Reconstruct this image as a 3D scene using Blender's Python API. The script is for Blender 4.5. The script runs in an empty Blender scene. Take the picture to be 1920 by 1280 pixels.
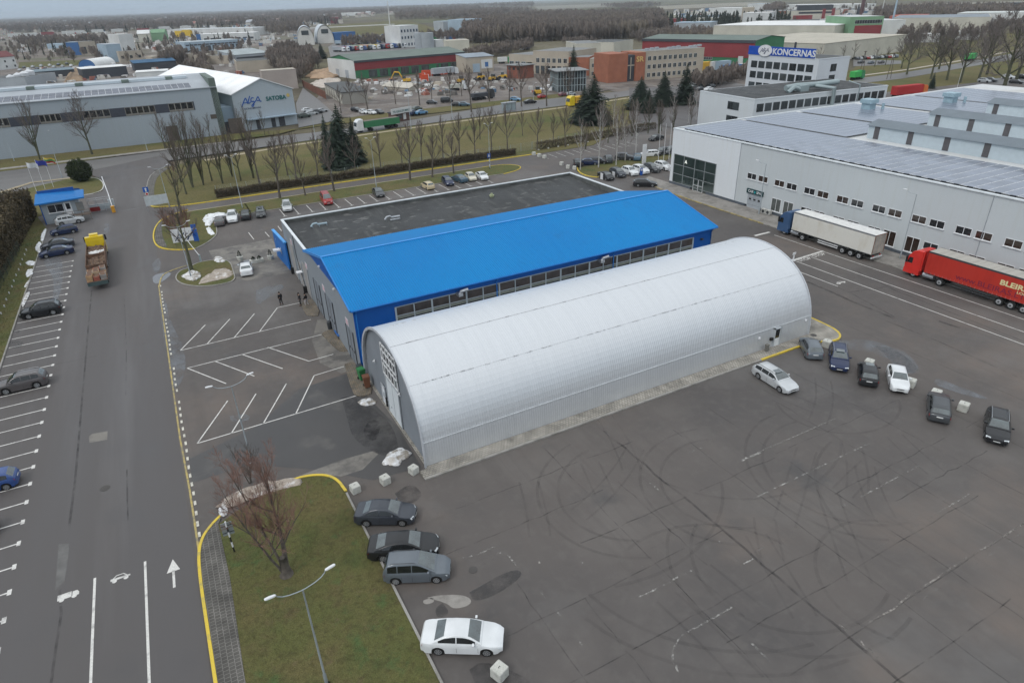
import bpy, bmesh, math, random
import numpy as np
from mathutils import Vector, Matrix, noise
R = math.radians
random.seed(11)
SC = bpy.context.scene
COL = SC.collection

# ------------------------------------------------------------------ camera
F_PX, CAM_H = 1212.31, 34.0
PITCH, ROLL, YAW = 0.484668, -0.033385, 0.480294
cp, sp = math.cos(PITCH), math.sin(PITCH)
FWD = Vector((math.sin(YAW)*cp, math.cos(YAW)*cp, -sp))
RGT = Vector((math.cos(YAW), -math.sin(YAW), 0))
UPV = RGT.cross(FWD)
R2 = RGT*math.cos(ROLL) + UPV*math.sin(ROLL)
U2 = -RGT*math.sin(ROLL) + UPV*math.cos(ROLL)
cam_data = bpy.data.cameras.new('camera')
cam = bpy.data.objects.new('camera', cam_data)
COL.objects.link(cam)
cam_data.sensor_width = 36.0
cam_data.lens = 36.0*F_PX/1920.0
cam_data.clip_start = 0.5
cam_data.clip_end = 40000
M4 = Matrix.Identity(4)
for i in range(3):
    M4[i][0], M4[i][1], M4[i][2] = R2[i], U2[i], -FWD[i]
M4[0][3], M4[1][3], M4[2][3] = 0, 0, CAM_H
cam.matrix_world = M4
SC.camera = cam

# ------------------------------------------------------------------ world and sun (overcast)
SUN_EL, SUN_AZ = R(48), R(250)      # azimuth clockwise from +Y
world = bpy.data.worlds.new('World')
SC.world = world
world.use_nodes = True
wn = world.node_tree.nodes
wl = world.node_tree.links
wn.clear()
w_out = wn.new('ShaderNodeOutputWorld')
w_bg = wn.new('ShaderNodeBackground')
w_sky = wn.new('ShaderNodeTexSky')
w_sky.sky_type = 'NISHITA'
w_sky.sun_disc = False
w_sky.sun_elevation = SUN_EL
w_sky.sun_rotation = SUN_AZ
w_sky.air_density = 1.0
w_sky.dust_density = 2.0
w_hsv = wn.new('ShaderNodeHueSaturation')
w_hsv.inputs['Saturation'].default_value = 0.45
w_tc = wn.new('ShaderNodeTexCoord')
w_map = wn.new('ShaderNodeMapping')
w_map.inputs['Scale'].default_value = (1, 1, 2.2)
w_noise = wn.new('ShaderNodeTexNoise')
w_noise.inputs['Scale'].default_value = 2.2
w_noise.inputs['Detail'].default_value = 6
w_ramp = wn.new('ShaderNodeValToRGB')
w_ramp.color_ramp.elements[0].position = 0.3
w_ramp.color_ramp.elements[0].color = (6.9, 7.5, 8.1, 1)
w_ramp.color_ramp.elements[1].position = 0.72
w_ramp.color_ramp.elements[1].color = (8.6, 9.0, 9.4, 1)
w_mix = wn.new('ShaderNodeMix')
w_mix.data_type = 'RGBA'
w_mix.inputs['Factor'].default_value = 0.88     # closed cloud deck over the clear sky
wl.new(w_sky.outputs[0], w_hsv.inputs['Color'])
wl.new(w_tc.outputs['Generated'], w_map.inputs[0])
wl.new(w_map.outputs[0], w_noise.inputs['Vector'])
wl.new(w_noise.outputs[0], w_ramp.inputs[0])
wl.new(w_hsv.outputs[0], w_mix.inputs['A'])
# overcast sky: the deck is brighter overhead than near the horizon
w_sep = wn.new('ShaderNodeSeparateXYZ')
w_mr = wn.new('ShaderNodeMapRange')
w_mr.interpolation_type = 'SMOOTHSTEP'
w_mr.inputs[1].default_value = -.02
w_mr.inputs[2].default_value = .75
w_mul = wn.new('ShaderNodeMix')
w_mul.data_type = 'RGBA'
w_mul.blend_type = 'MULTIPLY'
w_mul.inputs['Factor'].default_value = 1
w_hor = wn.new('ShaderNodeMix')
w_hor.data_type = 'RGBA'
w_hor.inputs['A'].default_value = (.43, .50, .57, 1)
w_hor.inputs['B'].default_value = (1.12, 1.1, 1.08, 1)
wl.new(w_tc.outputs['Generated'], w_sep.inputs[0])
wl.new(w_sep.outputs['Z'], w_mr.inputs[0])
wl.new(w_mr.outputs[0], w_hor.inputs['Factor'])
wl.new(w_hor.outputs['Result'], w_mul.inputs['A'])
wl.new(w_ramp.outputs[0], w_mul.inputs['B'])
wl.new(w_mul.outputs['Result'], w_mix.inputs['B'])
wl.new(w_mix.outputs['Result'], w_bg.inputs[0])
w_bg.inputs[1].default_value = 0.105
wl.new(w_bg.outputs[0], w_out.inputs[0])

sun_d = bpy.data.lights.new('sun', 'SUN')
sun_d.energy = 0.7
sun_d.angle = R(16)
sun_d.color = (1.0, 0.97, 0.93)
sun = bpy.data.objects.new('sun', sun_d)
COL.objects.link(sun)
sd = Vector((math.sin(SUN_AZ)*math.cos(SUN_EL), math.cos(SUN_AZ)*math.cos(SUN_EL), math.sin(SUN_EL)))
sun.rotation_euler = sd.to_track_quat('Z', 'Y').to_euler()
SC.view_settings.view_transform = 'Standard'
SC.view_settings.look = 'None'
SC.view_settings.gamma = 1
SC.view_settings.exposure = 0.36
SC.view_settings.use_curve_mapping = False
SC.render.engine = 'CYCLES'
SC.cycles.volume_bounces = 0
SC.cycles.max_bounces = 6

# ------------------------------------------------------------------ measuring: a photo pixel (1920 wide) to a place on the plane z
def ray(px, py):
    return R2*(px-960) - U2*(py-640) + FWD*F_PX
def P(px, py, z=0.0):
    d = ray(px, py)
    t = (z-CAM_H)/d.z
    return Vector((d.x*t, d.y*t, z))
def HT(bx, by, tx, ty):
    b = P(bx, by); d = ray(tx, ty)
    t = (b.x*d.x+b.y*d.y)/(d.x*d.x+d.y*d.y)
    return CAM_H + d.z*t
def onX(px, py, X):
    d = ray(px, py); t = X/d.x
    return Vector((X, d.y*t, CAM_H+d.z*t))
def onY(px, py, Y):
    d = ray(px, py); t = Y/d.y
    return Vector((d.x*t, Y, CAM_H+d.z*t))

# ------------------------------------------------------------------ materials
MATS = {}
def mat(name, col=(.5, .5, .5), rough=.6, metal=0., var=.12, scale=1.5, bump=0., bscale=20., col2=None, spec=.5, coat=0., rvar=0., objvar=0., coords='Object', alpha=1., det=5):
    spec = .28 if spec == .5 else spec
    if name in MATS: return MATS[name]
    m = bpy.data.materials.new(name); m.use_nodes = True
    nt = m.node_tree; n = nt.nodes; l = nt.links
    b = n['Principled BSDF']
    b.inputs['Roughness'].default_value = rough
    b.inputs['Metallic'].default_value = metal
    b.inputs['Specular IOR Level'].default_value = spec
    b.inputs['Coat Weight'].default_value = coat
    b.inputs['Coat Roughness'].default_value = .08
    b.inputs['Alpha'].default_value = alpha
    tc = n.new('ShaderNodeTexCoord')
    nz = n.new('ShaderNodeTexNoise'); nz.inputs['Scale'].default_value = scale; nz.inputs['Detail'].default_value = det
    l.new(tc.outputs[coords], nz.inputs['Vector'])
    rp = n.new('ShaderNodeValToRGB')
    c2 = col2 or tuple(c*(1-var) for c in col)
    c1 = tuple(min(1, c*(1+var*.6)) for c in col) if col2 is None else col
    rp.color_ramp.elements[0].position = .32; rp.color_ramp.elements[1].position = .68
    rp.color_ramp.elements[0].color = (*c2, 1); rp.color_ramp.elements[1].color = (*c1, 1)
    l.new(nz.outputs[0], rp.inputs[0])
    out = rp.outputs[0]
    if objvar:
        oi = n.new('ShaderNodeObjectInfo'); mr = n.new('ShaderNodeMapRange')
        mr.inputs[3].default_value = 1-objvar; mr.inputs[4].default_value = 1+objvar
        l.new(oi.outputs['Random'], mr.inputs[0])
        h = n.new('ShaderNodeHueSaturation'); l.new(mr.outputs[0], h.inputs['Value']); l.new(out, h.inputs['Color']); out = h.outputs[0]
    l.new(out, b.inputs['Base Color'])
    if rvar:
        mr = n.new('ShaderNodeMapRange'); mr.inputs[1].default_value = .35; mr.inputs[2].default_value = .65
        mr.inputs[3].default_value = max(.02, rough-rvar); mr.inputs[4].default_value = min(1, rough+rvar)
        l.new(nz.outputs[0], mr.inputs[0]); l.new(mr.outputs[0], b.inputs['Roughness'])
    if bump:
        n2 = n.new('ShaderNodeTexNoise'); n2.inputs['Scale'].default_value = bscale; n2.inputs['Detail'].default_value = 4
        l.new(tc.outputs[coords], n2.inputs['Vector'])
        bp = n.new('ShaderNodeBump'); bp.inputs['Strength'].default_value = bump; bp.inputs['Distance'].default_value = .05
        l.new(n2.outputs[0], bp.inputs['Height']); l.new(bp.outputs[0], b.inputs['Normal'])
    MATS[name] = m
    return m

def layered(name, base, layers, rough=.85, bump=.25, bscale=30, grain=(60, .10), spec=.3, streak=None):
    """base colour with noise-masked layers (colour, scale, lo, hi, strength, roughness shift)"""
    if name in MATS: return MATS[name]
    m = bpy.data.materials.new(name); m.use_nodes = True
    nt = m.node_tree; n = nt.nodes; l = nt.links
    b = n['Principled BSDF']; b.inputs['Specular IOR Level'].default_value = spec
    tc = n.new('ShaderNodeTexCoord')
    cur = None; rcur = None
    rgb = n.new('ShaderNodeRGB'); rgb.outputs[0].default_value = (*base, 1); cur = rgb.outputs[0]
    rv = n.new('ShaderNodeValue'); rv.outputs[0].default_value = rough; rcur = rv.outputs[0]
    for i, (c, s, lo, hi, st, rs) in enumerate(layers):
        mp = n.new('ShaderNodeMapping'); mp.inputs['Location'].default_value = (i*17.3, i*7.7, 0)
        if isinstance(s, tuple):
            mp.inputs['Scale'].default_value = s; sc = 1
        else: sc = s
        l.new(tc.outputs['Object'], mp.inputs[0])
        nz = n.new('ShaderNodeTexNoise'); nz.inputs['Scale'].default_value = sc; nz.inputs['Detail'].default_value = 6
        nz.inputs['Roughness'].default_value = .6
        l.new(mp.outputs[0], nz.inputs['Vector'])
        mr = n.new('ShaderNodeMapRange'); mr.inputs[1].default_value = lo; mr.inputs[2].default_value = hi
        mr.inputs[4].default_value = st
        l.new(nz.outputs[0], mr.inputs[0])
        mx = n.new('ShaderNodeMix'); mx.data_type = 'RGBA'
        mx.inputs['B'].default_value = (*c, 1)
        l.new(mr.outputs[0], mx.inputs['Factor']); l.new(cur, mx.inputs['A']); cur = mx.outputs['Result']
        if rs:
            ma = n.new('ShaderNodeMath'); ma.operation = 'MULTIPLY_ADD'; ma.inputs[1].default_value = rs
            l.new(mr.outputs[0], ma.inputs[0]); l.new(rcur, ma.inputs[2]); rcur = ma.outputs[0]
    g = n.new('ShaderNodeTexNoise'); g.inputs['Scale'].default_value = grain[0]; g.inputs['Detail'].default_value = 3
    l.new(tc.outputs['Object'], g.inputs['Vector'])
    mr = n.new('ShaderNodeMapRange'); mr.inputs[1].default_value = .3; mr.inputs[2].default_value = .7
    mr.inputs[3].default_value = 1-grain[1]*2; mr.inputs[4].default_value = 1+grain[1]*2
    l.new(g.outputs[0], mr.inputs[0])
    h = n.new('ShaderNodeHueSaturation'); l.new(mr.outputs[0], h.inputs['Value']); l.new(cur, h.inputs['Color'])
    l.new(h.outputs[0], b.inputs['Base Color']); l.new(rcur, b.inputs['Roughness'])
    n2 = n.new('ShaderNodeTexNoise'); n2.inputs['Scale'].default_value = bscale; n2.inputs['Detail'].default_value = 4
    l.new(tc.outputs['Object'], n2.inputs['Vector'])
    bp = n.new('ShaderNodeBump'); bp.inputs['Strength'].default_value = bump; bp.inputs['Distance'].default_value = .04
    l.new(n2.outputs[0], bp.inputs['Height']); l.new(bp.outputs[0], b.inputs['Normal'])
    MATS[name] = m
    return m

def emis(name, col, s):
    m = bpy.data.materials.new(name); m.use_nodes = True
    b = m.node_tree.nodes['Principled BSDF']; b.inputs['Base Color'].default_value = (*col, 1)
    b.inputs['Emission Color'].default_value = (*col, 1); b.inputs['Emission Strength'].default_value = s
    MATS[name] = m
    return m

def facade_mat(name, col, var=.10, streak=.12, rough=.7):
    """painted wall with faint vertical dirt runs and soft patches"""
    return layered(name, col, [(tuple(c*(1-var*2) for c in col), .25, .4, .75, .6, 0),
                               (tuple(c*(1-streak*2.2)*f for c, f in zip(col, (1, .98, .93))), (1.7, 1.7, .12), .5, .8, .7, 0)],
                   rough=rough, bump=.06, bscale=12, grain=(25, .02))

# ------------------------------------------------------------------ mesh helpers
class MB:
    def __init__(s): s.v = []; s.f = []
    def quad(s, a, b, c, d):
        i = len(s.v); s.v += [tuple(a), tuple(b), tuple(c), tuple(d)]; s.f.append((i, i+1, i+2, i+3)); return s
    def poly(s, pts):
        i = len(s.v); s.v += [tuple(p) for p in pts]; s.f.append(tuple(range(i, i+len(pts)))); return s
    def box(s, x0, x1, y0, y1, z0, z1):
        i = len(s.v)
        s.v += [(x0,y0,z0),(x1,y0,z0),(x1,y1,z0),(x0,y1,z0),(x0,y0,z1),(x1,y0,z1),(x1,y1,z1),(x0,y1,z1)]
        s.f += [(i,i+3,i+2,i+1),(i+4,i+5,i+6,i+7),(i,i+1,i+5,i+4),(i+1,i+2,i+6,i+5),(i+2,i+3,i+7,i+6),(i+3,i,i+4,i+7)]
        return s
    def cbox(s, c, d, rz=0, taper=1):
        cx, cy, cz = c; dx, dy, dz = d[0]/2, d[1]/2, d[2]
        i = len(s.v); co, si = math.cos(rz), math.sin(rz)
        for z, k in ((0, 1), (dz, taper)):
            for a, b in ((-1,-1),(1,-1),(1,1),(-1,1)):
                x, y = a*dx*k, b*dy*k
                s.v.append((cx+x*co-y*si, cy+x*si+y*co, cz+z))
        s.f += [(i,i+3,i+2,i+1),(i+4,i+5,i+6,i+7),(i,i+1,i+5,i+4),(i+1,i+2,i+6,i+5),(i+2,i+3,i+7,i+6),(i+3,i,i+4,i+7)]
        return s
    def prism(s, pts, z0, z1):
        n = len(pts); i = len(s.v)
        s.v += [(p[0], p[1], z0) for p in pts] + [(p[0], p[1], z1) for p in pts]
        s.f.append(tuple(range(i+n, i+2*n))); s.f.append(tuple(range(i+n-1, i-1, -1)))
        for k in range(n): j = (k+1) % n; s.f.append((i+k, i+j, i+n+j, i+n+k))
        return s
    def tube(s, pts, rad, n=6, cap=True):
        pts = [Vector(p) for p in pts]; m = len(pts)
        if not hasattr(rad, '__len__'): rad = [rad]*m
        i0 = len(s.v)
        for k, p in enumerate(pts):
            d = (pts[min(k+1, m-1)]-pts[max(k-1, 0)])
            if d.length < 1e-9: d = Vector((0, 0, 1))
            d.normalize()
            a = d.cross(Vector((0, 0, 1)) if abs(d.z) < .95 else Vector((1, 0, 0))); a.normalize(); b = d.cross(a)
            for q in range(n):
                t = 2*math.pi*q/n
                s.v.append(tuple(p + (a*math.cos(t)+b*math.sin(t))*rad[k]))
        for k in range(m-1):
            for q in range(n):
                q2 = (q+1) % n; A = i0+k*n
                s.f.append((A+q, A+q2, A+n+q2, A+n+q))
        if cap:
            s.f.append(tuple(i0+q for q in range(n))); s.f.append(tuple(i0+(m-1)*n+q for q in reversed(range(n))))
        return s
    def cyl(s, c, r, h, n=16, r2=None, axis='z'):
        e = {'z': (0,0,h), 'y': (0,h,0), 'x': (h,0,0)}[axis]
        return s.tube([c, tuple(c[k]+e[k] for k in range(3))], [r, r if r2 is None else r2], n)
    def loft(s, rings, closed=True, caps=True):
        n = len(rings[0]); i0 = len(s.v)
        for r in rings: s.v += [tuple(p) for p in r]
        for k in range(len(rings)-1):
            for q in range(n if closed else n-1):
                q2 = (q+1) % n; A = i0+k*n
                s.f.append((A+q, A+q2, A+n+q2, A+n+q))
        if caps and closed:
            s.f.append(tuple(i0+q for q in reversed(range(n)))); s.f.append(tuple(i0+(len(rings)-1)*n+q for q in range(n)))
        return s
    def grid(s, fn, nu, nv):
        i0 = len(s.v)
        for a in range(nu+1):
            for b in range(nv+1): s.v.append(tuple(fn(a/nu, b/nv)))
        for a in range(nu):
            for b in range(nv):
                A = i0+a*(nv+1)+b; s.f.append((A, A+nv+1, A+nv+2, A+1))
        return s
    def mesh(s, name, m=None, smooth=False):
        me = bpy.data.meshes.new(name); me.from_pydata(s.v, [], s.f)
        if m: me.materials.append(m)
        if smooth: me.polygons.foreach_set('use_smooth', [True]*len(me.polygons))
        me.update(); return me
    def build(s, name, m, parent=None, smooth=False, loc=None, angle=None, **kw):
        me = s.mesh(name, m, smooth)
        if smooth and angle is not None: me.set_sharp_from_angle(angle=R(angle))
        return link(name, me, parent, loc, **kw)
def fix(ob):
    bm = bmesh.new(); bm.from_mesh(ob.data); bmesh.ops.remove_doubles(bm, verts=bm.verts, dist=.0005)
    bmesh.ops.recalc_face_normals(bm, faces=bm.faces); bm.to_mesh(ob.data); bm.free(); return ob
def link(name, me, parent=None, loc=None, rz=0, label=None, cat=None, group=None, kind=None, scale=None):
    o = bpy.data.objects.new(name, me); COL.objects.link(o)
    if parent: o.parent = parent
    if loc is not None: o.location = loc
    if rz: o.rotation_euler = (0, 0, rz)
    if scale is not None: o.scale = scale if hasattr(scale, '__len__') else (scale,)*3
    return tag(o, label, cat, group, kind)
def tag(o, label=None, cat=None, group=None, kind=None):
    if label: o['label'] = label
    if cat: o['category'] = cat
    if group: o['group'] = group
    if kind: o['kind'] = kind
    return o
def empty(name, loc, rz=0, label=None, cat=None, group=None, scale=None):
    return link(name, None, None, loc, rz, label, cat, group, scale=scale)
def copy_tree(o, loc=None, rz=None, label=None, group=None, parent=None, scale=None):
    c = o.copy(); COL.objects.link(c)
    if parent: c.parent = parent
    if loc is not None: c.location = loc
    if rz is not None: c.rotation_euler = (0, 0, rz)
    if scale is not None: c.scale = scale if hasattr(scale, '__len__') else (scale,)*3
    if label: c['label'] = label
    if group: c['group'] = group
    for ch in o.children: copy_tree(ch, parent=c)
    return c
def sheet(name, pts, z, m, **kw):
    kw.setdefault('kind', 'structure')
    return MB().poly([(p[0], p[1], z) for p in pts]).build(name, m, **kw)
def PX(*pts, z=0): return [P(a, b, z) for a, b in pts]
def strip_mb(mb, pts, w, z):
    """flat strip of width w along pts"""
    pts = [Vector((p[0], p[1], 0)) for p in pts]; L = []
    for k in range(len(pts)):
        d = (pts[min(k+1, len(pts)-1)]-pts[max(k-1, 0)]); d.normalize()
        nn = Vector((-d.y, d.x, 0))*w/2
        L.append((pts[k]+nn, pts[k]-nn))
    for a, b in zip(L, L[1:]):
        mb.quad((a[0].x, a[0].y, z), (a[1].x, a[1].y, z), (b[1].x, b[1].y, z), (b[0].x, b[0].y, z))
    return mb
def wall_strip(mb, pts, w, z0, z1):
    pts = [Vector((p[0], p[1], 0)) for p in pts]; rings = []
    for k in range(len(pts)):
        d = (pts[min(k+1, len(pts)-1)]-pts[max(k-1, 0)]); d.normalize()
        nn = Vector((-d.y, d.x, 0))*w/2; a, b = pts[k]+nn, pts[k]-nn
        rings.append([(a.x, a.y, z0), (b.x, b.y, z0), (b.x, b.y, z1), (a.x, a.y, z1)])
    return mb.loft(rings)
def smooth_path(pts, it=2):
    pts = [Vector((p[0], p[1], 0)) for p in pts]
    for _ in range(it):
        q = [pts[0]]
        for a, b in zip(pts, pts[1:]): q += [a*.75+b*.25, a*.25+b*.75]
        pts = q+[pts[-1]]
    return pts
TXT = {}
def text(s, size, m, parent, loc, rot, name='lettering', ext=.01, align='CENTER', shear=0, xs=1, bold=0):
    key = (s, size, m.name, ext, shear, bold)
    if key not in TXT:
        c = bpy.data.curves.new(name, 'FONT'); c.body = s; c.size = size; c.align_x = align; c.extrude = ext; c.shear = shear
        c.offset = bold; c.resolution_u = 3
        c.materials.append(m); tmp = bpy.data.objects.new('tmp', c); COL.objects.link(tmp)
        bpy.context.view_layer.update(); me = bpy.data.meshes.new_from_object(tmp.evaluated_get(bpy.context.evaluated_depsgraph_get()))
        bpy.data.objects.remove(tmp); TXT[key] = me
        if not me.materials: me.materials.append(m)
    o = bpy.data.objects.new(name, TXT[key]); COL.objects.link(o); o.parent = parent
    o.location = loc; o.rotation_euler = rot; o.scale = (xs, 1, 1)
    return o
def np_mesh(name, V, Fc, m):
    """V (n,3), Fc (m,k) arrays"""
    me = bpy.data.meshes.new(name); k = Fc.shape[1]
    me.vertices.add(len(V)); me.vertices.foreach_set('co', V.astype(np.float32).ravel())
    me.loops.add(Fc.size); me.loops.foreach_set('vertex_index', Fc.astype(np.int32).ravel())
    me.polygons.add(len(Fc)); me.polygons.foreach_set('loop_start', np.arange(0, Fc.size, k, dtype=np.int32))
    me.polygons.foreach_set('loop_total', np.full(len(Fc), k, dtype=np.int32))
    me.materials.append(m); me.update(calc_edges=True); return me
# ------------------------------------------------------------------ haze
hz_mat = bpy.data.materials.new('haze_air'); hz_mat.use_nodes = True
_n = hz_mat.node_tree.nodes; _l = hz_mat.node_tree.links
_n.remove(_n['Principled BSDF'])
_v = _n.new('ShaderNodeVolumePrincipled'); _v.inputs['Color'].default_value = (.80, .88, .96, 1); _v.inputs['Density'].default_value = .00010
_v.inputs['Anisotropy'].default_value = .2
_l.new(_v.outputs[0], _n['Material Output'].inputs['Volume'])
MB().box(-5200, 8200, -900, 9800, -1.6, 62).build('haze', hz_mat, kind='stuff')

# ------------------------------------------------------------------ ground materials
asph = layered('asphalt', (.106, .094, .087), [
    ((.072, .066, .064), .045, .42, .62, .85, -.18),
    ((.150, .138, .128), .09, .5, .72, .6, .05),
    ((.052, .050, .050), .16, .60, .70, .6, -.3),
    ((.075, .068, .064), (.5, .035, 1), .52, .72, .5, 0),
    ((.150, .122, .104), .06, .52, .68, .8, 0), ((.165, .16, .155), .035, .56, .7, .6, -.1), ((.13, .12, .11), 1.1, .5, .7, .35, 0), ((.095, .084, .078), (2.2, .10, 1), .5, .75, .5, 0)], rough=.8, bump=.35, bscale=45, grain=(38, .09), spec=.4)
asph_left = layered('asphalt_wet_road', (.086, .078, .075), [
    ((.078, .073, .073), (.12, .012, 1), .42, .66, .8, -.25),
    ((.125, .119, .118), (.3, .02, 1), .5, .72, .6, 0),
    ((.060, .057, .058), .10, .56, .72, .6, -.25)], rough=.68, bump=.2, bscale=45, grain=(38, .05), spec=.45)
asph_dark = layered('asphalt_damp', (.066, .063, .062), [
    ((.048, .046, .046), .15, .42, .62, .8, -.15), ((.125, .118, .108), .22, .57, .70, .55, .1)], rough=.55, bump=.25, bscale=45, grain=(38, .06), spec=.45)
asph_far = layered('asphalt_street', (.145, .14, .135), [((.105, .10, .098), (.02, .2, 1), .45, .6, .7, -.1)], rough=.55, grain=(10, .03), bump=.1)
grass_m = layered('grass', (.108, .112, .042), [
    ((.135, .112, .052), .14, .42, .62, .8, 0), ((.070, .090, .034), .23, .5, .68, .9, 0),
    ((.12, .085, .050), .35, .55, .7, .6, 0), ((.065, .120, .045), .5, .58, .72, .9, 0), ((.135, .10, .062), .7, .62, .74, .7, 0), ((.060, .056, .026), 2.6, .48, .7, .6, 0)],
    rough=.95, bump=1.0, bscale=28, grain=(30, .22), spec=.15)
grass_far = layered('grass_far', (.115, .105, .045), [
    ((.145, .125, .060), .03, .42, .6, .8, 0), ((.085, .098, .036), .05, .5, .65, .9, 0), ((.10, .075, .045), .09, .58, .7, .6, 0)],
    rough=.95, bump=.5, bscale=3, grain=(3, .12), spec=.1)
land_m = layered('open_land', (.125, .110, .078), [
    ((.16, .15, .085), .0016, .45, .56, .9, 0), ((.085, .078, .062), .003, .5, .6, .9, 0),
    ((.10, .12, .05), .0022, .55, .62, .9, 0), ((.20, .18, .14), .009, .6, .68, .5, 0), ((.07, .06, .05), .02, .5, .6, .6, 0)],
    rough=1, bump=.2, bscale=.3, grain=(.3, .08), spec=.1)
dirt_m = layered('yard_dirt', (.17, .145, .125), [
    ((.10, .082, .07), .07, .42, .58, .9, -.1), ((.24, .22, .20), .12, .52, .64, .8, 0), ((.13, .12, .12), .3, .5, .65, .7, -.15)],
    rough=.8, bump=.5, bscale=2, grain=(4, .1), spec=.25)
conc_m = layered('concrete', (.27, .255, .235), [((.17, .16, .145), .5, .45, .62, .8, 0), ((.34, .325, .30), 1.2, .52, .7, .7, 0)], rough=.85, bump=.4, bscale=20, grain=(30, .07))
worn_conc = layered('worn_concrete', (.19, .178, .16), [((.095, .09, .086), .35, .44, .6, .9, -.1), ((.25, .235, .21), .8, .5, .7, .7, 0)], rough=.8, bump=.4, bscale=18, grain=(20, .08))
yellow_p = layered('yellow_paint', (.62, .46, .06), [((.32, .27, .12), 1.3, .5, .68, .8, 0)], rough=.7, grain=(20, .08), bump=.15)
yellow_worn = layered('yellow_paint_worn', (.42, .33, .12), [((.20, .18, .13), 1.6, .42, .6, .9, 0)], rough=.75, grain=(20, .08), bump=.15)
white_p = layered('road_paint', (.60, .59, .56), [((.33, .32, .31), 1.4, .52, .66, .8, 0)], rough=.65, grain=(14, .08), bump=.1)
tar_m = mat('tar_seam', (.030, .029, .029), .6, var=.4, scale=1.2)
def worn(name, col, lo, hi, scale=2.2, rough=.7, amax=1.):
    """paint or stain that has partly worn off: holes show what is below"""
    m = bpy.data.materials.new(name); m.use_nodes = True
    n = m.node_tree.nodes; l = m.node_tree.links; b = n['Principled BSDF']
    b.inputs['Base Color'].default_value = (*col, 1); b.inputs['Roughness'].default_value = rough
    tc = n.new('ShaderNodeTexCoord'); nz = n.new('ShaderNodeTexNoise'); nz.inputs['Scale'].default_value = scale; nz.inputs['Detail'].default_value = 7
    nz.inputs['Roughness'].default_value = .7
    l.new(tc.outputs['Object'], nz.inputs['Vector'])
    mr = n.new('ShaderNodeMapRange'); mr.inputs[1].default_value = lo; mr.inputs[2].default_value = hi; mr.inputs[4].default_value = amax
    l.new(nz.outputs[0], mr.inputs[0]); l.new(mr.outputs[0], b.inputs['Alpha'])
    MATS[name] = m
    return m
faint_p = worn('faded_road_paint', (.46, .45, .42), .49, .66, 3.0, .7, .8)
very_faint = worn('ghost_road_paint', (.30, .29, .27), .52, .78, 1.2, .7, .45)
tyre_m = worn('tyre_rubber', (.060, .055, .052), .30, .75, .35, .7, .2)
crack_m = worn('asphalt_crack', (.040, .037, .036), .40, .66, .6, .7, .55)
crack_l = worn('pale_seam', (.24, .22, .20), .47, .62, 1.2)
puddle_m = bpy.data.materials.new('puddle_water'); puddle_m.use_nodes = True
_b = puddle_m.node_tree.nodes['Principled BSDF']; _b.inputs['Base Color'].default_value = (.10, .105, .115, 1)
_b.inputs['Roughness'].default_value = .12; _b.inputs['Specular IOR Level'].default_value = .9
damp_sheen_m = worn('damp_and_sheen_patch', (.20, .215, .235), .36, .62, .45, .3, .55)  # damp ground; pale blue-grey of the reflected sky put into its colour
wetdark_m = worn('damp_dark_patch', (.045, .043, .043), .38, .6, .45, .35, .55)

def brick_mat(name, c1, c2, mortar, scale, w=.5, h=.25, rot=0):
    m = bpy.data.materials.new(name); m.use_nodes = True
    n = m.node_tree.nodes; l = m.node_tree.links; b = n['Principled BSDF']; b.inputs['Roughness'].default_value = .85
    tc = n.new('ShaderNodeTexCoord'); mp = n.new('ShaderNodeMapping'); mp.inputs['Rotation'].default_value = (0, 0, rot)
    br = n.new('ShaderNodeTexBrick'); br.inputs['Scale'].default_value = scale
    br.inputs['Color1'].default_value = (*c1, 1); br.inputs['Color2'].default_value = (*c2, 1); br.inputs['Mortar'].default_value = (*mortar, 1)
    br.inputs['Brick Width'].default_value = w; br.inputs['Row Height'].default_value = h; br.inputs['Mortar Size'].default_value = .02; br.inputs['Mortar Smooth'].default_value = .3
    l.new(tc.outputs['Object'], mp.inputs[0]); l.new(mp.outputs[0], br.inputs['Vector'])
    nz = n.new('ShaderNodeTexNoise'); nz.inputs['Scale'].default_value = .8; nz.inputs['Detail'].default_value = 5
    l.new(tc.outputs['Object'], nz.inputs['Vector'])
    mr = n.new('ShaderNodeMapRange'); mr.inputs[1].default_value = .3; mr.inputs[2].default_value = .7; mr.inputs[3].default_value = .6; mr.inputs[4].default_value = 1.2
    l.new(nz.outputs[0], mr.inputs[0])
    h_ = n.new('ShaderNodeHueSaturation'); l.new(mr.outputs[0], h_.inputs['Value']); l.new(br.outputs[0], h_.inputs['Color'])
    l.new(h_.outputs[0], b.inputs['Base Color'])
    bp = n.new('ShaderNodeBump'); bp.inputs['Strength'].default_value = .5; bp.inputs['Distance'].default_value = .02; bp.invert = True
    l.new(br.outputs['Fac'], bp.inputs['Height']); l.new(bp.outputs[0], b.inputs['Normal'])
    return m
pave_pale = brick_mat('pale_pavers', (.38, .355, .31), (.31, .29, .255), (.10, .095, .08), 1, .30, .24)
pave_dark = brick_mat('dark_pavers', (.075, .07, .062), (.10, .095, .085), (.19, .18, .165), 1, .26, .34, R(90))
pave_warm = brick_mat('warm_pavers', (.24, .19, .13), (.17, .155, .13), (.07, .06, .05), 1, .22, .22)

# ------------------------------------------------------------------ the land
def disc(r, n=96): return [(r*math.cos(2*math.pi*k/n)+800, r*math.sin(2*math.pi*k/n)+1500) for k in range(n)]
sheet('ground', disc(16000), -.30, land_m)
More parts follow.
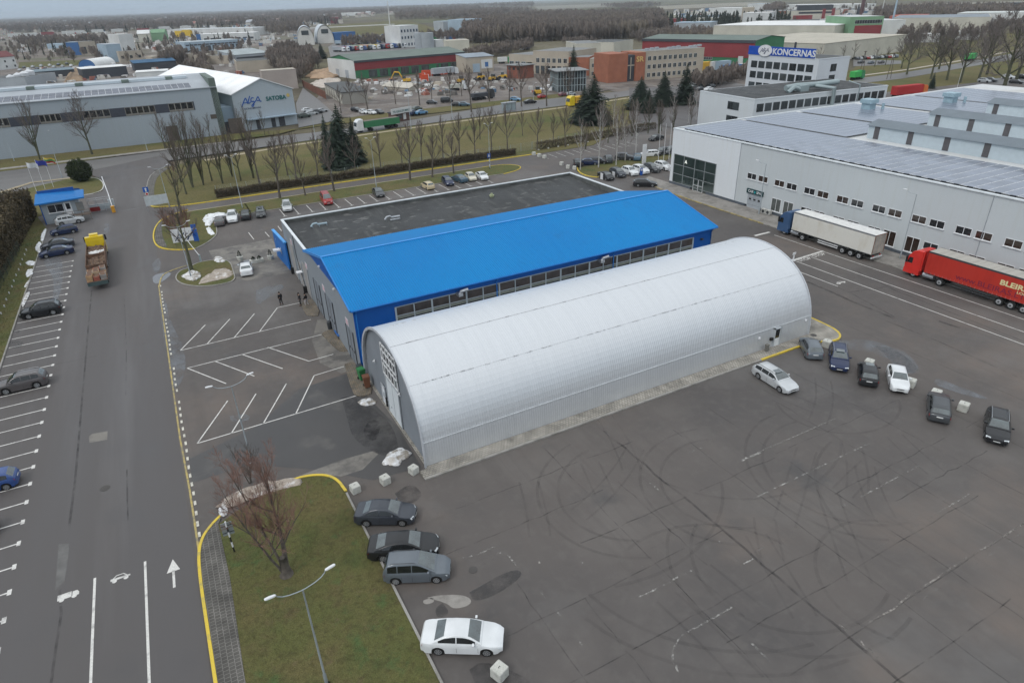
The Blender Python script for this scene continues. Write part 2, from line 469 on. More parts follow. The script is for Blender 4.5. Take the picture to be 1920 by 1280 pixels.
# the site's asphalt
sheet('car_park_ground', [(-40, -30), (330, -30), (330, 150), (-20, 182), (-60, 182), (-60, -30)], 0, asph)
XY = lambda *p: [Vector((a, b, 0)) for a, b in p]
yl0, yl1 = P(297.5, 535), P(405, 1280)
road_poly = [(-21.2, -20), (yl1.x-.2, -20), (yl1.x-.2, yl1.y), (yl0.x-.2, yl0.y), (-3.2, 140), (-5.5, 150), (-5.5, 172), (-14, 172), (-14.5, 142), (-21, 140)]
sheet('road', road_poly, .006, asph_left)
# far street: runs along the row of trees
fs_near = PX((0, 366), (160, 328), (300, 304), (520, 272), (720, 243), (955, 211), (1075, 196), (1180, 180))
fs_far = PX((1180, 170), (1070, 181), (955, 194), (780, 224), (640, 243), (520, 256), (310, 283), (0, 322))
sheet('street', [(-90, 172)]+[(p.x, p.y) for p in fs_near]+[(p.x, p.y) for p in fs_far]+[(-90, 200)], .012, asph_far)
jn = PX((300, 292), (160, 322), (205, 345), (196, 392), (285, 388), (275, 350), (290, 320), (330, 312))
sheet('street_junction', [(p.x, p.y) for p in jn], .018, asph_left)
# green verges
def green(pts, z=.09, m=None, name='grass'):
    pts = [(p[0], p[1]) for p in pts]
    return MB().prism(pts, 0, z).build(name, m or grass_m, kind='structure')
green([(p.x, p.y) for p in PX((0, 300), (300, 268), (430, 252), (560, 242), (522, 252), (310, 280), (150, 303), (0, 322))], .08, grass_far)
pav_far = smooth_path(PX((0, 318), (150, 300), (310, 281), (435, 266)), 1)
wall_strip(MB(), pav_far, 2.2, 0, .14).build('pavement', conc_m, kind='structure')
# ------------------------------------------------------------------ site ground: verges, kerbs, paint
kerb_m = layered('kerb_stone', (.30, .29, .27), [((.18, .17, .15), .8, .45, .65, .8, 0)], rough=.85, grain=(20, .08), bump=.2)
def kerb(pts, m=None, w=.16, h=.13, name='kerb'):
    return fix(wall_strip(MB(), pts, w, 0, h).build(name, m or kerb_m, kind='structure'))

# left strip of grass with its kerb
green([(-34, -20), (-21.2, -20), (-21.2, 140), (-23.5, 150), (-34, 150)])
kerb([(-21.1, -20), (-21.1, 139)])
# large lawn in the foreground with its paver path
lawn_r = PX((575, 893), (610, 891), (633, 900), (649, 922)); lr0 = P(650, 925); lr1 = P(828, 1280)
d = (lr1-lr0); lr2 = lr1+d*.5
lawn_top = PX((410, 984), (440, 962), (500, 925), (545, 902))
path_in = PX((432, 1085), (461, 1280)); pdir = path_in[1]-path_in[0]; path_in2 = path_in[1]+pdir*.6
green([(p.x, p.y) for p in lawn_top+lawn_r+[lr0, lr1, lr2, Vector((path_in2.x, lr2.y, 0)), path_in2, path_in[1], path_in[0]]])
kerb(smooth_path([*PX((545, 902), (575, 893), (610, 891), (633, 900), (649, 922))], 2), yellow_p, .22, .15)
kerb([lr0, lr0.lerp(lr1, .5), lr1, lr2])
path_out = PX((414, 968), (398, 984), (382, 1005), (373, 1032), (375, 1080), (390, 1180), (405, 1280)); po = path_out+[path_out[-1]+(path_out[-1]-path_out[-2])*1.6]
MB().prism([(p.x+.1, p.y) for p in smooth_path(po, 2)]+[(path_in2.x, path_in2.y), (path_in[1].x, path_in[1].y), (path_in[0].x, path_in[0].y), (lawn_top[0].x, lawn_top[0].y)], 0, .11).build('pavement', pave_dark, kind='structure')
kerb(smooth_path(po, 2), yellow_p, .20, .15)
# island with the sign, island with the snow heaps
isl1 = PX((306, 413), (292, 424), (287, 440), (290, 458), (303, 467), (335, 470), (362, 467), (385, 457), (402, 445), (407, 434), (400, 418), (384, 408), (400, 398))
isl1_poly = smooth_path([*isl1[:10]]+[P(405, 418), P(398, 400)], 2)
green([(p.x, p.y) for p in isl1_poly]+[(12.6, 128.4), (12.6, 136.5), (1.5, 136.5)])
kerb(smooth_path(PX((352, 394), (310, 408), (294, 421), (287, 440), (290, 458), (303, 467), (335, 470), (366, 467)), 2), yellow_p, .20, .16)
kerb(smooth_path(PX((366, 467), (385, 458), (402, 446), (408, 436), (404, 420), (397, 408)), 2))
MB().prism([(p.x, p.y) for p in smooth_path(PX((305, 414), (295, 423), (290, 440), (292, 456), (302, 463), (315, 465), (308, 452), (304, 440), (304, 426)), 1)], 0, .11).build('pavement', pave_dark, kind='structure')
isl2 = smooth_path(PX((352, 504), (338, 508), (329, 519), (333, 529), (352, 536), (385, 538), (420, 533), (442, 526), (438, 510), (432, 490), (410, 487), (372, 492), (352, 504)), 2)
green([(p.x, p.y) for p in isl2[:-1]])
kerb(isl2)
kerb(smooth_path(PX((354, 497), (330, 504), (308, 513), (301, 523), (299, 535)), 2), yellow_worn, .2, .05)
# north lawn between bays and service road, then the park with the trees
green([(12.4, 128.7), (60.5, 128.7), (66, 128.2), (71, 130), (73, 133), (70.5, 136.6), (12.4, 136.6)])
kerb([(12.4, 128.65), (60.5, 128.65), (66, 128.1)]); kerb(smooth_path([(66, 128.1), (71, 129.6), (73.2, 133), (70.5, 136.7), (65, 136.7)], 2), yellow_p)
kerb([(1.5, 136.65), (65, 136.7)], mat('pale_kerb', (.45, .40, .28), .8))
park = PX((285, 383), (277, 370), (275, 345), (285, 325), (310, 314))
pk = [(-3.5, 143.5)]+[(p.x, p.y) for p in smooth_path(park, 1)]
pk += [(p.x, p.y-1.2) for p in fs_near[3:]]+[(150, 178), (100, 142.6), (83, 142.1), (2.5, 142.1)]
green(pk, .085, grass_far)
kerb(smooth_path([P(279, 384), P(290, 390), (2.6, 142.0), (10, 142.0)], 2)[:-1]+[(10, 142), (83, 142.1)], yellow_p, .28, .16)
kerb([(p.x, p.y) for p in smooth_path(park, 1)])
MB().prism([(p.x, p.y) for p in smooth_path(PX((281, 384), (277, 368), (275, 348), (284, 327), (305, 316), (318, 316), (296, 330), (289, 350), (289, 368), (292, 386)), 1)], 0, .12).build('pavement', pave_dark, kind='structure')
fp = [(p.x, p.y-4.2) for p in fs_near[3:]]
strip_mb(MB(), [(fp[0][0]-20, fp[0][1]-6)]+fp, 1.8, .10).build('footpath', mat('sand_path', (.34, .29, .20), .9, bump=.2), kind='structure')
# lawn by the flagpoles
gl = PX((0, 375), (60, 352), (150, 331), (185, 334), (194, 344), (192, 358), (178, 363), (150, 366), (90, 400), (62, 410), (0, 420))
green([(p.x, p.y) for p in gl], .09, grass_far)
kerb(smooth_path(PX((150, 333), (183, 334), (195, 344), (193, 357), (178, 363), (152, 367)), 2), mat('white_kerb', (.55, .55, .53), .7))
strip_mb(MB(), PX((0, 362), (60, 343), (138, 334)), 1.3, .11).build('footpath', MATS['sand_path'], kind='structure')
# showroom island with birches
bi = PX((1082, 322), (1100, 331), (1128, 334), (1148, 327), (1170, 318), (1215, 310), (1258, 300), (1258, 285), (1225, 288), (1160, 301), (1105, 312), (1086, 314))
green([(p.x, p.y) for p in smooth_path(bi, 1)], .1)
kerb(smooth_path(PX((1082, 313), (1084, 323), (1100, 331), (1128, 334), (1150, 326)), 2), yellow_p, .22, .16)
# pavements round the buildings
MB().prism([(12.4, 39.9), (58.2, 39.9), (59.5, 38.9), (60.8, 38.8), (62, 39.8), (62.5, 42), (62.5, 59), (13.1, 59), (13.1, 41.0), (12.4, 41.0)], 0, .12).build('pavement', pave_pale, kind='structure')
kerb([(12.4, 39.85), (50, 39.85)], None, .22, .14)
kerb(smooth_path([(50, 39.85), (57.8, 39.85), (59.5, 38.85), (60.9, 38.75), (62.1, 39.8), (62.55, 42), (62.5, 59)], 2), yellow_p, .22, .15)
MB().prism([(85.3, -10), (90.4, -10), (90.4, 108), (87, 106), (85.6, 99), (85.3, 84)], 0, .12).build('pavement', conc_m, kind='structure')
kerb([(85.2, -10), (85.2, 72)]); kerb([(85.2, 72), (85.3, 90), (85.7, 99), (87.3, 106)], yellow_worn, .2, .15)
for q in (((646, 684), (663, 677), (683, 703), (703, 737), (672, 746), (660, 735)), ((603, 627), (609, 622), (627, 617), (662, 657), (640, 660), (628, 653)), ((565, 571), (571, 566), (590, 560), (602, 592), (580, 594), (572, 588))):
    pp = smooth_path(PX(*q)+[P(*q[0])], 1)[:-1]
    MB().prism([(min(p.x, 13.1), p.y) for p in pp], 0, .1).build('pavement', pave_warm, kind='structure')
sheet('entrance_apron', [(6.6, 93.2), (13.1, 93.2), (13.1, 110.6), (3.2, 110.2), (3.6, 97)], .006, worn_conc)
# patches of older and newer surfacing
PZ = [.0070]
for nm, q, m in (('asphalt_patch', ((595, 600), (628, 590), (655, 640), (670, 690), (640, 700), (600, 680), (585, 640)), worn_conc),
                 ('asphalt_patch', ((560, 730), (650, 700), (690, 745), (745, 800), (790, 875), (700, 900), (590, 880), (470, 870), (360, 905), (355, 860), (480, 800)), asph_dark),
                 ('asphalt_patch', ((716, 929), (760, 905), (800, 903), (845, 962), (780, 985), (720, 950)), asph),
                 ('concrete_patch', ((552, 895), (640, 862), (700, 845), (710, 850), (680, 880), (640, 893), (600, 888)), worn_conc),
                 ('asphalt_patch', ((104, 1100), (110, 1020), (130, 1019), (128, 1045), (121, 1090), (103, 1106)), conc_m),
                 ('asphalt_patch', ((167, 818), (173, 813), (202, 808), (201, 824), (168, 830)), worn_conc)):
    PZ[0] += .0006
    sheet(nm, [(p.x, p.y) for p in PX(*q)], PZ[0], m if nm != 'asphalt_patch' or m is not conc_m else mat('grey_patch', (.135, .132, .128), .8, var=.2))
def blob(q, z, m, name, k=1.0, seed=1, it=2):
    p = smooth_path(PX(*q)+[P(*q[0])], it)[:-1]
    return sheet(name, [(a.x, a.y) for a in p], z, m)
for i, q in enumerate([((800, 1120), (823, 1115), (866, 1114), (885, 1123), (880, 1135), (850, 1142), (838, 1130)), ((794, 1125), (810, 1119), (816, 1127), (802, 1133), (793, 1130)),
                       ((1010, 1052), (1012, 1052), (1014, 1056), (1009, 1056))]):
    blob(q, .011, conc_m, 'concrete_patch')
# damp patches (sky sheen painted into the pale ones) and puddles
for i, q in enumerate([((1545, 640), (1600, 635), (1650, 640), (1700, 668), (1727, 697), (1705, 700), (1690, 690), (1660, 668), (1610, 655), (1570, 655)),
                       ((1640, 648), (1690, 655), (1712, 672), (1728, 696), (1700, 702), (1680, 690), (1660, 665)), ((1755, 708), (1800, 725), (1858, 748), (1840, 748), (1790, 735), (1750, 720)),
                       
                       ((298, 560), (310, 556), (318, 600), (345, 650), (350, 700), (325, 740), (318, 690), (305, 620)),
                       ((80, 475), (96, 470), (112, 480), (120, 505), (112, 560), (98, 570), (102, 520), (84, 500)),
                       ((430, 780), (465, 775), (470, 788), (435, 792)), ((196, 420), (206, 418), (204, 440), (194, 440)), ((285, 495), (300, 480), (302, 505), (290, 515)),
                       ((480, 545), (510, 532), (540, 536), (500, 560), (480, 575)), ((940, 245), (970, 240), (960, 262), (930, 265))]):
    blob(q, .013, damp_sheen_m, 'damp_and_sheen_patch')
for q in [((286, 520), (292, 514), (318, 510), (322, 515), (300, 532), (287, 531)), ((384, 515), (392, 505), (402, 500), (398, 522), (388, 524)), ((452, 490), (470, 486), (478, 491), (462, 500), (440, 498))]:
    blob(q, .016, puddle_m, 'puddle')
for q in [((640, 745), (662, 742), (700, 765), (740, 800), (750, 860), (700, 850), (660, 820), (650, 780)), ((690, 790), (712, 785), (712, 812), (700, 830), (678, 812)),
          ((880, 1110), (960, 1065), (985, 1075), (940, 1110), (890, 1130)), ((880, 1255), (900, 1240), (930, 1245), (1000, 1275), (990, 1300), (900, 1300)),
          ((740, 925), (770, 905), (795, 925), (775, 945), (750, 940)), ((830, 1130), (845, 1150), (820, 1160), (815, 1140)), ((18, 640), (45, 638), (40, 652), (15, 652)), ((20, 620), (40, 618), (35, 626))]:
    blob(q, .014, wetdark_m, 'damp_and_sheen_patch')
# ------------------------------------------------------------------ painted lines
wp, yp = MB(), MB()
for k in range(-3, 48):
    Y = 94.24+2.548*(9-k)
    if 8 < Y < 119: strip_mb(wp, [(-20.9, Y-.02), (-16.0, Y)], .13, .012); wp.quad((-16.12, Y-.27, .0125), (-15.86, Y-.27, .0125), (-15.86, Y+.27, .0125), (-16.12, Y+.27, .0125))
for q in [((338, 657), (583, 599)), ((338, 657), (385, 609)), ((389, 644), (431, 598)), ((439, 633), (477, 588)), ((487, 621), (520, 577)), ((520, 577), (565, 567)),
          ((351, 690), (604, 627)), ((351, 690), (424, 719)), ((403, 677), (477, 705)), ((453, 664), (530, 691)), ((502, 651), (579, 677)), ((579, 677), (625, 664)),
          ((370, 831), (667, 742)), ((370, 831), (427, 751)), ((434, 812), (480, 738)), ((493, 795), (537, 719)), ((554, 777), (589, 704)), ((589, 704), (645, 687))]:
    strip_mb(wp, PX(*q), .12, .0145)
for k in range(18):
    X = 17.65+2.53*k
    strip_mb(wp, [(X, 123), (X, 128.3)], .12, .012)
    wp.quad((X-.35, 122.85, .012), (X+.35, 122.85, .012), (X+.35, 123.0, .012), (X-.35, 123.0, .012))
for q in [((466, 436), (476, 449)), ((497, 435), (505, 444)), ((521, 424), (528, 433))]: strip_mb(wp, PX(*q), .12, .012)
for k in range(12):
    X = 82.6+2.45*k; strip_mb(wp, [(X-.3, 135.6), (X, 140.6)], .12, .012)
for k in range(6):
    X = 86.0+2.75*k; strip_mb(wp, [(X, 112.2), (X+.2, 116.5)], .14, .012)
# lanes beside the long building
for X, a, b in ((76.0, 57.7, -10), (79.1, 57.6, -10), (82.4, 67.2, -10), (73.15, 54.5, 48.5)): strip_mb(wp, [(X, a), (X, b)], .13, .012)
strip_mb(wp, [(75.7, 58.0), (82.6, 58.3)], .38, .0135); strip_mb(wp, [(79.6, 68.6), (82.9, 68.6)], .45, .0135)
# road lanes, arrow, car and lorry pictograms
strip_mb(wp, PX((272, 1052), (280, 1280)), .16, .014); strip_mb(wp, PX((178, 1083), (170, 1280)), .16, .014)
e1 = P(280, 1280); strip_mb(wp, [e1, e1+Vector((0, -12, 0))], .16, .014); e1 = P(170, 1280); strip_mb(wp, [e1, e1+Vector((0, -12, 0))], .16, .014)
a0 = P(327, 1101); a1 = P(324, 1048)
strip_mb(wp, [a0, a0.lerp(a1, .58)], .16, .014)
am = a0.lerp(a1, .56); wp.poly([(am.x-.42, am.y, .014), (am.x+.42, am.y, .014), (a1.x, a1.y, .014)])
def picto(q, L, lorry):
    c = P(*q); c.z = .014; y0 = c.y; x0 = c.x
    if lorry:
        wp.poly([(x0-L/2, y0-.1, .014), (x0+L*.15, y0-.1, .014), (x0+L*.15, y0+.42, .014), (x0-L/2, y0+.42, .014)])
        wp.poly([(x0+L*.19, y0-.1, .014), (x0+L/2, y0-.1, .014), (x0+L/2, y0+.15, .014), (x0+L*.4, y0+.36, .014), (x0+L*.19, y0+.36, .014)])
    else:
        wp.poly([(x0-L/2, y0-.06, .014), (x0+L/2, y0-.06, .014), (x0+L/2, y0+.1, .014), (x0-L/2, y0+.16, .014)])
        strip_mb(wp, [(x0-L*.36, y0+.14), (x0-L*.2, y0+.36), (x0+L*.15, y0+.36), (x0+L*.32, y0+.12)], .07, .0142)
    for s in (-.3, .28): wp.poly([(x0+L*s+.16*math.cos(t*math.pi/4), y0-.14+.16*math.sin(t*math.pi/4), .0143) for t in range(8)])
picto((128, 1118), 1.25, True); picto((226, 1083), 1.2, False); picto((1577, 530), 1.6, False)
wp.build('road_marking', white_p, kind='structure')
# the low yellow edge line with its row of white dashes
ye = [yl0, P(337.5, 820), P(356, 920), P(368, 1000), P(374, 1040)]
strip_mb(yp, ye, .15, .016); yp.build('road_edge_line', yellow_worn, kind='structure')
wd = MB(); L = (ye[-1]-yl0).length; n = int(L/1.28)
for k in range(n):
    c = yl0.lerp(ye[-1], (k+.3)/n); c.x += .22+.03*math.sin(k)
    if random.random() < .9: wd.box(c.x-.09, c.x+.09, c.y-.24-random.random()*.1, c.y+.26, .005, .035)
wd.build('white_dash', mat('dash_paint', (.55, .53, .46), .8, var=.3, scale=3), kind='structure')
# faded bay lines on the big lot
fa, gh = MB(), MB()
for Y, a, b in ((28.95, 36, 47.5), (25.1, 33.3, 47.6), (21.2, 40.4, 47.5), (17.3, 43.9, 47.6)): strip_mb(fa, [(a, Y), (b, Y+.05)], .12, .012)
for Y, a, b in ((32.1, 38.6, 50.4), (29, 48, 57), (37.2, 50, 53.5), (33.5, 46, 56), (25, 20, 33), (21.2, 26, 40), (17.3, 30, 43), (13.2, 30, 52)): strip_mb(gh, [(a, Y), (b, Y)], .14, .012)
z7 = lambda a, b: (780+a/2.667, 800+b/2.667)
for l in [[(460, 640), (510, 702)], [(605, 795), (648, 855)], [(935, 70), (955, 88)], [(1170, 280), (1220, 322)], [(815, 655), (832, 682)], [(1675, 1078), (1770, 1172)], [(1640, 685), (1690, 655)], [(370, 640), (425, 628)],
          [(1283, 1185), (1282, 1110), (1330, 1040), (1450, 975), (1580, 900)], [(1078, 853), (1140, 843), (1310, 750), (1380, 718)], [(700, 915), (725, 945)], [(820, 1070), (832, 1098)], [(1130, 700), (1136, 697)],
          [(1240, 348), (1250, 346)], [(1300, 1190), (1308, 1225)], [(235, 655), (300, 640), (400, 597)], [(460, 1030), (490, 1024)], [(1360, 130), (1430, 105)], [(1515, 570), (1530, 590)], [(1620, 175), (1725, 128)]]:
    strip_mb(fa, [P(*z7(*q)) for q in l], .13, .0125)
fa.build('faded_marking', faint_p, kind='structure'); gh.build('faded_marking', very_faint, kind='structure')
# sealed slab joints of the lot
ck, cl = MB(), MB()
rr = random.Random(3)
def wob(a, b, n=14, amp=.10):
    a, b = Vector((*a, 0)), Vector((*b, 0)); L = []
    for k in range(n+1):
        p = a.lerp(b, k/n); L.append(Vector((p.x+rr.uniform(-amp, amp), p.y+rr.uniform(-amp, amp), 0)))
    return L
for X, a, b in ((13.8, 14, 27), (17.0, 23.7, 10), (22.8, 39, 5), (25.7, 32, 22), (34.0, 36, 5), (39.1, 37, 8), (45.2, 34, 6), (50.9, 37, 6), (57.0, 40, 5), (64.5, 70, 0)): strip_mb(ck, wob((X, a), (X, b)), .07, .0105)
strip_mb(ck, wob((28.75, 38), (29.1, 5), 24, .1), .20, .0115)
for Y, a, b in ((35.5, 13.2, 30), (31.6, 10.8, 24), (27.8, 19.5, 39), (28.05, 39, 55), (23.8, 10.8, 29), (22.4, 39, 58), (19.3, 13, 34), (16.9, 22, 48), (13.7, 24, 60), (19.65, 42, 54), (10.5, 14, 40)): strip_mb(ck, wob((a, Y), (b, Y)), .075, .0108)
for q in [[(1520, 515), (1600, 552), (1677, 594)], [(1600, 505), (1680, 545), (1920, 640)], [(1590, 548), (1650, 540), (1665, 537)], [(1660, 601), (1760, 640), (1920, 712)]]:
    strip_mb(ck, PX(*q), .14, .011)
for q in [[(1513, 528), (1560, 548), (1600, 566), (1677, 597)], [(1760, 602), (1800, 615)]]: strip_mb(ck, PX(*q), .42, .0118)
strip_mb(cl, wob((29.25, 14.5), (29.3, 12)), .12, .0122); strip_mb(cl, wob((31, 13.7), (60, 13.8)), .12, .0124)
# road seams
for q, w in [(([(172, 545), (165, 620), (160, 680), (153, 760), (148, 820), (141, 900), (130, 985)]), .18), (([(112, 1105), (115, 1150), (104, 1220), (96, 1280)]), .16), (([(238, 880), (239, 950), (240, 975)]), .12), (([(233, 560), (237, 650), (236, 740)]), .06), ([(105, 683), (160, 672), (200, 662)], .06)]:
    strip_mb(ck, PX(*q), w, .0130)
ck.build('asphalt_joint', crack_m, kind='structure'); cl.build('asphalt_joint', crack_l, kind='structure')
# turning tyre tracks
ty = MB()
for cx, cy, r0, a, b in ((26.5, 30.8, 7.2, 100, 245), (26.5, 30.8, 5.6, 95, 240), (33.6, 27.6, 5.2, 60, 250), (33.6, 27.6, 6.8, 70, 235), (43, 24, 6.5, 80, 260), (43.5, 24, 8.2, 90, 240), (31, 20, 6, 120, 300), (31, 20, 7.6, 130, 290), (50, 31, 5, 150, 330), (24, 18, 8, 20, 110), (38, 33, 9, 200, 320), (46, 18, 9, 100, 200), (36, 15, 5, 40, 220), (23, 33, 10, 250, 330), (30, 26, 12, 190, 260), (30, 26, 13.5, 195, 262)):
    for off in (0,):
        pts = [(cx+(r0+.004*t)*math.cos(R(t)), cy+(r0)*math.sin(R(t))) for t in range(a, b, 6)]
        strip_mb(ty, pts, .24, .0095+rr.random()*.0006)
for k in range(16):
    x0 = rr.uniform(16, 48); y0 = rr.uniform(12, 36); a = rr.uniform(-.5, .5)+(1.35 if rr.random() < .6 else .1); ln = rr.uniform(5, 12); cv = rr.uniform(-.05, .05)
    for off in (-.75, .75):
        pts = []; x, y, t = x0-math.sin(a)*off, y0+math.cos(a)*off, a
        for s in range(int(ln)): pts.append((x, y)); x += math.cos(t); y += math.sin(t); t += cv
        strip_mb(ty, pts, .18, .0088+k*.00003)
ty.build('tyre_track', tyre_m, kind='structure')
for q, r in (((197, 915), .38), ((887, 1068), .3), ((1525, 630), .35), ((750, 705+350), .01)):
    c = P(*q); MB().cyl((c.x, c.y, .12 if q[0] == 1525 else .012), r, .012, 20).build('manhole_cover', mat('cast_iron', (.075, .07, .066), .7, bump=.5, bscale=30), kind='structure')
for q in ((1508, 486), (1535, 478)):
    c = P(*q); o = text('STOP', 1.0, white_p, None, (c.x, c.y-.4, .016), (0, 0, 0), name='road_lettering', ext=.001, xs=1.0, bold=.01); o['kind'] = 'structure'

# ------------------------------------------------------------------ snow heaps
snow_m = layered('old_snow', (.66, .67, .68), [((.22, .19, .15), 1.6, .47, .60, .9, 0), ((.45, .42, .38), .7, .5, .62, .8, 0)], rough=.7, bump=.8, bscale=8, grain=(12, .1))
snow_c = layered('clean_snow', (.74, .76, .78), [((.42, .40, .37), 1.6, .50, .66, .9, 0)], rough=.7, bump=.6, bscale=8, grain=(12, .05))
snow_d = layered('dirty_snow', (.36, .31, .26), [((.62, .60, .58), 1.1, .54, .64, .9, 0), ((.2, .17, .14), 1.5, .5, .62, .7, 0)], rough=.8, bump=.8, bscale=8, grain=(12, .1))
def snow(q, h, m, label, base=.0, group=None, name='snow_heap'):
    out = smooth_path(PX(*q)+[P(*q[0])], 2)[:-1]; cx = sum(p.x for p in out)/len(out); cy = sum(p.y for p in out)/len(out)
    rings = []
    for k, (f, g) in enumerate(((1, 0), (.96, .35), (.86, .6), (.68, .82), (.42, .95), (.15, 1))):
        rg = []
        for j, p in enumerate(out):
            fx = f*(1+.26*noise.noise(Vector((p.x*1.4, p.y*1.4, k*.25)))+.14*noise.noise(Vector((p.x*4, p.y*4, 1))))
            x, y = cx+(p.x-cx)*fx, cy+(p.y-cy)*fx
            rg.append((x-cx, y-cy, g*h*.55*(.75+.9*noise.noise(Vector((x*1.6, y*1.6, 3))))+(.0 if k else -.02)))
        rings.append(rg)
    return MB().loft(rings).build(name, m, loc=(cx, cy, base), smooth=True, label=label, cat='snow heap', group=group or 'patches of old snow')
snow(((758-20, 845), (752, 838), (771, 850), (762, 862), (745, 874), (722, 873), (716, 868), (728, 850)), .5, snow_m, 'ragged melting snow patch beside the near corner of the arched hangar')
snow(((670, 754), (683, 746), (700, 747), (706, 754), (697, 761), (680, 762)), .4, snow_m, 'small oval snow heap below the green and brown bins')
snow(((405, 950), (425, 930), (460, 915), (500, 902), (540, 898), (572, 902), (570, 910), (520, 920), (480, 935), (440, 950), (420, 955), (400, 952)), .3, snow_d, 'long dirty snow ridge along the top edge of the foreground lawn', .08)
snow(((410, 955), (418, 948), (430, 956), (426, 968), (418, 972), (412, 968)), .5, snow_c, 'small white snow lump at the tip of the paver path', .08)
snow(((341, 519), (348, 512), (360, 508), (372, 511), (379, 519), (372, 526), (356, 529)), .7, snow_m, 'whitish round snow heap at the lamp post on the second island', .08)
snow(((385, 520), (400, 508), (425, 505), (440, 510), (436, 520), (415, 526), (395, 530), (378, 534), (372, 530)), .5, snow_d, 'grey dirt-covered snow heap on the second island beside the white saloon', .08)
snow(((401, 487), (406, 481), (420, 484), (425, 491), (412, 494), (402, 492)), .4, snow_m, 'snow heap at the far rim of the second island', .05)
snow(((380, 414), (386, 405), (400, 401), (424, 399), (423, 406), (404, 410), (398, 420), (392, 427), (384, 423)), .9, snow_c, 'bright snow bank at the corner beside the grey hatchback in the bays', .05)
snow(((386, 429), (392, 424), (399, 433), (405, 440), (398, 443), (390, 438)), .5, snow_c, 'smaller bright snow strip between the sign island and the first bay', .05)
for i, (q, h, lb) in enumerate([(((78, 440), (88, 425), (86, 445), (80, 455), (76, 452)), .4, 'thin snow strip on the left verge by the first dark blue car'), (((66, 466), (74, 452), (80, 462), (78, 474), (68, 474)), .6, 'white snow heap left of the dark blue cars at the kerb'),
                        (((48, 494), (54, 489), (66, 490), (66, 498), (54, 500)), .4, 'white snow heap on the verge where the empty bays begin'), (((50, 512), (52, 506), (63, 506), (62, 516), (52, 521), (48, 518)), .4, 'lower of the two small snow heaps above the empty bays'),
                        (((46, 537), (52, 527), (58, 525), (54, 534), (47, 541)), .15, 'flat grey snow remnant on the left verge above the black estate'), (((40, 572), (48, 550), (58, 546), (52, 562), (44, 578)), .15, 'thin icy strip on the kerb just above the black estate')]):
    snow(q, h, snow_c if h > .3 else snow_m, lb, .08)
# near lawn tufts
rng = np.random.default_rng(4)
def tufts(poly, n, hmin, hmax, name):
    P2 = np.array([(p[0], p[1]) for p in poly]); lo, hi = P2.min(0), P2.max(0)
    pts = rng.uniform(lo, hi, (n*2, 2)); ins = np.zeros(len(pts), bool); j = len(P2)-1
    for i in range(len(P2)):
        c = ((P2[i, 1] > pts[:, 1]) != (P2[j, 1] > pts[:, 1])) & (pts[:, 0] < (P2[j, 0]-P2[i, 0])*(pts[:, 1]-P2[i, 1])/(P2[j, 1]-P2[i, 1]+1e-9)+P2[i, 0]); ins ^= c; j = i
    pts = pts[ins][:n]; n = len(pts); a = rng.uniform(0, 6.28, n); h = rng.uniform(hmin, hmax, n); w = h*.5
    V = np.zeros((n, 3, 3)); V[:, 0, 0] = pts[:, 0]-np.cos(a)*w; V[:, 0, 1] = pts[:, 1]-np.sin(a)*w; V[:, 1, 0] = pts[:, 0]+np.cos(a)*w; V[:, 1, 1] = pts[:, 1]+np.sin(a)*w
    V[:, 2, 0] = pts[:, 0]+rng.uniform(-1, 1, n)*h; V[:, 2, 1] = pts[:, 1]+rng.uniform(-1, 1, n)*h; V[:, :2, 2] = .085; V[:, 2, 2] = .085+h
    return link(name, np_mesh(name, V.reshape(-1, 3), np.arange(n*3).reshape(-1, 3), grass_m), kind='stuff')
lawn_poly = lawn_top+lawn_r+[lr0, lr1, lr2, Vector((path_in2.x, lr2.y, 0)), path_in2, path_in[1], path_in[0]]
tufts(lawn_poly, 90000, .015, .045, 'lawn_grass')
tufts([Vector((-34, 20, 0)), Vector((-21.3, 20, 0)), Vector((-21.3, 140, 0)), Vector((-34, 140, 0))], 30000, .04, .12, 'verge_grass')
# ------------------------------------------------------------------ near buildings
glass_m = mat('window_glass', (.020, .022, .025), .08, var=.3, scale=.6, spec=.8)
glass_lt = mat('window_glass_light', (.10, .13, .13), .1, var=.4, scale=.5, spec=.8)
glass_brown = mat('brown_blind_glass', (.040, .026, .020), .12, var=.3, scale=.8, spec=.7)
whiteframe = mat('white_frame', (.72, .73, .74), .5)
greyframe = mat('grey_frame', (.42, .45, .47), .5)
roof_white = layered('white_membrane', (.56, .57, .57), [((.42, .41, .38), .12, .5, .7, .7, 0), ((.36, .34, .30), .6, .6, .75, .5, 0)], rough=.6, grain=(10, .03))
felt = layered('roof_felt', (.042, .044, .045), [((.085, .088, .086), (.9, .10, 1), .5, .66, .8, 0), ((.040, .042, .043), .12, .45, .6, .8, -.2), ((.15, .15, .145), (.5, .9, 1), .58, .66, .7, 0), ((.05, .07, .03), .16, .70, .76, .5, 0)], rough=.75, bump=.4, bscale=20, grain=(20, .1))
felt_flat = mat('roof_membrane_grey', (.28, .30, .31), .7, var=.12, scale=.4)
trim_w = mat('white_trim', (.66, .70, .72), .4)
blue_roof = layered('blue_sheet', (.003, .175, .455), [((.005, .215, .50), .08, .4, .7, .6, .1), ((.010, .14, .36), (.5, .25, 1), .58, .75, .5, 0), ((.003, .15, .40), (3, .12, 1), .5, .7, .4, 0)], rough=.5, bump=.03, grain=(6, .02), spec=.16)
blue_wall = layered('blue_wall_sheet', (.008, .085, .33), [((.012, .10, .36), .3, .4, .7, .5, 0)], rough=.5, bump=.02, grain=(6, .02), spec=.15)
blue_fascia = mat('blue_fascia', (.010, .15, .48), .45)
grey_wall = facade_mat('grey_render', (.235, .26, .285), .06, .06)
lightgrey_wall = facade_mat('light_grey_panels', (.53, .565, .58), .03, .04, .5)
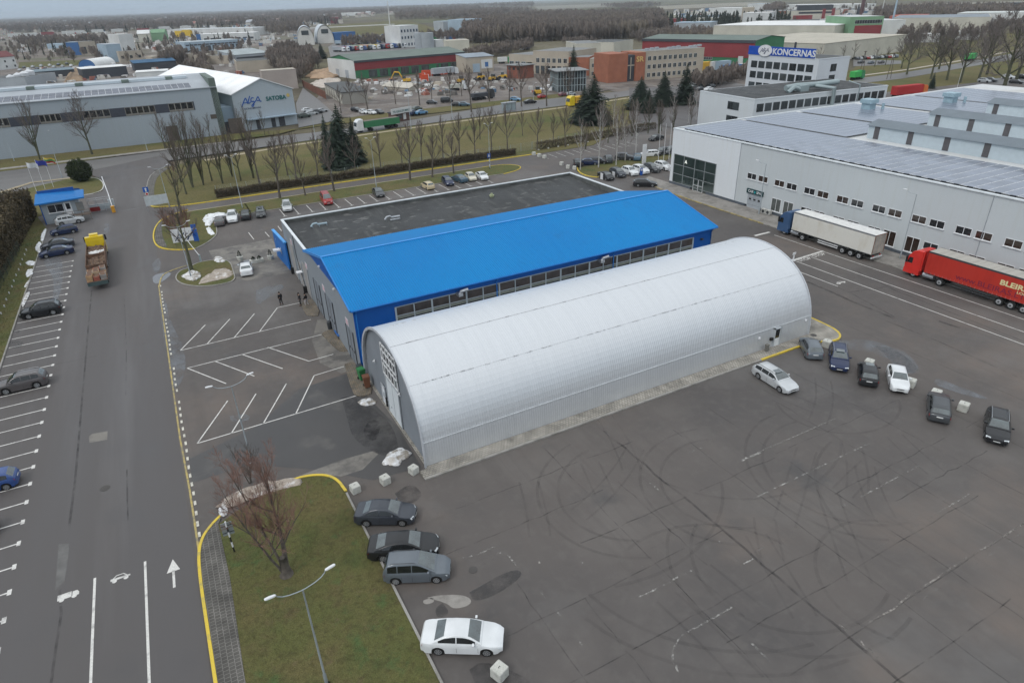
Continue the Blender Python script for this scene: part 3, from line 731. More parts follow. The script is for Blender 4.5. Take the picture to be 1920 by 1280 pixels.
white_wall = facade_mat('white_panels', (.68, .71, .735), .03, .03, .5)
steel = mat('galvanised_steel', (.50, .52, .54), .38, metal=.85, var=.15, scale=3)
steel_d = mat('dark_steel', (.07, .075, .08), .5, metal=.4)
black_m = mat('black_plastic', (.02, .02, .021), .6)
red_paint = mat('red_paint', (.45, .03, .02), .5)
pink_paint = mat('pink_number_paint', (.75, .30, .36), .6)
def hangar_metal():
    m = bpy.data.materials.new('hangar_sheet'); m.use_nodes = True
    n = m.node_tree.nodes; l = m.node_tree.links; b = n['Principled BSDF']
    b.inputs['Metallic'].default_value = .5; b.inputs['Roughness'].default_value = .42; b.inputs['Specular IOR Level'].default_value = .5
    tc = n.new('ShaderNodeTexCoord'); mp = n.new('ShaderNodeMapping'); mp.inputs['Scale'].default_value = (2.2, .12, .12)
    nz = n.new('ShaderNodeTexNoise'); nz.inputs['Scale'].default_value = 1.5; nz.inputs['Detail'].default_value = 6
    l.new(tc.outputs['Object'], mp.inputs[0]); l.new(mp.outputs[0], nz.inputs['Vector'])
    rp = n.new('ShaderNodeValToRGB'); rp.color_ramp.elements[0].position = .25; rp.color_ramp.elements[1].position = .7
    rp.color_ramp.elements[0].color = (.60, .62, .64, 1); rp.color_ramp.elements[1].color = (.64, .66, .68, 1)
    l.new(nz.outputs[0], rp.inputs[0]); l.new(rp.outputs[0], b.inputs['Base Color'])
    return m
hang_m = hangar_metal()
def window(parent, w, h, loc, rz=0, bays=2, glass=None, frame=None, sill=True, name='window', share={}):
    """frame with mullions and sill; pane is a sub-part. faces local -y"""
    g = glass or glass_m; fm = frame or whiteframe; key = (round(w, 3), round(h, 3), bays, g.name, fm.name, sill)
    if key not in share:
        m = MB(); t = .07
        m.box(0, w, -.05, .05, 0, t).box(0, w, -.05, .05, h-t, h).box(0, t, -.05, .05, t, h-t).box(w-t, w, -.05, .05, t, h-t)
        for k in range(1, bays): m.box(w*k/bays-t/2, w*k/bays+t/2, -.045, .05, t, h-t)
        if sill: m.box(-.08, w+.08, -.16, .02, -.07, 0)
        share[key] = (m.mesh('window_frame', fm), MB().box(.02, w-.02, -.012, .03, .02, h-.02).mesh('pane', g))
    a, b = share[key]
    f = link(name, a, parent, loc, rz); link('pane', b, f)
    return f

# --- arched hangar
HX0, HX1, HY0, HY1, HH = 13.1, 58.7, 41.3, 57.75, 8.55
HC, HA = (HY0+HY1)/2, (HY1-HY0)/2
def arch(u):            # u 0..1 from near base to far base
    th = math.pi*(1-u); c, s = math.cos(th), math.sin(th)
    t = c; z = HH*abs(s)**(2/2.6)
    return HC + HA*t, z
hg = empty('arched_hangar', (0, 0, 0), label='long arched hangar clad in corrugated pale metal sheet', cat='hangar')
NA = 56
def arch_tab(n=NA):
    raw = [arch(k/400) for k in range(401)]; L = [0]
    for a, b in zip(raw, raw[1:]): L.append(L[-1]+math.hypot(b[0]-a[0], b[1]-a[1]))
    out = []
    for k in range(n+1):
        s = L[-1]*k/n; i = min(399, max(0, next((j for j in range(400) if L[j+1] >= s), 399)))
        f = (s-L[i])/max(1e-6, L[i+1]-L[i]); out.append((raw[i][0]+(raw[i+1][0]-raw[i][0])*f, raw[i][1]+(raw[i+1][1]-raw[i][1])*f))
    return out
AT = arch_tab()
def arch_n(k):
    a, b = AT[max(0, k-1)], AT[min(NA, k+1)]; dy, dz = b[0]-a[0], b[1]-a[1]; L = math.hypot(dy, dz)
    return (-dz/L, dy/L)
# sheeting courses: each course of sheets laps over the one below
courses = [(0, 5), (5, 15), (15, 24), (24, 32), (32, 41), (41, 51), (51, 56)]
rib = .22; nx = int((HX1-HX0)/rib)
for ci, (k0, k1) in enumerate(courses):
    m = MB(); off = [0, .03, .06, .09, .06, .03, 0][ci]
    rows = []
    for k in range(k0, k1+1):
        ny, nz = arch_n(k); row = []
        lap = .0
        for i in range(nx*4+1):
            x = HX0+(HX1-HX0)*i/(nx*4); ph = i % 4; d = (0, .006, .006, 0)[ph]+off*.6
            row.append((x, AT[k][0]+ny*d, AT[k][1]+nz*d))
        rows.append(row)
    m.loft(rows, closed=False)
    m.build('sheet_course', hang_m, hg)
gb = MB()
front = [(HX0+.25, y, z) for y, z in AT]
gb.poly(front)
MB().poly([(HX1-.25, y, z) for y, z in reversed(AT)]).build('rear_end_wall', mat('hangar_end_wall', (.215, .235, .26), .6, var=.1, scale=.4), hg)
gb.build('end_wall', mat('hangar_end_wall', (.215, .235, .26), .6, var=.1, scale=.4), hg)
for X in (HX0-.04, HX1+.04):
    m = MB(); rings = []
    for k in range(NA+1):
        ny, nz = arch_n(k); y, z = AT[k]; y -= ny*.12; z -= nz*.12; z = max(z, 0)
        rings.append([(X-.06, y, z), (X+.06, y, z), (X+.06, y+ny*.25, z+nz*.25), (X-.06, y+ny*.25, z+nz*.25)])
    fix(m.loft(rings).build('edge_trim', mat('edge_sheet', (.50, .52, .55), .5, metal=.2), hg))
m = MB()
for k, d in ((5, .10),):
    ny, nz = arch_n(k); y, z = AT[k]; m.tube([(HX0, y+ny*d, z+nz*d), (HX1, y+ny*d, z+nz*d)], .025, 5)
m.build('base_rail', trim_w, hg)
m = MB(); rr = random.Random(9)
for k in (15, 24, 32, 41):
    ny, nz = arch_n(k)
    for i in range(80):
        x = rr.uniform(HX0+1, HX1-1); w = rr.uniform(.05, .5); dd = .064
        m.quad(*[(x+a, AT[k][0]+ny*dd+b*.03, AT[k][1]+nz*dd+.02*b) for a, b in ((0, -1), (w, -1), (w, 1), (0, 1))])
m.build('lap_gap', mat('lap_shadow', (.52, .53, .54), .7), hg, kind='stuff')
# gable door, glazed panel above, small door, lamps
fx = HX0+.15
dr = MB().box(fx, fx+.08, 47.35, 50.75, .1, 3.85).build('door', mat('door_white', (.62, .66, .68), .55, var=.06), hg)
MB().box(fx-.06, fx, 47.25, 47.35, .05, 3.95).box(fx-.06, fx, 50.75, 50.85, .05, 3.95).box(fx-.06, fx, 47.25, 50.85, 3.95, 4.05).box(fx-.03, fx-.002, 49.03, 49.07, .1, 3.85).box(fx-.05, fx, 49.9, 50.0, .9, 1.1).build('door_frame', greyframe, dr)
gw = MB()
for yy in (47.1, 47.9, 48.75, 49.6, 50.45, 51.0): gw.box(fx-.08, fx+.02, yy-.05, yy+.05, 4.25, 7.4)
for zz in (4.25, 5.25, 5.8, 6.7, 7.35): gw.box(fx-.078, fx+.022, 47.05, 51.05, zz-.05, zz+.05)
gf = gw.build('window', whiteframe, hg)
for j, (y0, y1) in enumerate(((47.15, 47.85), (47.95, 48.7), (48.8, 49.55), (49.65, 50.4), (50.5, 50.95))):
    for k, (z0, z1) in enumerate(((4.3, 5.2), (5.3, 5.75), (5.85, 6.65), (6.75, 7.3))):
        MB().box(fx-.02, fx+.01, y0, y1, z0, z1).build('pane', glass_m if (j*3+k*5) % 7 else glass_lt, gf)
sdr = MB().box(fx, fx+.07, 51.7, 52.65, .08, 2.15).build('small_door', mat('door_white2', (.66, .68, .70), .5), hg)
MB().box(fx-.05, fx, 51.62, 51.7, .05, 2.2).box(fx-.05, fx, 52.65, 52.73, .05, 2.2).box(fx-.05, fx, 51.62, 52.73, 2.15, 2.25).box(fx-.04, fx-.003, 51.95, 52.4, .95, 1.5).build('door_frame', greyframe, sdr)
MB().box(fx-.1, fx, 51.3, 51.55, .3, 1.2).build('meter_box', black_m, hg)
for y, z in ((46.85, 4.1), (53.9, 4.0)): MB().cyl((fx-.18, y, z), .09, .18, 8, axis='x').box(fx-.05, fx, y-.12, y+.12, z-.15, z+.15).build('wall_lamp', whiteframe, hg)
# side door box cut into the curved side, with hood
sd_ = MB().box(53.2, 54.0, 41.22, 42.3, .05, 2.2).build('side_door', mat('door_white3', (.70, .72, .73), .5), hg)
MB().box(53.12, 53.2, 41.12, 42.4, 0, 2.3).box(54.0, 54.08, 41.12, 42.4, 0, 2.3).box(53.12, 54.08, 41.12, 42.4, 2.2, 2.3).build('door_frame', greyframe, sd_)
MB().box(53.3, 53.9, 41.19, 41.22, 1.1, 2.1).build('pane', glass_m, sd_)
MB().box(52.6, 52.95, 41.1, 41.5, 1.0, 1.3).build('letter_box', black_m, hg)
for x in (58.0, 51.0): MB().cyl((x, 41.3, 1.9 if x > 55 else 1.6), .1, .2, 8).build('wall_lamp', whiteframe, hg)
MB().box(51.7, 52.0, 40.7, 41.0, .12, .85).box(51.67, 52.03, 40.67, 41.03, .85, .92).build('litter_bin', mat('bin_concrete', (.16, .155, .14), .8), label='small grey litter bin on the pavement by the hangar side door', cat='litter bin')

# --- blue shed
BX0, BX1, BY0, BY1, BE, BR = 13.1, 60.9, 59.35, 79.8, 7.35, 9.85
BM = 69.0
bs = empty('blue_shed', (0, 0, 0), label='long grey-walled shed with bright blue ribbed gable roof', cat='industrial hall')
MB().quad((BX0, BY1, 0), (BX0, BY0, 0), (BX0, BY0, BE), (BX0, BY1, BE)).build('gable_wall', grey_wall, bs)
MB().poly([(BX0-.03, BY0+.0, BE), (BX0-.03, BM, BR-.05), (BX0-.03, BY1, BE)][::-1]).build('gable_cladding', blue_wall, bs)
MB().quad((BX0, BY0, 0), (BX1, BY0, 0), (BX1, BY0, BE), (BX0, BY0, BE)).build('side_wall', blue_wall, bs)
MB().poly([(BX1, BY0, 0), (BX1, BY1, 0), (BX1, BY1, BE), (BX1, BM, BR-.05), (BX1, BY0, BE)]).build('far_gable_wall', grey_wall, bs)
MB().quad((BX1, BY1, 0), (BX0, BY1, 0), (BX0, BY1, BE), (BX1, BY1, BE)).build('back_wall', grey_wall, bs)
def ribbed(x0, x1, a, b, p=.25, d=.04):
    """ribbed sheet between the lines at a=(y,z) and b=(y,z), ribs run a->b"""
    n = int((x1-x0)/p); dy, dz = b[0]-a[0], b[1]-a[1]; L = math.hypot(dy, dz); ny, nz = -dz/L, dy/L
    if nz < 0: ny, nz = -ny, -nz
    rows = []
    for q in (a, b):
        row = []
        for i in range(n*4+1):
            ph = i % 4; x = x0+(x1-x0)*i/(n*4); e = (0, d, d, 0)[ph]; row.append((x, q[0]+ny*e, q[1]+nz*e))
        rows.append(row)
    return MB().loft(rows, closed=False)
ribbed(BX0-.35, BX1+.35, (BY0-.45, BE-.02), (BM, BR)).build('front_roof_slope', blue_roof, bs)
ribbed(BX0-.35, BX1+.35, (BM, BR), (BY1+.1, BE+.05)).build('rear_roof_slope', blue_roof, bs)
MB().box(BX0-.37, BX1+.37, BM-.16, BM+.16, BR+.02, BR+.07).build('ridge_cap', mat('blue_ridge', (.04, .27, .66), .4), bs)
for X in (BX0-.36, BX1+.36):
    rk = MB()
    rk.poly([(X-.03, BY0-.46, BE-.22), (X-.03, BM, BR-.2), (X-.03, BM, BR+.06), (X-.03, BY0-.46, BE+.03)]).poly([(X+.03, BY0-.46, BE-.22), (X+.03, BM, BR-.2), (X+.03, BM, BR+.06), (X+.03, BY0-.46, BE+.03)][::-1])
    rk.quad((X-.05, BY0-.46, BE+.05), (X+.05, BY0-.46, BE+.05), (X+.05, BM, BR+.08), (X-.05, BM, BR+.08))
    rk.quad((X-.05, BM, BR+.08), (X+.05, BM, BR+.08), (X+.05, BY1+.1, BE+.14), (X-.05, BY1+.1, BE+.14))
    rk.poly([(X-.03, BY1+.1, BE-.2), (X-.03, BM, BR-.2), (X-.03, BM, BR+.06), (X-.03, BY1+.1, BE+.08)])
    rk.build('rake_trim', mat('blue_rake', (.02, .22, .60), .4), bs)
MB().tube([(BX0-.3, BY0-.55, BE-.06), (BX1+.3, BY0-.55, BE-.06)], .09, 8).box(BX0-.3, BX1+.3, BY0-.44, BY0-.02, BE-.2, BE-.15).build('gutter', blue_fascia, bs)
for X in (13.35, 29.2, 45.0, 60.7):
    MB().tube([(X, BY0-.5, BE-.12), (X, BY0-.12, BE-.6), (X, BY0-.12, .2)], .06, 8).build('downpipe', mat('blue_pipe', (.02, .17, .50), .4) if X < 60 else steel, bs)
# ribbon of glazing
rbn = MB(); x0r, x1r, z0r, z1r = 17.5, 57.6, 4.45, 6.48
nb = 20; stp = (x1r-x0r)/nb
rbn.box(x0r, x1r, BY0-.08, BY0-.001, z0r, z0r+.07).box(x0r, x1r, BY0-.08, BY0-.001, z1r-.07, z1r).box(x0r, x1r, BY0-.07, BY0-.001, z0r+.95, z0r+1.03)
for k in range(nb+1): rbn.box(x0r+k*stp-(.05 if k % 2 else .09), x0r+k*stp+(.05 if k % 2 else .09), BY0-.10, BY0-.001, z0r+.01, z1r-.01)
rf = rbn.build('ribbon_window', mat('window_steel', (.36, .41, .44), .5), bs)
for k in range(nb):
    for (a, b, mm) in ((z0r+.07, z0r+.95, glass_m), (z0r+1.03, z1r-.07, mat('ribbon_glass_upper', (.055, .045, .04), .1, var=.4, scale=1, spec=.8))):
        MB().box(x0r+k*stp+.06, x0r+(k+1)*stp-.06, BY0-.03, BY0-.004, a, b).build('pane', mm, rf)
    MB().quad((x0r+k*stp+.06, BY0-.034, z0r+.62), (x0r+(k+1)*stp-.06, BY0-.034, z0r+.62), (x0r+(k+1)*stp-.06, BY0-.034, z0r+.90), (x0r+k*stp+.06, BY0-.034, z0r+.90)).build('interior_rail', mat('rail_seen_through_glass', (.20, .22, .19), .6), rf)
for X in (24.6, 43.0):
    m = MB().box(X-.25, X+.25, BY0-.75, BY0-.05, 6.25, 6.6).tube([(X, BY0-.5, 6.55), (X+.05, BY0-.55, 6.75), (X+.9, BY0-.6, 6.85)], .17, 10)
    m.build('exhaust_fan', steel, bs)
MB().box(58.9, 59.2, BY0-.3, BY0, 5.9, 6.1).build('wall_lamp', steel_d, bs)
# gable wall doors and numbers: (y centre, width, height)
for yc, w, h, num in ((61.95, 2.6, 4.1, '6'), (70.3, 3.2, 4.4, '5'), (76.4, 3.0, 4.3, '4')):
    d = MB().box(BX0-.05, BX0-.002, yc-w/2, yc+w/2, .05, h).build('door', mat('grey_door', (.19, .21, .235), .6, var=.06), bs)
    MB().box(BX0-.10, BX0-.051, yc-w/2-.05, yc-w/2+.04, .02, h+.05).box(BX0-.10, BX0-.051, yc+w/2-.04, yc+w/2+.05, .02, h+.05).box(BX0-.07, BX0-.051, yc-.01, yc+.01, .1, h).build('door_frame', steel_d, d)
    for k in (-.35, 0, .35): MB().box(BX0-.07, BX0-.052, yc+k*w*.8-.16, yc+k*w*.8+.16, 1.45, 1.75).build('door_window', glass_m, d)
for yc, num, z in ((62.6, '55', 4.25), (72.4, '54', 4.55), (81.6, '53', 4.3), (90.3, '12', 5.0)):
    MB().box(BX0-.035, BX0-.001, yc-.55, yc+.55, z-.05, z+.75).build('number_plate', mat('pale_sign', (.55, .52, .55), .6), bs)
    text(num, .75, pink_paint, bs, (BX0-.04, yc, z+.08), (R(90), 0, R(-90)), name='number', ext=.003)
for yc, z in ((66.3, 6.9), (72.5, 7.5)): MB().box(BX0-.2, BX0, yc-.12, yc+.12, z, z+.18).build('floodlight', whiteframe, bs)

# --- flat roofed hall behind it
FX0, FX1, FY0, FY1, FZ = 13.1, 62.7, 79.82, 96.1, 6.95
fr = empty('flat_roof_hall', (0, 0, 0), label='grey hall with dark felt flat roof and white parapet edge behind the blue roof', cat='industrial hall')
MB().quad((FX0, FY1, 0), (FX0, FY0, 0), (FX0, FY0, FZ), (FX0, FY1, FZ)).quad((FX0, FY1, 0), (FX0, FY1, FZ), (FX1, FY1, FZ), (FX1, FY1, 0)).quad((FX1, FY1, 0), (FX1, FY1, FZ), (FX1, FY0, FZ), (FX1, FY0, 0)).build('wall', grey_wall, fr)
dk = []
nxr, nyr = 40, 16
MB().grid(lambda u, v: (FX0+.3+(FX1-FX0-.6)*u, FY0+(FY1-FY0-.3)*v, FZ-.95+.5*v+.05*math.sin(u*37)*math.sin(v*5)), nxr, nyr).build('roof', felt, fr, smooth=True)
MB().box(FX0-.05, FX0+.3, FY0+.3, FY1+.05, FZ, FZ+.12).box(FX0-.05, FX1+.05, FY1-.3, FY1+.05, FZ+.004, FZ+.124).box(FX1-.3, FX1+.05, FY0+.3, FY1-.3, FZ, FZ+.12).build('parapet_cap', trim_w, fr)
MB().quad((FX0+.3, FY1-.3, FZ), (FX1-.3, FY1-.3, FZ), (FX1-.3, FY1-.32, FZ-1), (FX0+.3, FY1-.32, FZ-1)).quad((FX0+.3, FY0, FZ), (FX0+.3, FY1-.3, FZ), (FX0+.32, FY1-.3, FZ-1), (FX0+.32, FY0, FZ-1)).quad((FX1-.3, FY1-.3, FZ), (FX1-.3, FY0, FZ), (FX1-.32, FY0, FZ-1), (FX1-.32, FY1-.3, FZ-1)).build('parapet_inner', mat('parapet_felt', (.10, .105, .10), .8, var=.3, scale=.7), fr)
for (a, b, c) in ((16.4, 91.9, 0), (26.4, 89.2, 1)):
    m = MB().tube([(a, b, FZ-.45), (a+.3, b, FZ-.1), (a+.8, b, FZ-.05), (a+1.0, b, FZ-.25), (a+2.3, b+.1, FZ-.3)], .14, 8)
    m.box(a+.8, a+2.3, b-.2, b+.2, FZ-.75, FZ-.6)
    for q in (a+.2, a+1.1, a+2.2): m.tube([(q, b-.2, FZ-.9), (q, b-.2, FZ-.35)], .03, 4)
    m.build('roof_duct', mat('duct_blue_grey', (.35, .45, .50), .5) if c == 0 else steel, fr, smooth=True, angle=40)
m = MB().cyl((45, 91.7, FZ-.7), .3, .35, 12).cyl((45, 91.7, FZ-.35), .4, .12, 12).cyl((45, 91.7, FZ-.23), .18, .25, 12).build('roof_vent', mat('vent_green', (.33, .36, .22), .6), fr)
for (yc, w, h) in ((90.9, 2.6, 4.9), (86.6, 2.2, 3.6), (83.0, 3.0, 4.4)):
    d = MB().box(FX0-.045, FX0-.002, yc-w/2, yc+w/2, .05, h).build('door', mat('recess_door', (.30, .29, .28), .6, var=.1), fr)
    MB().box(FX0-.09, FX0-.046, yc-w/2-.04, yc-w/2+.05, .02, h).box(FX0-.09, FX0-.046, yc+w/2-.05, yc+w/2+.04, .02, h).build('door_frame', greyframe, d)
MB().tube([(FX0-.08, 87.9, FZ), (FX0-.08, 87.7, 4), (FX0-.08, 84.6, .3)], .05, 6).build('conduit', steel_d, fr)
for y in (84.3, 92.4): MB().box(FX0-.5, FX0-.02, y-.2, y+.2, .05, .9).build('meter_box', black_m, fr)
MB().box(FX0-.8, FX0-.02, 85.2, 86.0, 2.5, 2.62).build('canopy', whiteframe, fr)
# blue advertising wing wall
bw = empty('blue_screen_wall', (0, 0, 0), label='blue fin wall with white emblem standing against the grey hall corner', cat='screen wall')
MB().prism([(12.3, 101.6), (12.5, 101.6), (12.9, 94.2), (12.7, 94.2)], 0, 4.1).build('panel', mat('blue_fin', (.012, .13, .42), .5), bw)
MB().prism([(12.2, 101.65), (12.6, 101.65), (13.0, 94.15), (12.6, 94.15)], 4.1, 4.25).build('cap', mat('blue_cap', (.08, .35, .75), .4), bw)
ang = math.atan2(-7.4, .4)
text('A', 1.5, whiteframe, bw, (12.42, 97.6, 1.6), (R(90), 0, ang), name='emblem', ext=.005, shear=.3)
text('c', .7, whiteframe, bw, (12.33, 100.2, 2.9), (R(90), 0, ang), name='emblem', ext=.005)
MB().box(11.4, 12.35, 97.2, 98.2, 2.1, 2.3).build('canopy', whiteframe, bw)

# --- long building on the right
RX, RY1, RZ = 90.4, 101.4, 10.65
lb = empty('long_showroom_building', (0, 0, 0), label='huge pale grey building with rows of paired windows and solar roof', cat='industrial building')
MB().quad((RX, 83.72, .5), (RX, -25, .5), (RX, -25, RZ), (RX, 83.72, RZ)).build('front_wall', lightgrey_wall, lb)
Yq = RX-.12
MB().quad((Yq, RY1, .55), (Yq, 100.45, .55), (Yq, 100.45, 6.1), (Yq, RY1, 6.1)).quad((Yq, 88.95, .55), (Yq, 83.72, .55), (Yq, 83.72, 6.1), (Yq, 88.95, 6.1)).quad((Yq, RY1, 6.1), (Yq, 83.72, 6.1), (Yq, 83.72, RZ+.1), (Yq, RY1, RZ+.1)).quad((RX-.12, 83.72, .5), (RX, 83.72, .5), (RX, 83.72, RZ), (RX-.12, 83.72, RZ)).build('showroom_wall', white_wall, lb)
MB().quad((RX-.12, RY1, 0), (RX-.12, RY1, RZ+.1), (195, RY1, RZ), (195, RY1, 0)).quad((195, RY1, 0), (195, RY1, RZ), (195, -25, RZ), (195, -25, 0)).build('rear_wall', lightgrey_wall, lb)
MB().box(RX-.17, RX+.3, -25, 76.9, 0, .5).box(RX-.17, RX+.3, 81.1, 90.9, 0, .5).box(RX-.17, RX+.3, 95.2, RY1+.05, 0, .56).build('plinth', mat('plinth_grey', (.095, .11, .13), .7), lb)
MB().quad((RX, -25, RZ-.15), (195, -25, RZ-.15), (195, RY1, RZ+.25), (RX, RY1, RZ+.02)).build('roof', roof_white, lb)
MB().box(RX-.2, RX+.3, -25, RY1+.1, RZ+.1, RZ+.25).box(RX+.3, 195, RY1-.2, RY1+.15, RZ+.102, RZ+.252).build('parapet_cap', trim_w, lb)
for y in (83.72, 41.9, 3.0): MB().box(RX-.06, RX-.001, y-.03, y+.03, .5, RZ).build('panel_joint', mat('joint_grey', (.30, .33, .36), .6), lb)
tall = {75.45: (1, 1), 69.4: (0, 0), 63.35: (0, 0), 57.35: (0, 1), 51.3: (1, 0), 45.2: (0, 0), 39.1: (0, 0)}
k = 0
for i in range(17):
    y0 = 81.45-i*6.04
    for j in range(2):
        yy = y0-j*2.52; gl_ = (glass_m, glass_brown)[(i+j) % 2]
        window(lb, 2.05, 1.05, (RX-.01, yy, 5.0), R(-90), 2, gl_)
        if i == 0: continue
        t = [v for kk, v in tall.items() if abs(kk-y0) < .6]
        is_t = t[0][j] if t else (i*2+j) % 5 == 0
        if is_t: window(lb, 2.0, 2.2, (RX-.01, yy, .72), R(-90), 2, mat('milky_lower_glass', (.11, .12, .115), .2, var=.4, scale=.5) if i < 3 else gl_)
        else: window(lb, 2.05, 1.05, (RX-.01, yy, 1.78), R(-90), 2, gl_)
# curtain wall of the showroom: y 100.4..89, z .5..6.1
cw = MB(); ys = [100.45, 97.6, 94.5, 91.8, 88.95]; zs = [.62, 2.35, 4.15, 6.1]
for y in ys: cw.box(RX-.2, RX-.08, y-.06, y+.06, .6, 6.15)
for z in zs: cw.box(RX-.19, RX-.09, ys[-1], ys[0], z-.05, z+.05)
cf = cw.build('curtain_wall', mat('alu_frame', (.38, .41, .42), .4, metal=.5), lb)
sg = bpy.data.materials.new('showroom_glass'); sg.use_nodes = True
_b = sg.node_tree.nodes['Principled BSDF']; _b.inputs['Base Color'].default_value = (.06, .10, .095, 1); _b.inputs['Roughness'].default_value = .05; _b.inputs['Alpha'].default_value = .32; _b.inputs['Specular IOR Level'].default_value = .8
for a, b in zip(ys, ys[1:]):
    for c, d in zip(zs, zs[1:]):
        if c < 1 and a == 94.5: continue
        MB().quad((RX-.15, a-.06, c+.05), (RX-.15, b+.06, c+.05), (RX-.15, b+.06, d-.05), (RX-.15, a-.06, d-.05)).build('pane', sg, cf)
MB().box(RX-.18, RX-.1, 93.1, 93.2, .1, 2.3).box(RX-.18, RX-.1, 94.4, 94.5, .1, 2.3).box(RX-.18, RX-.1, 91.85, 91.95, .1, 2.3).box(RX-.18, RX-.1, 91.95, 94.4, 1.15, 1.22).box(RX-.18, RX-.1, 91.95, 94.4, .08, .14).build('entrance_door', whiteframe, cf)
MB().quad((RX-.14, 94.4, .14), (RX-.14, 91.95, .14), (RX-.14, 91.95, 2.3), (RX-.14, 94.4, 2.3)).build('door_pane', sg, cf)
# room behind the glass
lb['label'] = 'huge pale grey building with paired windows, glazed corner and solar roof'
rm = MB().box(RX+7, RX+7.2, 84, 101, 0, 6.4).box(RX+.3, RX+7, 83.9, 84.0, 0, 6.4).box(RX+.3, RX+7, 101.0, 101.1, 0, 6.4).box(RX+.3, RX+7.2, 83.9, 101.1, 6.3, 6.4).build('room', mat('room_wall', (.15, .18, .17), .8, var=.15, scale=.4), lb)
MB().quad((RX+.2, 84, .13), (RX+7, 84, .13), (RX+7, 101, .13), (RX+.2, 101, .13)).build('room_floor', mat('room_floor', (.22, .25, .24), .3), lb)
m = MB()
for y in (85, 86.6, 88.2, 90, 92): m.box(RX+4.5, RX+5.0, y, y+.35, 2.2, 6.0)
m.box(RX+2, RX+5, 97, 97.6, .4, 1.1).box(RX+3, RX+4.5, 95.4, 96.2, .3, 1.2).cbox((RX+3, 98.6, .13), (2, 1.2, .8))
m.build('room_fittings', mat('fitting_dark', (.06, .065, .065), .5), lb)
for z, y in ((5.4, 98.5),): text('A', 1.0, emis('lit_tube', (.9, .95, .85), 1.2), lb, (RX+1.2, y, 4.3), (R(90), 0, R(-90)), name='lit_emblem', ext=.02)
MB().box(RX+1.5, RX+1.6, 97.2, 99.6, 5.6, 5.66).build('ceiling_lamp', MATS['lit_tube'], lb)
# car wash door and sign
cs = MB().box(RX-.25, RX-.005, 77.3, 80.95, 2.62, 3.4).build('sign', mat('sign_dark_green', (.015, .05, .055), .5), lb)
text('CAR', .62, whiteframe, cs, (RX-.26, 80.0, 2.82), (R(90), 0, R(-90)), ext=.006, bold=.012); text('SPA', .62, whiteframe, cs, (RX-.26, 78.2, 2.82), (R(90), 0, R(-90)), ext=.006, bold=.012)
MB().cyl((RX-.26, 79.1, 3.0), .2, .01, 12, axis='x').build('logo_mark', mat('teal_mark', (.03, .30, .33), .4), cs)
gd = MB().box(RX-.05, RX-.004, 77.5, 80.7, .02, 2.6).build('garage_door', mat('garage_door_grey', (.36, .39, .42), .5), lb)
for z in (.65, 1.3, 1.95): MB().box(RX-.056, RX-.051, 77.5, 80.7, z-.012, z+.012).build('door_joint', steel_d, gd)
for y in (78.1, 79.1, 80.1): MB().box(RX-.08, RX-.051, y-.25, y+.25, 1.5, 1.8).build('door_window', glass_m, gd)
for y in (76.0, 75.0):
    m = MB().box(RX-1.1, RX-.5, y-.42, y+.42, .2, .95).build('air_conditioner', mat('ac_body', (.50, .50, .47), .6), label='beige air conditioner at the wall, %s' % ('nearer to the garage door' if y > 75.5 else 'closer to the blue lorry'), cat='air conditioner', group='air conditioner pair')
    MB().cyl((RX-1.13, y, .57), .28, .04, 14, axis='x').build('fan_grille', steel_d, m)
# roof lanterns
gp_m = mat('lantern_panel', (.46, .53, .57), .4, var=.05); lr_m = mat('lantern_roof', (.15, .18, .205), .55, var=.08, scale=.5); lv_m = mat('lantern_louvre', (.10, .095, .10), .6)
for n_, (x, y1, w, z0) in enumerate(((110.5, 74.1, 5.2, RZ+.1), (129.0, 74.9, 5.2, RZ+.15), (149.0, 75.5, 5.2, RZ+.2), (169, 76, 5.2, RZ+.2))):
    h = 2.15; le = link('roof_lantern', MB().box(x, x+w, -20, y1, z0-.1, z0+h).mesh('roof_lantern', gp_m), lb)
    pr = [(-.35, h-.02), (w/2, h+.75), (w+.35, h-.02)]
    MB().loft([[(x+a, yy, z0+b) for a, b in pr] for yy in (-20, y1+.3)]).build('lantern_roof', lr_m, le)
    for q in range(15):
        yy = y1-1.2-q*6.05
        MB().box(x-.05, x-.002, yy-.95, yy, z0, z0+h-.1).build('louvre', lv_m, le)
# solar panels: 1.65 x 1.0 modules laid in strips of 1.72
sol = mat('solar_cell', (.165, .185, .235), .3, var=.1, scale=.2, spec=.7, coat=.4, objvar=.2)
sol_f = mat('solar_frame', (.74, .76, .78), .4)
pw, ph = 1.66, 1.24
cellmesh = MB().box(.045, ph-.045, .045, pw-.045, .03, .05).mesh('solar_panel', sol)
framemesh = MB().box(0, ph, 0, pw, 0, .035).mesh('panel_frame', sol_f)
dkcell = mat('solar_cell_dark', (.022, .024, .028), .45)  # panel ends; dark reflection of the away-tilted last row put into colour
bm_bulk, bm_bulkf, tri, cnt = MB(), MB(), MB(), 0
cands = []
for r_ in range(62):
    y = 100.2-1.72*(r_+1)-.25
    if abs(y-52.5-.4) < .0: continue
    for c_ in range(12):
        x = RX+.75+c_*(ph+.03)
        cands.append((y, x, c_))
def tilt(c_): return .10 if c_ % 2 == 0 else -.10
vis = []
for y, x, c_ in cands:
    z = RZ+.32
    q = (y > 35)
    vis.append((y, x, z, c_))
vis.sort(key=lambda t: -(1 if t[0] > 36 else 0)*1000+t[0]+t[1]*.3)
near = [v for v in vis if v[0] > 36][:280]
nset = set(id(v) for v in near)
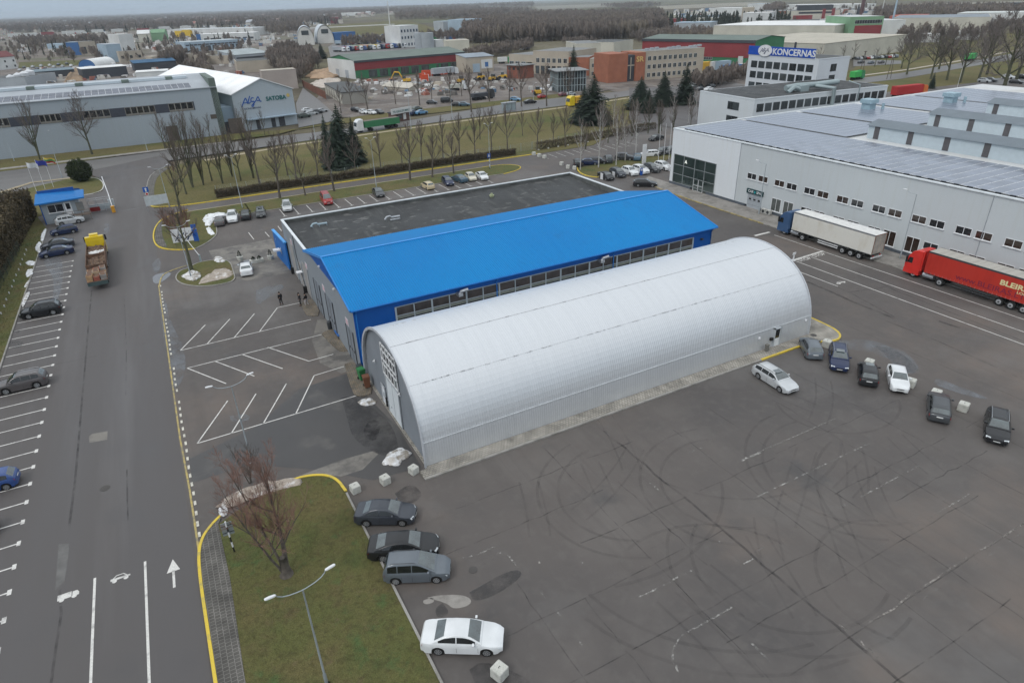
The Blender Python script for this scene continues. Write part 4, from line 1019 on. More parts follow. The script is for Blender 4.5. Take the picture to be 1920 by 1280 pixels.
for v in vis:
    y, x, z, c_ = v; s = math.atan2(.03, ph)
    if id(v) in nset:
        f = link('solar_panel', cellmesh, lb, (x, y, z)); f.rotation_euler = (0, -s, 0); g_ = link('panel_frame', framemesh, f)
    else:
        e = .03
        for (mb_, i, dz) in ((bm_bulkf, 0, .02), (bm_bulk, .035, .035)):
            mb_.quad((x+i, y+i, z+dz), (x+ph-i, y+i, z+dz+e), (x+ph-i, y+pw-i, z+dz+e), (x+i, y+pw-i, z+dz))
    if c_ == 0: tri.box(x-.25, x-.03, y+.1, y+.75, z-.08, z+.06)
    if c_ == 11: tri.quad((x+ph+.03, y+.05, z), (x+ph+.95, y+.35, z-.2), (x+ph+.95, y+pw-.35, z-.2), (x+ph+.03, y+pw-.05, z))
# rows behind the first gap, between the lanterns
for r_ in range(14):
    y = 100.0-1.72*(r_+1)
    for c_ in range(60):
        x = RX+17.0+c_*(ph+.03); z = RZ+.32; e = .03
        if c_ in (12, 27, 28, 43) : continue
        for (mb_, i, dz) in ((bm_bulkf, 0, .02), (bm_bulk, .035, .035)):
            mb_.quad((x+i, y+i, z+dz), (x+ph-i, y+i, z+dz+e), (x+ph-i, y+pw-i, z+dz+e), (x+i, y+pw-i, z+dz))
bm_bulkf.build('far_panel_frames', sol_f, lb, kind='stuff'); bm_bulk.build('far_solar_panels', sol, lb, kind='stuff')
tri.build('panel_dark_ends', dkcell, lb, kind='stuff')
for x, y in ((137, 93), (158, 88)):
    MB().box(x-1, x+1, y-1, y+1, RZ+.1, RZ+1.6).prism([(x-1.3, y-1.3), (x+1.3, y-1.3), (x+1.3, y+1.3), (x-1.3, y+1.3)], RZ+1.6, RZ+2.4).tube([(x+2, y-2, RZ), (x+2, y-2, RZ+1.6)], .3, 8).build('roof_ventilator', mat('vent_pale_blue', (.30, .42, .48), .5), lb)
# ------------------------------------------------------------------ vehicles
def paint(name, col, metal=.0, rough=.28, dirt=.1):
    return mat('paint_'+name, col, rough, metal, var=dirt, scale=.9, coat=.4 if max(col) > .1 else .25, spec=.4)
PAINT = dict(white=paint('white', (.66, .68, .69)), silver=paint('silver', (.42, .44, .45), .35), lsilver=paint('lsilver', (.52, .54, .55), .3), black=paint('black', (.014, .015, .017)), anthracite=paint('anthracite', (.055, .062, .075), .3),
    grey=paint('grey', (.13, .15, .17), .3), dgrey=paint('dgrey', (.065, .07, .075), .3), brown=paint('brown', (.11, .10, .10), .3), navy=paint('navy', (.012, .022, .065)), blue=paint('blue', (.03, .07, .22)),
    red=paint('red', (.30, .022, .02)), darkred=paint('darkred', (.18, .02, .03)), beige=paint('beige', (.50, .42, .27)), cream=paint('cream', (.55, .52, .42)), teal=paint('teal', (.06, .11, .15), .2), greenish=paint('greenish', (.08, .10, .085), .3),
    orange=paint('orange', (.62, .16, .03)), green=paint('green', (.03, .25, .10)), yellow=paint('yellow', (.68, .50, .02)), lblue=paint('lblue', (.12, .26, .42)), wine=paint('wine', (.16, .05, .06)))
car_glass = mat('car_glass', (.055, .075, .078), .05, var=.5, scale=1.5, spec=1.0, coat=1.0)
car_side = mat('car_side_glass', (.012, .014, .015), .08, var=.2, spec=.8)
tyre = mat('tyre', (.018, .018, .018), .85)
rim_m = mat('alloy_rim', (.42, .43, .44), .35, metal=.6)
lamp_m = mat('headlamp', (.62, .66, .68), .15, coat=.6)
tail_m = mat('tail_lamp', (.38, .015, .012), .25, coat=.5)
plate_m = mat('plate', (.62, .63, .62), .5)
chrome = mat('chrome', (.6, .61, .62), .2, metal=.9)
def lerp_tab(tab, x):
    if x <= tab[0][0]: return tab[0][1]
    for (a, p), (b, q) in zip(tab, tab[1:]):
        if x <= b:
            t = (x-a)/(b-a); return p+(q-p)*t
    return tab[-1][1]
def sm(tab, x, w=.06): return (lerp_tab(tab, x-w)+2*lerp_tab(tab, x)+lerp_tab(tab, x+w))/4
# x runs from the rear bumper (0) to the front bumper (L)
CT = {
 'sedan':  dict(L=4.85, W=1.84, wb=2.86, ro=1.05, belt=[(0, .98), (.9, 1.02), (3.3, .99), (3.55, .96), (4.5, .78), (4.85, .62)], roof=[(.75, 1.03), (1.45, 1.36), (2.0, 1.45), (2.6, 1.44), (3.0, 1.34), (3.62, .99)], g=(.75, 1.5, 2.75, 3.62), side=(1.05, 3.3), pil=(2.15,), R=.33),
 'coupe4': dict(L=4.90, W=1.86, wb=2.81, ro=1.10, belt=[(0, .95), (.8, 1.03), (3.3, .98), (3.6, .94), (4.5, .76), (4.9, .58)], roof=[(.55, 1.04), (1.4, 1.32), (2.1, 1.43), (2.7, 1.41), (3.1, 1.30), (3.72, .97)], g=(.55, 1.35, 2.80, 3.72), side=(1.05, 3.35), pil=(2.2,), R=.34),
 'midsedan': dict(L=4.47, W=1.77, wb=2.64, ro=.93, belt=[(0, .98), (.7, 1.02), (3.0, .97), (3.3, .93), (4.15, .76), (4.47, .6)], roof=[(.6, 1.02), (1.25, 1.36), (1.8, 1.45), (2.4, 1.43), (2.75, 1.33), (3.38, .96)], g=(.6, 1.25, 2.5, 3.38), side=(.85, 3.05), pil=(1.95,), R=.32),
 'wagon':  dict(L=4.80, W=1.80, wb=2.83, ro=1.05, belt=[(0, .92), (.2, .98), (3.2, .97), (3.5, .93), (4.45, .76), (4.8, .6)], roof=[(.08, .98), (.5, 1.38), (1.0, 1.44), (2.5, 1.45), (2.9, 1.34), (3.52, .96)], g=(.1, .5, 2.6, 3.52), side=(.45, 3.2), pil=(1.3, 2.2), R=.32),
 'hatch':  dict(L=4.20, W=1.75, wb=2.55, ro=.80, belt=[(0, .90), (.2, .98), (2.7, .97), (3.0, .93), (3.9, .78), (4.2, .6)], roof=[(.1, .98), (.55, 1.38), (1.0, 1.46), (2.1, 1.47), (2.5, 1.36), (3.15, .96)], g=(.1, .55, 2.2, 3.15), side=(.5, 2.85), pil=(1.65,), R=.31),
 'mpv':    dict(L=4.40, W=1.80, wb=2.68, ro=.83, belt=[(0, .95), (.15, 1.03), (2.8, 1.02), (3.35, .97), (4.1, .84), (4.4, .62)], roof=[(.05, 1.03), (.3, 1.52), (.8, 1.62), (2.2, 1.64), (2.55, 1.54), (3.5, .98)], g=(.06, .32, 2.3, 3.5), side=(.32, 3.1), pil=(1.0, 1.95), R=.32),
 'suv':    dict(L=4.60, W=1.88, wb=2.68, ro=.92, belt=[(0, 1.0), (.15, 1.12), (3.0, 1.11), (3.3, 1.07), (4.25, .97), (4.6, .70)], roof=[(.08, 1.12), (.5, 1.56), (1.0, 1.66), (2.3, 1.67), (2.7, 1.56), (3.38, 1.09)], g=(.1, .5, 2.4, 3.38), side=(.5, 3.05), pil=(1.2, 2.05), R=.36),
 'van':    dict(L=4.9, W=1.90, wb=2.92, ro=.95, belt=[(0, 1.05), (.1, 1.15), (3.7, 1.15), (4.1, 1.08), (4.7, .92), (4.9, .65)], roof=[(.0, 1.15), (.15, 1.85), (.5, 1.93), (3.0, 1.92), (3.4, 1.82), (4.2, 1.09)], g=(.02, .18, 3.15, 4.2), side=(.3, 3.8), pil=(1.4, 2.6), R=.33),
 'old':    dict(L=4.35, W=1.68, wb=2.5, ro=.95, belt=[(0, .92), (.6, .96), (2.95, .93), (3.25, .90), (4.2, .78), (4.35, .62)], roof=[(.35, .95), (.85, 1.32), (1.2, 1.38), (2.3, 1.38), (2.55, 1.33), (3.2, .91)], g=(.35, .85, 2.35, 3.2), side=(.8, 2.95), pil=(1.75,), R=.29),
}
def half_w(t, x):
    L, W = t['L'], t['W']/2
    e = .9*min(x, .55)/.55 if x < .55 else 1; f = 1 if L-x > .75 else (L-x)/.75
    return W*(.80+.20*math.sin(min(1, (.12+.88*x/.55) if x < .55 else 1)*math.pi/2))*(.74+.26*math.sin(min(1, .05+.95*f)*math.pi/2))
CARCACHE = {}
def car_meshes(kind):
    if kind in CARCACHE: return CARCACHE[kind]
    t = CT[kind]; L, W, RR = t['L'], t['W'], t['R']; wr, wf = t['ro'], t['ro']+t['wb']; hb = t['belt'] ; low = .20
    ar = RR+.065
    xs = set([0, .03, .10, .25, L-.03, L-.12, L-.3, L])
    for k in range(1, 30): xs.add(L*k/30)
    for c in (wr, wf):
        for a in range(0, 13): xs.add(c-ar*math.cos(math.pi*a/12))
        xs.add(c-ar-.01); xs.add(c+ar+.01)
    xs = sorted(x for x in xs if 0 <= x <= L)
    rings = []
    for x in xs:
        zb = low + (.10 if x < .2 or x > L-.25 else 0)
        for c in (wr, wf):
            if abs(x-c) < ar: zb = max(zb, RR+math.sqrt(max(0, ar*ar-(x-c)**2)))
        zt = sm(hb, x, .12); w = half_w(t, x)
        endk = min(1, (x+.02)/.12, (L-x+.03)/.16)
        zt2 = low+.35+(zt-low-.35)*(.55+.45*math.sqrt(max(0, min(1, endk))))
        zm = low+(zt2-low)*.55; zm = max(zm, zb+.02); zs = max(zt2-.10, zm+.01)
        hl = [(w-.22, zb), (w*.965, zb), (w*.99, zb+.015), (w, zm), (w*.985, zs), (w*.94, zt2-.02), (w*.80, zt2+.012), (w*.45, zt2+.035), (0, zt2+.045)]
        ring = [(x-L/2, y, z) for y, z in hl] + [(x-L/2, -y, z) for y, z in reversed(hl[:-1])]
        rings.append(ring)
    body = MB().loft(rings, closed=True)
    body_me = body.mesh('body')
    bm = bmesh.new(); bm.from_mesh(body_me); bmesh.ops.recalc_face_normals(bm, faces=bm.faces); bm.to_mesh(body_me); bm.free()
    body_me.polygons.foreach_set('use_smooth', [True]*len(body_me.polygons)); body_me.set_sharp_from_angle(angle=R(38))
    # greenhouse
    xa, xb, xc, xd = t['g']; Wb = W/2*.93; Wt = W/2*.70
    zbelt = lambda x: sm(hb, x, .12)-.01
    zroof = lambda x: max(zbelt(x)+.005, sm(t['roof'], x, .07))
    zmax = max(zroof(x) for x in (xb, (xb+xc)/2, xc))
    def wz(x, z): return (Wb+(Wt-Wb)*max(0, min(1, (z-zbelt(x))/(zmax-zbelt(x)))))*min(1, half_w(t, x)/(W/2)*1.03)
    gr = []; gx = [xa+(xd-xa)*k/32 for k in range(33)]
    for x in gx:
        zb_, zr = zbelt(x), zroof(x); h = zr-zb_
        pts = [(wz(x, zb_), zb_-.04)]
        for f in (.0, .5, .82): pts.append((wz(x, zb_+h*f), zb_+h*f))
        w1 = wz(x, zb_+h*.92); pts += [(w1-.02, zb_+h*.93), (w1*.90, zr-.004), (w1*.5, zr+.018), (0, zr+.025)]
        gr.append([(x-L/2, y, z) for y, z in pts]+[(x-L/2, -y, z) for y, z in reversed(pts[:-1])])
    cab = MB().loft(gr, closed=True).mesh('cabin')
    bm = bmesh.new(); bm.from_mesh(cab); bmesh.ops.recalc_face_normals(bm, faces=bm.faces); bm.to_mesh(cab); bm.free()
    cab.polygons.foreach_set('use_smooth', [True]*len(cab.polygons)); cab.set_sharp_from_angle(angle=R(32))
    def screen(x0, x1, name, bw=.88):
        def fn(u, v):
            x = x0+(x1-x0)*u; s = (v*2-1)*bw; zr = zroof(x); zb_ = zbelt(x); w1 = wz(x, zb_+(zr-zb_)*.92)
            a = abs(s); crown = .018*(1-min(1, a/.9)**2)+.012
            return (x-L/2, s*w1, zr+crown)
        me = MB().grid(fn, 8, 8).mesh(name, car_glass, True); return me
    ws = screen(xd-.10, xc+(.10 if kind != 'van' else .05), 'windscreen'); rs = screen(xa+(.10 if kind not in ('wagon', 'mpv', 'suv', 'hatch', 'van') else .05), xb-.03 if kind in ('wagon', 'mpv', 'suv', 'hatch', 'van') else xb-.08, 'rear_window', .84)
    sides = []
    x0s, x1s = t['side']; cuts = [x0s, *t['pil'], x1s]
    for a, b in zip(cuts, cuts[1:]):
        a2, b2 = a+.035, b-.035
        for s in (1, -1):
            def fn(u, v, a2=a2, b2=b2, s=s):
                x = a2+(b2-a2)*u; zb_ = zbelt(x)+.045; zt = zbelt(x)+(zroof(x)-zbelt(x))*.80; zt = max(zt, zb_+.005); z = zb_+(zt-zb_)*v
                return (x-L/2, s*(wz(x, z)+.008), z)
            sides.append(MB().grid(fn, 6, 2).mesh('side_window', car_side, True))
    parts = dict(body=body_me, cabin=cab, ws=ws, rs=rs, sides=sides)
    # wheel
    wheel = MB().tube([(0, -.09, 0), (0, -.075, 0), (0, .075, 0), (0, .09, 0)], [RR-.03, RR, RR, RR-.03], 22).mesh('tyre', tyre, False)
    rimb = MB().tube([(0, .086, 0), (0, .094, 0)], [RR*.66, RR*.62], 18).mesh('rim', steel_d)
    sp = MB()
    for k in range(7):
        a = 2*math.pi*k/7; c, s_ = math.cos(a), math.sin(a); r1 = RR*.60
        sp.quad((c*.03-s_*.03, .102, s_*.03+c*.03), (c*.03+s_*.03, .102, s_*.03-c*.03), (c*r1+s_*.035, .099, s_*r1-c*.035), (c*r1-s_*.035, .099, s_*r1+c*.035))
    sp.tube([(0, .093, 0), (0, .1, 0)], [RR*.66, RR*.655], 18, cap=False)
    ring = MB()
    for k in range(18):
        a, b = 2*math.pi*k/18, 2*math.pi*(k+1)/18
        sp.quad((math.cos(a)*RR*.67, .1, math.sin(a)*RR*.67), (math.cos(b)*RR*.67, .1, math.sin(b)*RR*.67), (math.cos(b)*RR*.57, .1, math.sin(b)*RR*.57), (math.cos(a)*RR*.57, .1, math.sin(a)*RR*.57))
    spk = sp.mesh('spokes', rim_m)
    parts['wheel'] = (wheel, rimb, spk)
    # lights, grille, plates, mirrors
    zt = lambda x: sm(hb, x, .12)
    def patch(xc_, ln, yc, wd, z0, z1, m, name, front):
        mb = MB()
        def fn(u, v):
            y = yc+(u-.5)*wd; 
            base = L/2 if front else -L/2; k = (abs(y)/(W/2)); cur = (.30 if front else .16)*k**3
            z = z0+(z1-z0)*v; bulge = .035*math.sin(math.pi*(.25+.5*v)) - (.10*v*v if front else .05*v*v)
            x = base-(cur if front else -cur)+(bulge if front else -bulge)
            return (x, y, z)
        return mb.grid(fn, 4, 3).mesh(name, m, True)
    fz = .56 if kind not in ('suv', 'van') else .68; rz_ = fz+.12
    parts['hl'] = [patch(0, 0, s*W*.35, W*.19, fz, fz+.14, lamp_m, 'headlight', True) for s in (1, -1)]
    parts['tl'] = [patch(0, 0, s*W*.37, W*.17, rz_, rz_+.20, tail_m, 'tail_light', False) for s in (1, -1)]
    parts['gr'] = patch(0, 0, 0, W*.38, fz-.06, fz+.10, black_m, 'grille', True)
    parts['bp'] = patch(0, 0, 0, W*.62, .30, .42, black_m, 'bumper_grille', True)
    parts['pl'] = [patch(0, 0, 0, .5, .42, .52, plate_m, 'number_plate', True), patch(0, 0, 0, .5, .70 if kind not in ('sedan',) else .74, .82, plate_m, 'number_plate', False)]
    mx = xd-.45
    parts['mi'] = [MB().cbox((mx-L/2, s*(W/2+.06), zt(mx)+.02), (.12, .2, .13)).tube([(mx-L/2, s*(W/2-.06), zt(mx)), (mx-L/2, s*(W/2+.02), zt(mx)+.04)], .025, 4).mesh('mirror') for s in (1, -1)]
    gp = MB(); doors = [t['side'][0]+.12 if kind in ('sedan', 'midsedan', 'coupe4', 'old') else t['ro']+RR+.1, t['pil'][-1], min(t['side'][1]+.12, wf-ar-.05)]
    for x in doors:
        for s in (1, -1):
            w = half_w(t, x)
            gp.quad((x-L/2-.008, s*(w*.992+.004), low+.1), (x-L/2+.008, s*(w*.992+.004), low+.1), (x-L/2+.008, s*(w+.004), low+.45), (x-L/2-.008, s*(w+.004), low+.45))
            gp.quad((x-L/2-.008, s*(w+.004), low+.45), (x-L/2+.008, s*(w+.004), low+.45), (x-L/2+.008, s*(w*.95+.012), zt(x)-.04), (x-L/2-.008, s*(w*.95+.012), zt(x)-.04))
    parts['gap'] = gp.mesh('door_gap', black_m)
    parts['under'] = MB().box(-L/2+.3, L/2-.35, -W/2+.24, W/2-.24, .16, .5).mesh('underbody', black_m)
    CARCACHE[kind] = parts; return parts
CARPAINTED = {}
def painted(me, col, key):
    k = (key, col)
    if k not in CARPAINTED: m = me.copy(); m.materials.append(PAINT[col]); CARPAINTED[k] = m
    return CARPAINTED[k]
PROTO = {}
def car_proto(kind, col, lod, rails=False, sunroof=False):
    p = car_meshes(kind); t = CT[kind]; L, W = t['L'], t['W']
    r = empty('car', (0, 0, 0))
    link('body', painted(p['body'], col, kind+'b'), r); c = link('cabin', painted(p['cabin'], col, kind+'c'), r)
    link('windscreen', p['ws'], r); link('rear_window', p['rs'], r)
    for m in p['sides']: link('side_window', m, r)
    for x in (-L/2+t['ro'], -L/2+t['ro']+t['wb']):
        for s in (1, -1):
            w = link('wheel', p['wheel'][0], r, (x, s*(W/2-.115), t['R'])); 
            if s < 0: w.rotation_euler = (0, 0, math.pi)
            if lod < 2: link('rim', p['wheel'][1], w); link('spokes', p['wheel'][2], w)
    link('underbody', p['under'], r)
    if lod < 2:
        for m in p['hl']: link('headlight', m, r)
        for m in p['tl']: link('tail_light', m, r)
        link('grille', p['gr'], r)
        for m in p['mi']: link('mirror', painted(m, col, kind+'m'+str(m.name)), r)
    if lod < 1:
        link('bumper_grille', p['bp'], r); link('door_gap', p['gap'], r)
        for m in p['pl']: link('number_plate', m, r)
    elif lod < 2: link('number_plate', p['pl'][0], r)
    zr = max(z for _, z in t['roof'])
    if rails:
        for s in (1, -1): MB().tube([(-L/2+.55, s*W*.33, zr-.06), (-L/2+.7, s*W*.33, zr+.02), (L/2-2.3, s*W*.33, zr+.02), (L/2-2.15, s*W*.33, zr-.05)], .02, 5).build('roof_rail', rails if not isinstance(rails, bool) else steel_d, r)
    if sunroof: MB().quad((-.15, -.38, zr+.03), (.45, -.38, zr+.026), (.45, .38, zr+.026), (-.15, .38, zr+.03)).build('sunroof', car_glass, r)
    return r
def car(kind, col, c, head, label, group=None, lod=0, rails=False, sunroof=False, z=0, scale=1, cat='car'):
    """c: place on the ground (world x, y); head: direction the nose points, degrees from +X"""
    key = (kind, col, lod, bool(rails), sunroof)
    if key in PROTO: r = copy_tree(PROTO[key])
    else: r = PROTO[key] = car_proto(kind, col, lod, rails, sunroof)
    r.location = (c[0], c[1], z); r.rotation_euler = (0, 0, R(head)); r.scale = (scale,)*3
    r['label'] = label; r['category'] = cat
    if group: r['group'] = group
    elif 'group' in r: del r['group']
    r.name = {'van': 'parked_van'}.get(kind, 'parked_car')
    return r
def by_wheels(a, b, kind, side):
    """near-side wheel contacts a (rear) and b (front) in world coordinates -> centre, heading. side=+1: contacts are on the car's right"""
    d = (b-a); h = math.atan2(d.y, d.x); t = CT[kind]; m = (a+b)/2; n = Vector((-d.y, d.x, 0)).normalized()*(t['W']/2-.10)*side
    f = d.normalized(); off = t['ro']+t['wb']/2-t['L']/2
    c = m+n-f*off
    return (c.x, c.y), math.degrees(h)
zA = lambda a, b: P(660+a/6.735, 920+b/6.735)
zB = lambda a, b: P(780+a/9.144, 1140+b/9.144)
zC = lambda a, b: P(1380+a/3.555, 600+b/3.555)
g1 = 'cars parked beside the foreground lawn'
c, h = by_wheels(zA(192, 446), zA(640, 443), 'midsedan', 1); car('midsedan', 'anthracite', c, h, 'dark grey-blue saloon nearest the concrete blocks, first of the four beside the lawn', g1)
c, h = by_wheels(zA(405, 893), zA(405, 893)+Vector((math.cos(R(-25)), math.sin(R(-25)), 0))*2.81, 'coupe4', 1); car('coupe4', 'black', c, h, 'glossy black four-door coupe squeezed between the dark saloon and grey people carrier', g1)
c, h = by_wheels(zA(562, 1180), zA(1070, 1160), 'mpv', 1); car('mpv', 'grey', c, h, 'grey people carrier with roof rails beside the lawn', g1, rails=True)
c, h = by_wheels(zB(385, 790), zB(1220, 812), 'sedan', 1); car('sedan', 'white', c, h, 'white saloon with tinted windows standing alone at the lawn edge in front', g1)
g2 = 'cars parked along the line of concrete blocks'
c, h = by_wheels(zC(147, 390), zC(288, 480), 'wagon', 1); car('wagon', 'lsilver', c, h, 'silver estate car with sunroof parked at an angle near the hangar pavement', g2, sunroof=True, rails=True)
car('hatch', 'grey', ((53.42+54.4)/2+1.85, (37.36+36.14)/2+1.75), 52, 'grey hatchback with its tail to the camera beside the hangar corner', g2)
car('wagon', 'navy', (54.49+1.85, 34.0+1.55), 180+40, 'dark navy estate facing the camera between the grey and black hatchbacks', g2, rails=chrome, sunroof=True)
car('hatch', 'black', (54.34+1.75, 30.8+1.25), 38, 'black hatchback with tinted panoramic roof seen from behind', g2, sunroof=True)
car('old', 'white', (55.9+1.7, 28.6+1.35), 180+40, 'old white liftback facing the camera beside a concrete block', g2)
car('wagon', 'dgrey', (54.2+2.1, 23.9+1.25), 32, 'dark grey estate seen from behind in the middle of the right hand row', g2)
car('wagon', 'black', (55.35+2.05, 19.65+1.15), 180+28, 'black estate with chrome roof rails nearest the right edge of the picture', g2, rails=chrome)
# left bays: noses to the kerb (pointing -X)
g3 = 'cars in the left hand bays'
def left_car(kind, col, Y, label, x=-18.3, head=178, rails=False, lod=0):
    car(kind, col, (x, Y), head, label, g3, rails=rails, lod=lod)
def yl(px, py): return P(px, py).y
left_car('suv', 'black', yl(62, 598)+1.0, 'black off-roader alone in the bays left of the road', rails=True)
left_car('suv', 'brown', yl(40, 735)+1.0, 'brownish grey off-roader with roof rails at the left picture edge', rails=chrome)
left_car('hatch', 'blue', 56.9, 'blue hatchback cut by the left picture edge, only its tail in view', x=-18.8)
left_car('hatch', 'grey', 51.0, 'car at the very left edge of which only a rear corner shows', x=-19.6)
car('sedan', 'navy', (P(108, 478).x, P(108, 478).y), 186, 'dark blue saloon nearest to the tipper with the yellow cab', g3)
car('sedan', 'anthracite', (P(110, 464).x, P(110, 464).y), 184, 'dark saloon hidden behind the dark blue saloon, between it and the hatchback', g3)
car('hatch', 'navy', (P(122, 438).x, P(122, 438).y), 188, 'dark blue hatchback next to the silver off-roader by the gatehouse', g3)
car('suv', 'lsilver', (P(133, 419).x, P(133, 419).y), 6, 'silver off-roader with red tail lights parked below the gatehouse steps', g3, rails=True)
# north bays
g4 = 'cars in the bays behind the flat roof hall'
def nb(kind, col, px, py, head, label, **k): c = P(px, py); car(kind, col, (c.x, c.y), head, label, g4, lod=1, **k)
nb('hatch', 'brown', 414, 420, 78, 'grey-brown hatchback in the first bay beside the big snow bank')
nb('suv', 'white', 437, 413, -98, 'white off-roader beside the grey-brown hatchback in the bays', rails=True)
nb('wagon', 'black', 462, 408, 82, 'black estate car between the white off-roader and small dark car')
nb('hatch', 'dgrey', 490, 404, -98, 'small dark hatchback at the lamp post, fourth from the snow bank', sunroof=True)
nb('mpv', 'lsilver', 539, 393, -98, 'silver people carrier left of the red van')
nb('van', 'red', 613, 380, -94, 'red van in the bays behind the flat roof')
nb('sedan', 'dgrey', 710, 366, -95, 'lone dark grey car at the lamp post, right of the red van')
nb('hatch', 'beige', 802, 353, 92, 'beige hatchback standing alone between empty bays')
nb('wagon', 'navy', 840, 345, -98, 'black estate first of the four side by side near the flower pots', rails=True)
nb('sedan', 'teal', 861, 340, 98, 'blue-green estate between the black estate and cream hatchback')
nb('hatch', 'cream', 883, 337, -98, 'cream hatchback between the blue-green estate and white saloon')
nb('midsedan', 'white', 904, 335, -96, 'white saloon last of the four beside the empty bay with flower pots')
# white saloon on the apron
c = P(463, 510); car('midsedan', 'white', (c.x, c.y), 84, 'white saloon seen from behind by the planters on the entrance apron', None, lod=0)
# car dealers' rows
g5 = 'cars around the birch island'
def db(kind, col, px, py, head, label, **k): c = P(px, py); car(kind, col, (c.x, c.y), head, label, g5, lod=1, **k)
for a in ((1083, 311, 'suv', 'black', 60, 'black car at the left end of the row behind the birch island'), (1104, 309, 'sedan', 'navy', -38, 'dark blue saloon second in the row behind the birches'), (1121, 307, 'wagon', 'black', -38, 'black estate third in the row behind the birches'), (1140, 304, 'suv', 'dgrey', 60, 'dark grey car fourth in the row behind the birches'),
          (1171, 300, 'suv', 'dgrey', -42, 'dark off-roader facing left behind the white pylon sign'), (1195, 299, 'sedan', 'teal', 50, 'blue-grey car half hidden by the white pylon sign'), (1217, 293, 'wagon', 'white', 160, 'white estate beside the white pylon sign'),
          (1240, 290, 'suv', 'black', 200, 'black off-roader between the white estate and the flagpoles'), (1255, 288, 'suv', 'dgrey', 200, 'dark car behind the flagpoles by the building corner'), (1230, 263, 'sedan', 'black', 190, 'black saloon alone at the hedge behind the birches'),
          (1136, 335, 'sedan', 'black', -96, 'black saloon at the left end of the front display row'), (1158, 330, 'suv', 'anthracite', -94, 'dark off-roader second in the front display row'), (1181, 327, 'suv', 'white', -94, 'white off-roader third in the front display row'),
          (1201, 324, 'suv', 'white', -92, 'white off-roader behind the small blue stand'), (1222, 321, 'suv', 'dgrey', -92, 'dark grey off-roader fifth in the front display row'), (1243, 317, 'suv', 'white', -90, 'white off-roader at the right end of the front display row'),
          (1209, 349, 'wagon', 'black', -38, 'black estate driving past the end of the blue roof')):
    db(a[2], a[3], a[0], a[1], a[4], a[5])

# ---- lorries
def wheel_big(parent, x, y, r=.5, w=.3, rim=None, dual=False):
    o = MB().tube([(x, y-w/2, r), (x, y-w/2+.03, r), (x, y+w/2-.03, r), (x, y+w/2, r)], [r-.05, r, r, r-.05], 20).build('wheel', tyre, parent)
    s = -1 if y < 0 else 1
    MB().tube([(x, y+s*w/2, r), (x, y+s*(w/2+.02), r)], [r*.58, r*.5], 16).build('rim', rim or mat('lorry_rim', (.40, .41, .42), .5, metal=.3), o)
    MB().tube([(x, y+s*(w/2+.02), r), (x, y+s*(w/2+.06), r)], [r*.22, r*.18], 10).build('hub', steel_d, o)
def tractor(root, x1, col, tall=3.75, W=2.5, mirrors=True, chassis=6.0):
    """nose at +x = x1"""
    pm = PAINT[col]
    pr = [(x1-2.15, 1.05), (x1-.12, 1.05), (x1-.02, 1.25), (x1-.02, 1.75), (x1-.30, 2.75), (x1-.75, tall-.35), (x1-1.35, tall-.02), (x1-2.15, tall)]
    rings = []
    for y, k in ((-W/2, .96), (-W/2+.12, 1.0), (W/2-.12, 1.0), (W/2, .96)):
        cx, cz = x1-1.1, 2.2
        rings.append([(cx+(a-cx)*k, y, cz+(b-cz)*k) for a, b in pr])
    o = fix(MB().loft(rings).build('cab', pm, root)); 
    MB().box(x1-2.1, x1-.02, -W/2+.02, W/2-.02, .45, 1.12).build('bumper', pm, root)
    MB().quad((x1-.012, -W/2+.2, 1.8), (x1-.012, W/2-.2, 1.8), (x1-.29, W/2-.25, 2.7), (x1-.29, -W/2+.25, 2.7)).build('windscreen', car_glass, root)
    for s in (1, -1):
        MB().poly([(x1-1.0, s*(W/2+.008), 1.85), (x1-.30, s*(W/2+.008), 1.85), (x1-.50, s*(W/2+.008), 2.6), (x1-1.0, s*(W/2+.008), 2.6)]).build('side_window', car_side, root)
        MB().box(x1-.35, x1-.2, s*(W/2+.05), s*(W/2+.30), 1.9, 2.75).build('mirror', black_m, root)
        MB().box(x1-.06, x1+.01, s*(W/2-.45), s*(W/2-.1), .62, .85).build('headlight', lamp_m, root)
        MB().tube([(x1-4.0, s*(W/2-.35), .75), (x1-2.6, s*(W/2-.35), .75)], .32, 12).build('fuel_tank', steel, root)
    MB().box(x1-.03, x1+.02, -W/2+.3, W/2-.3, .9, 1.6).build('grille', black_m, root)
    MB().box(x1-2.3, x1-2.16, -W/2+.05, -W/2+.2, 1.1, tall-.1).box(x1-2.3, x1-2.16, W/2-.2, W/2-.05, 1.1, tall-.1).build('wind_deflector', pm, root)
    MB().box(x1-chassis, x1-2.0, -.5, .5, .75, 1.05).build('chassis', black_m, root)
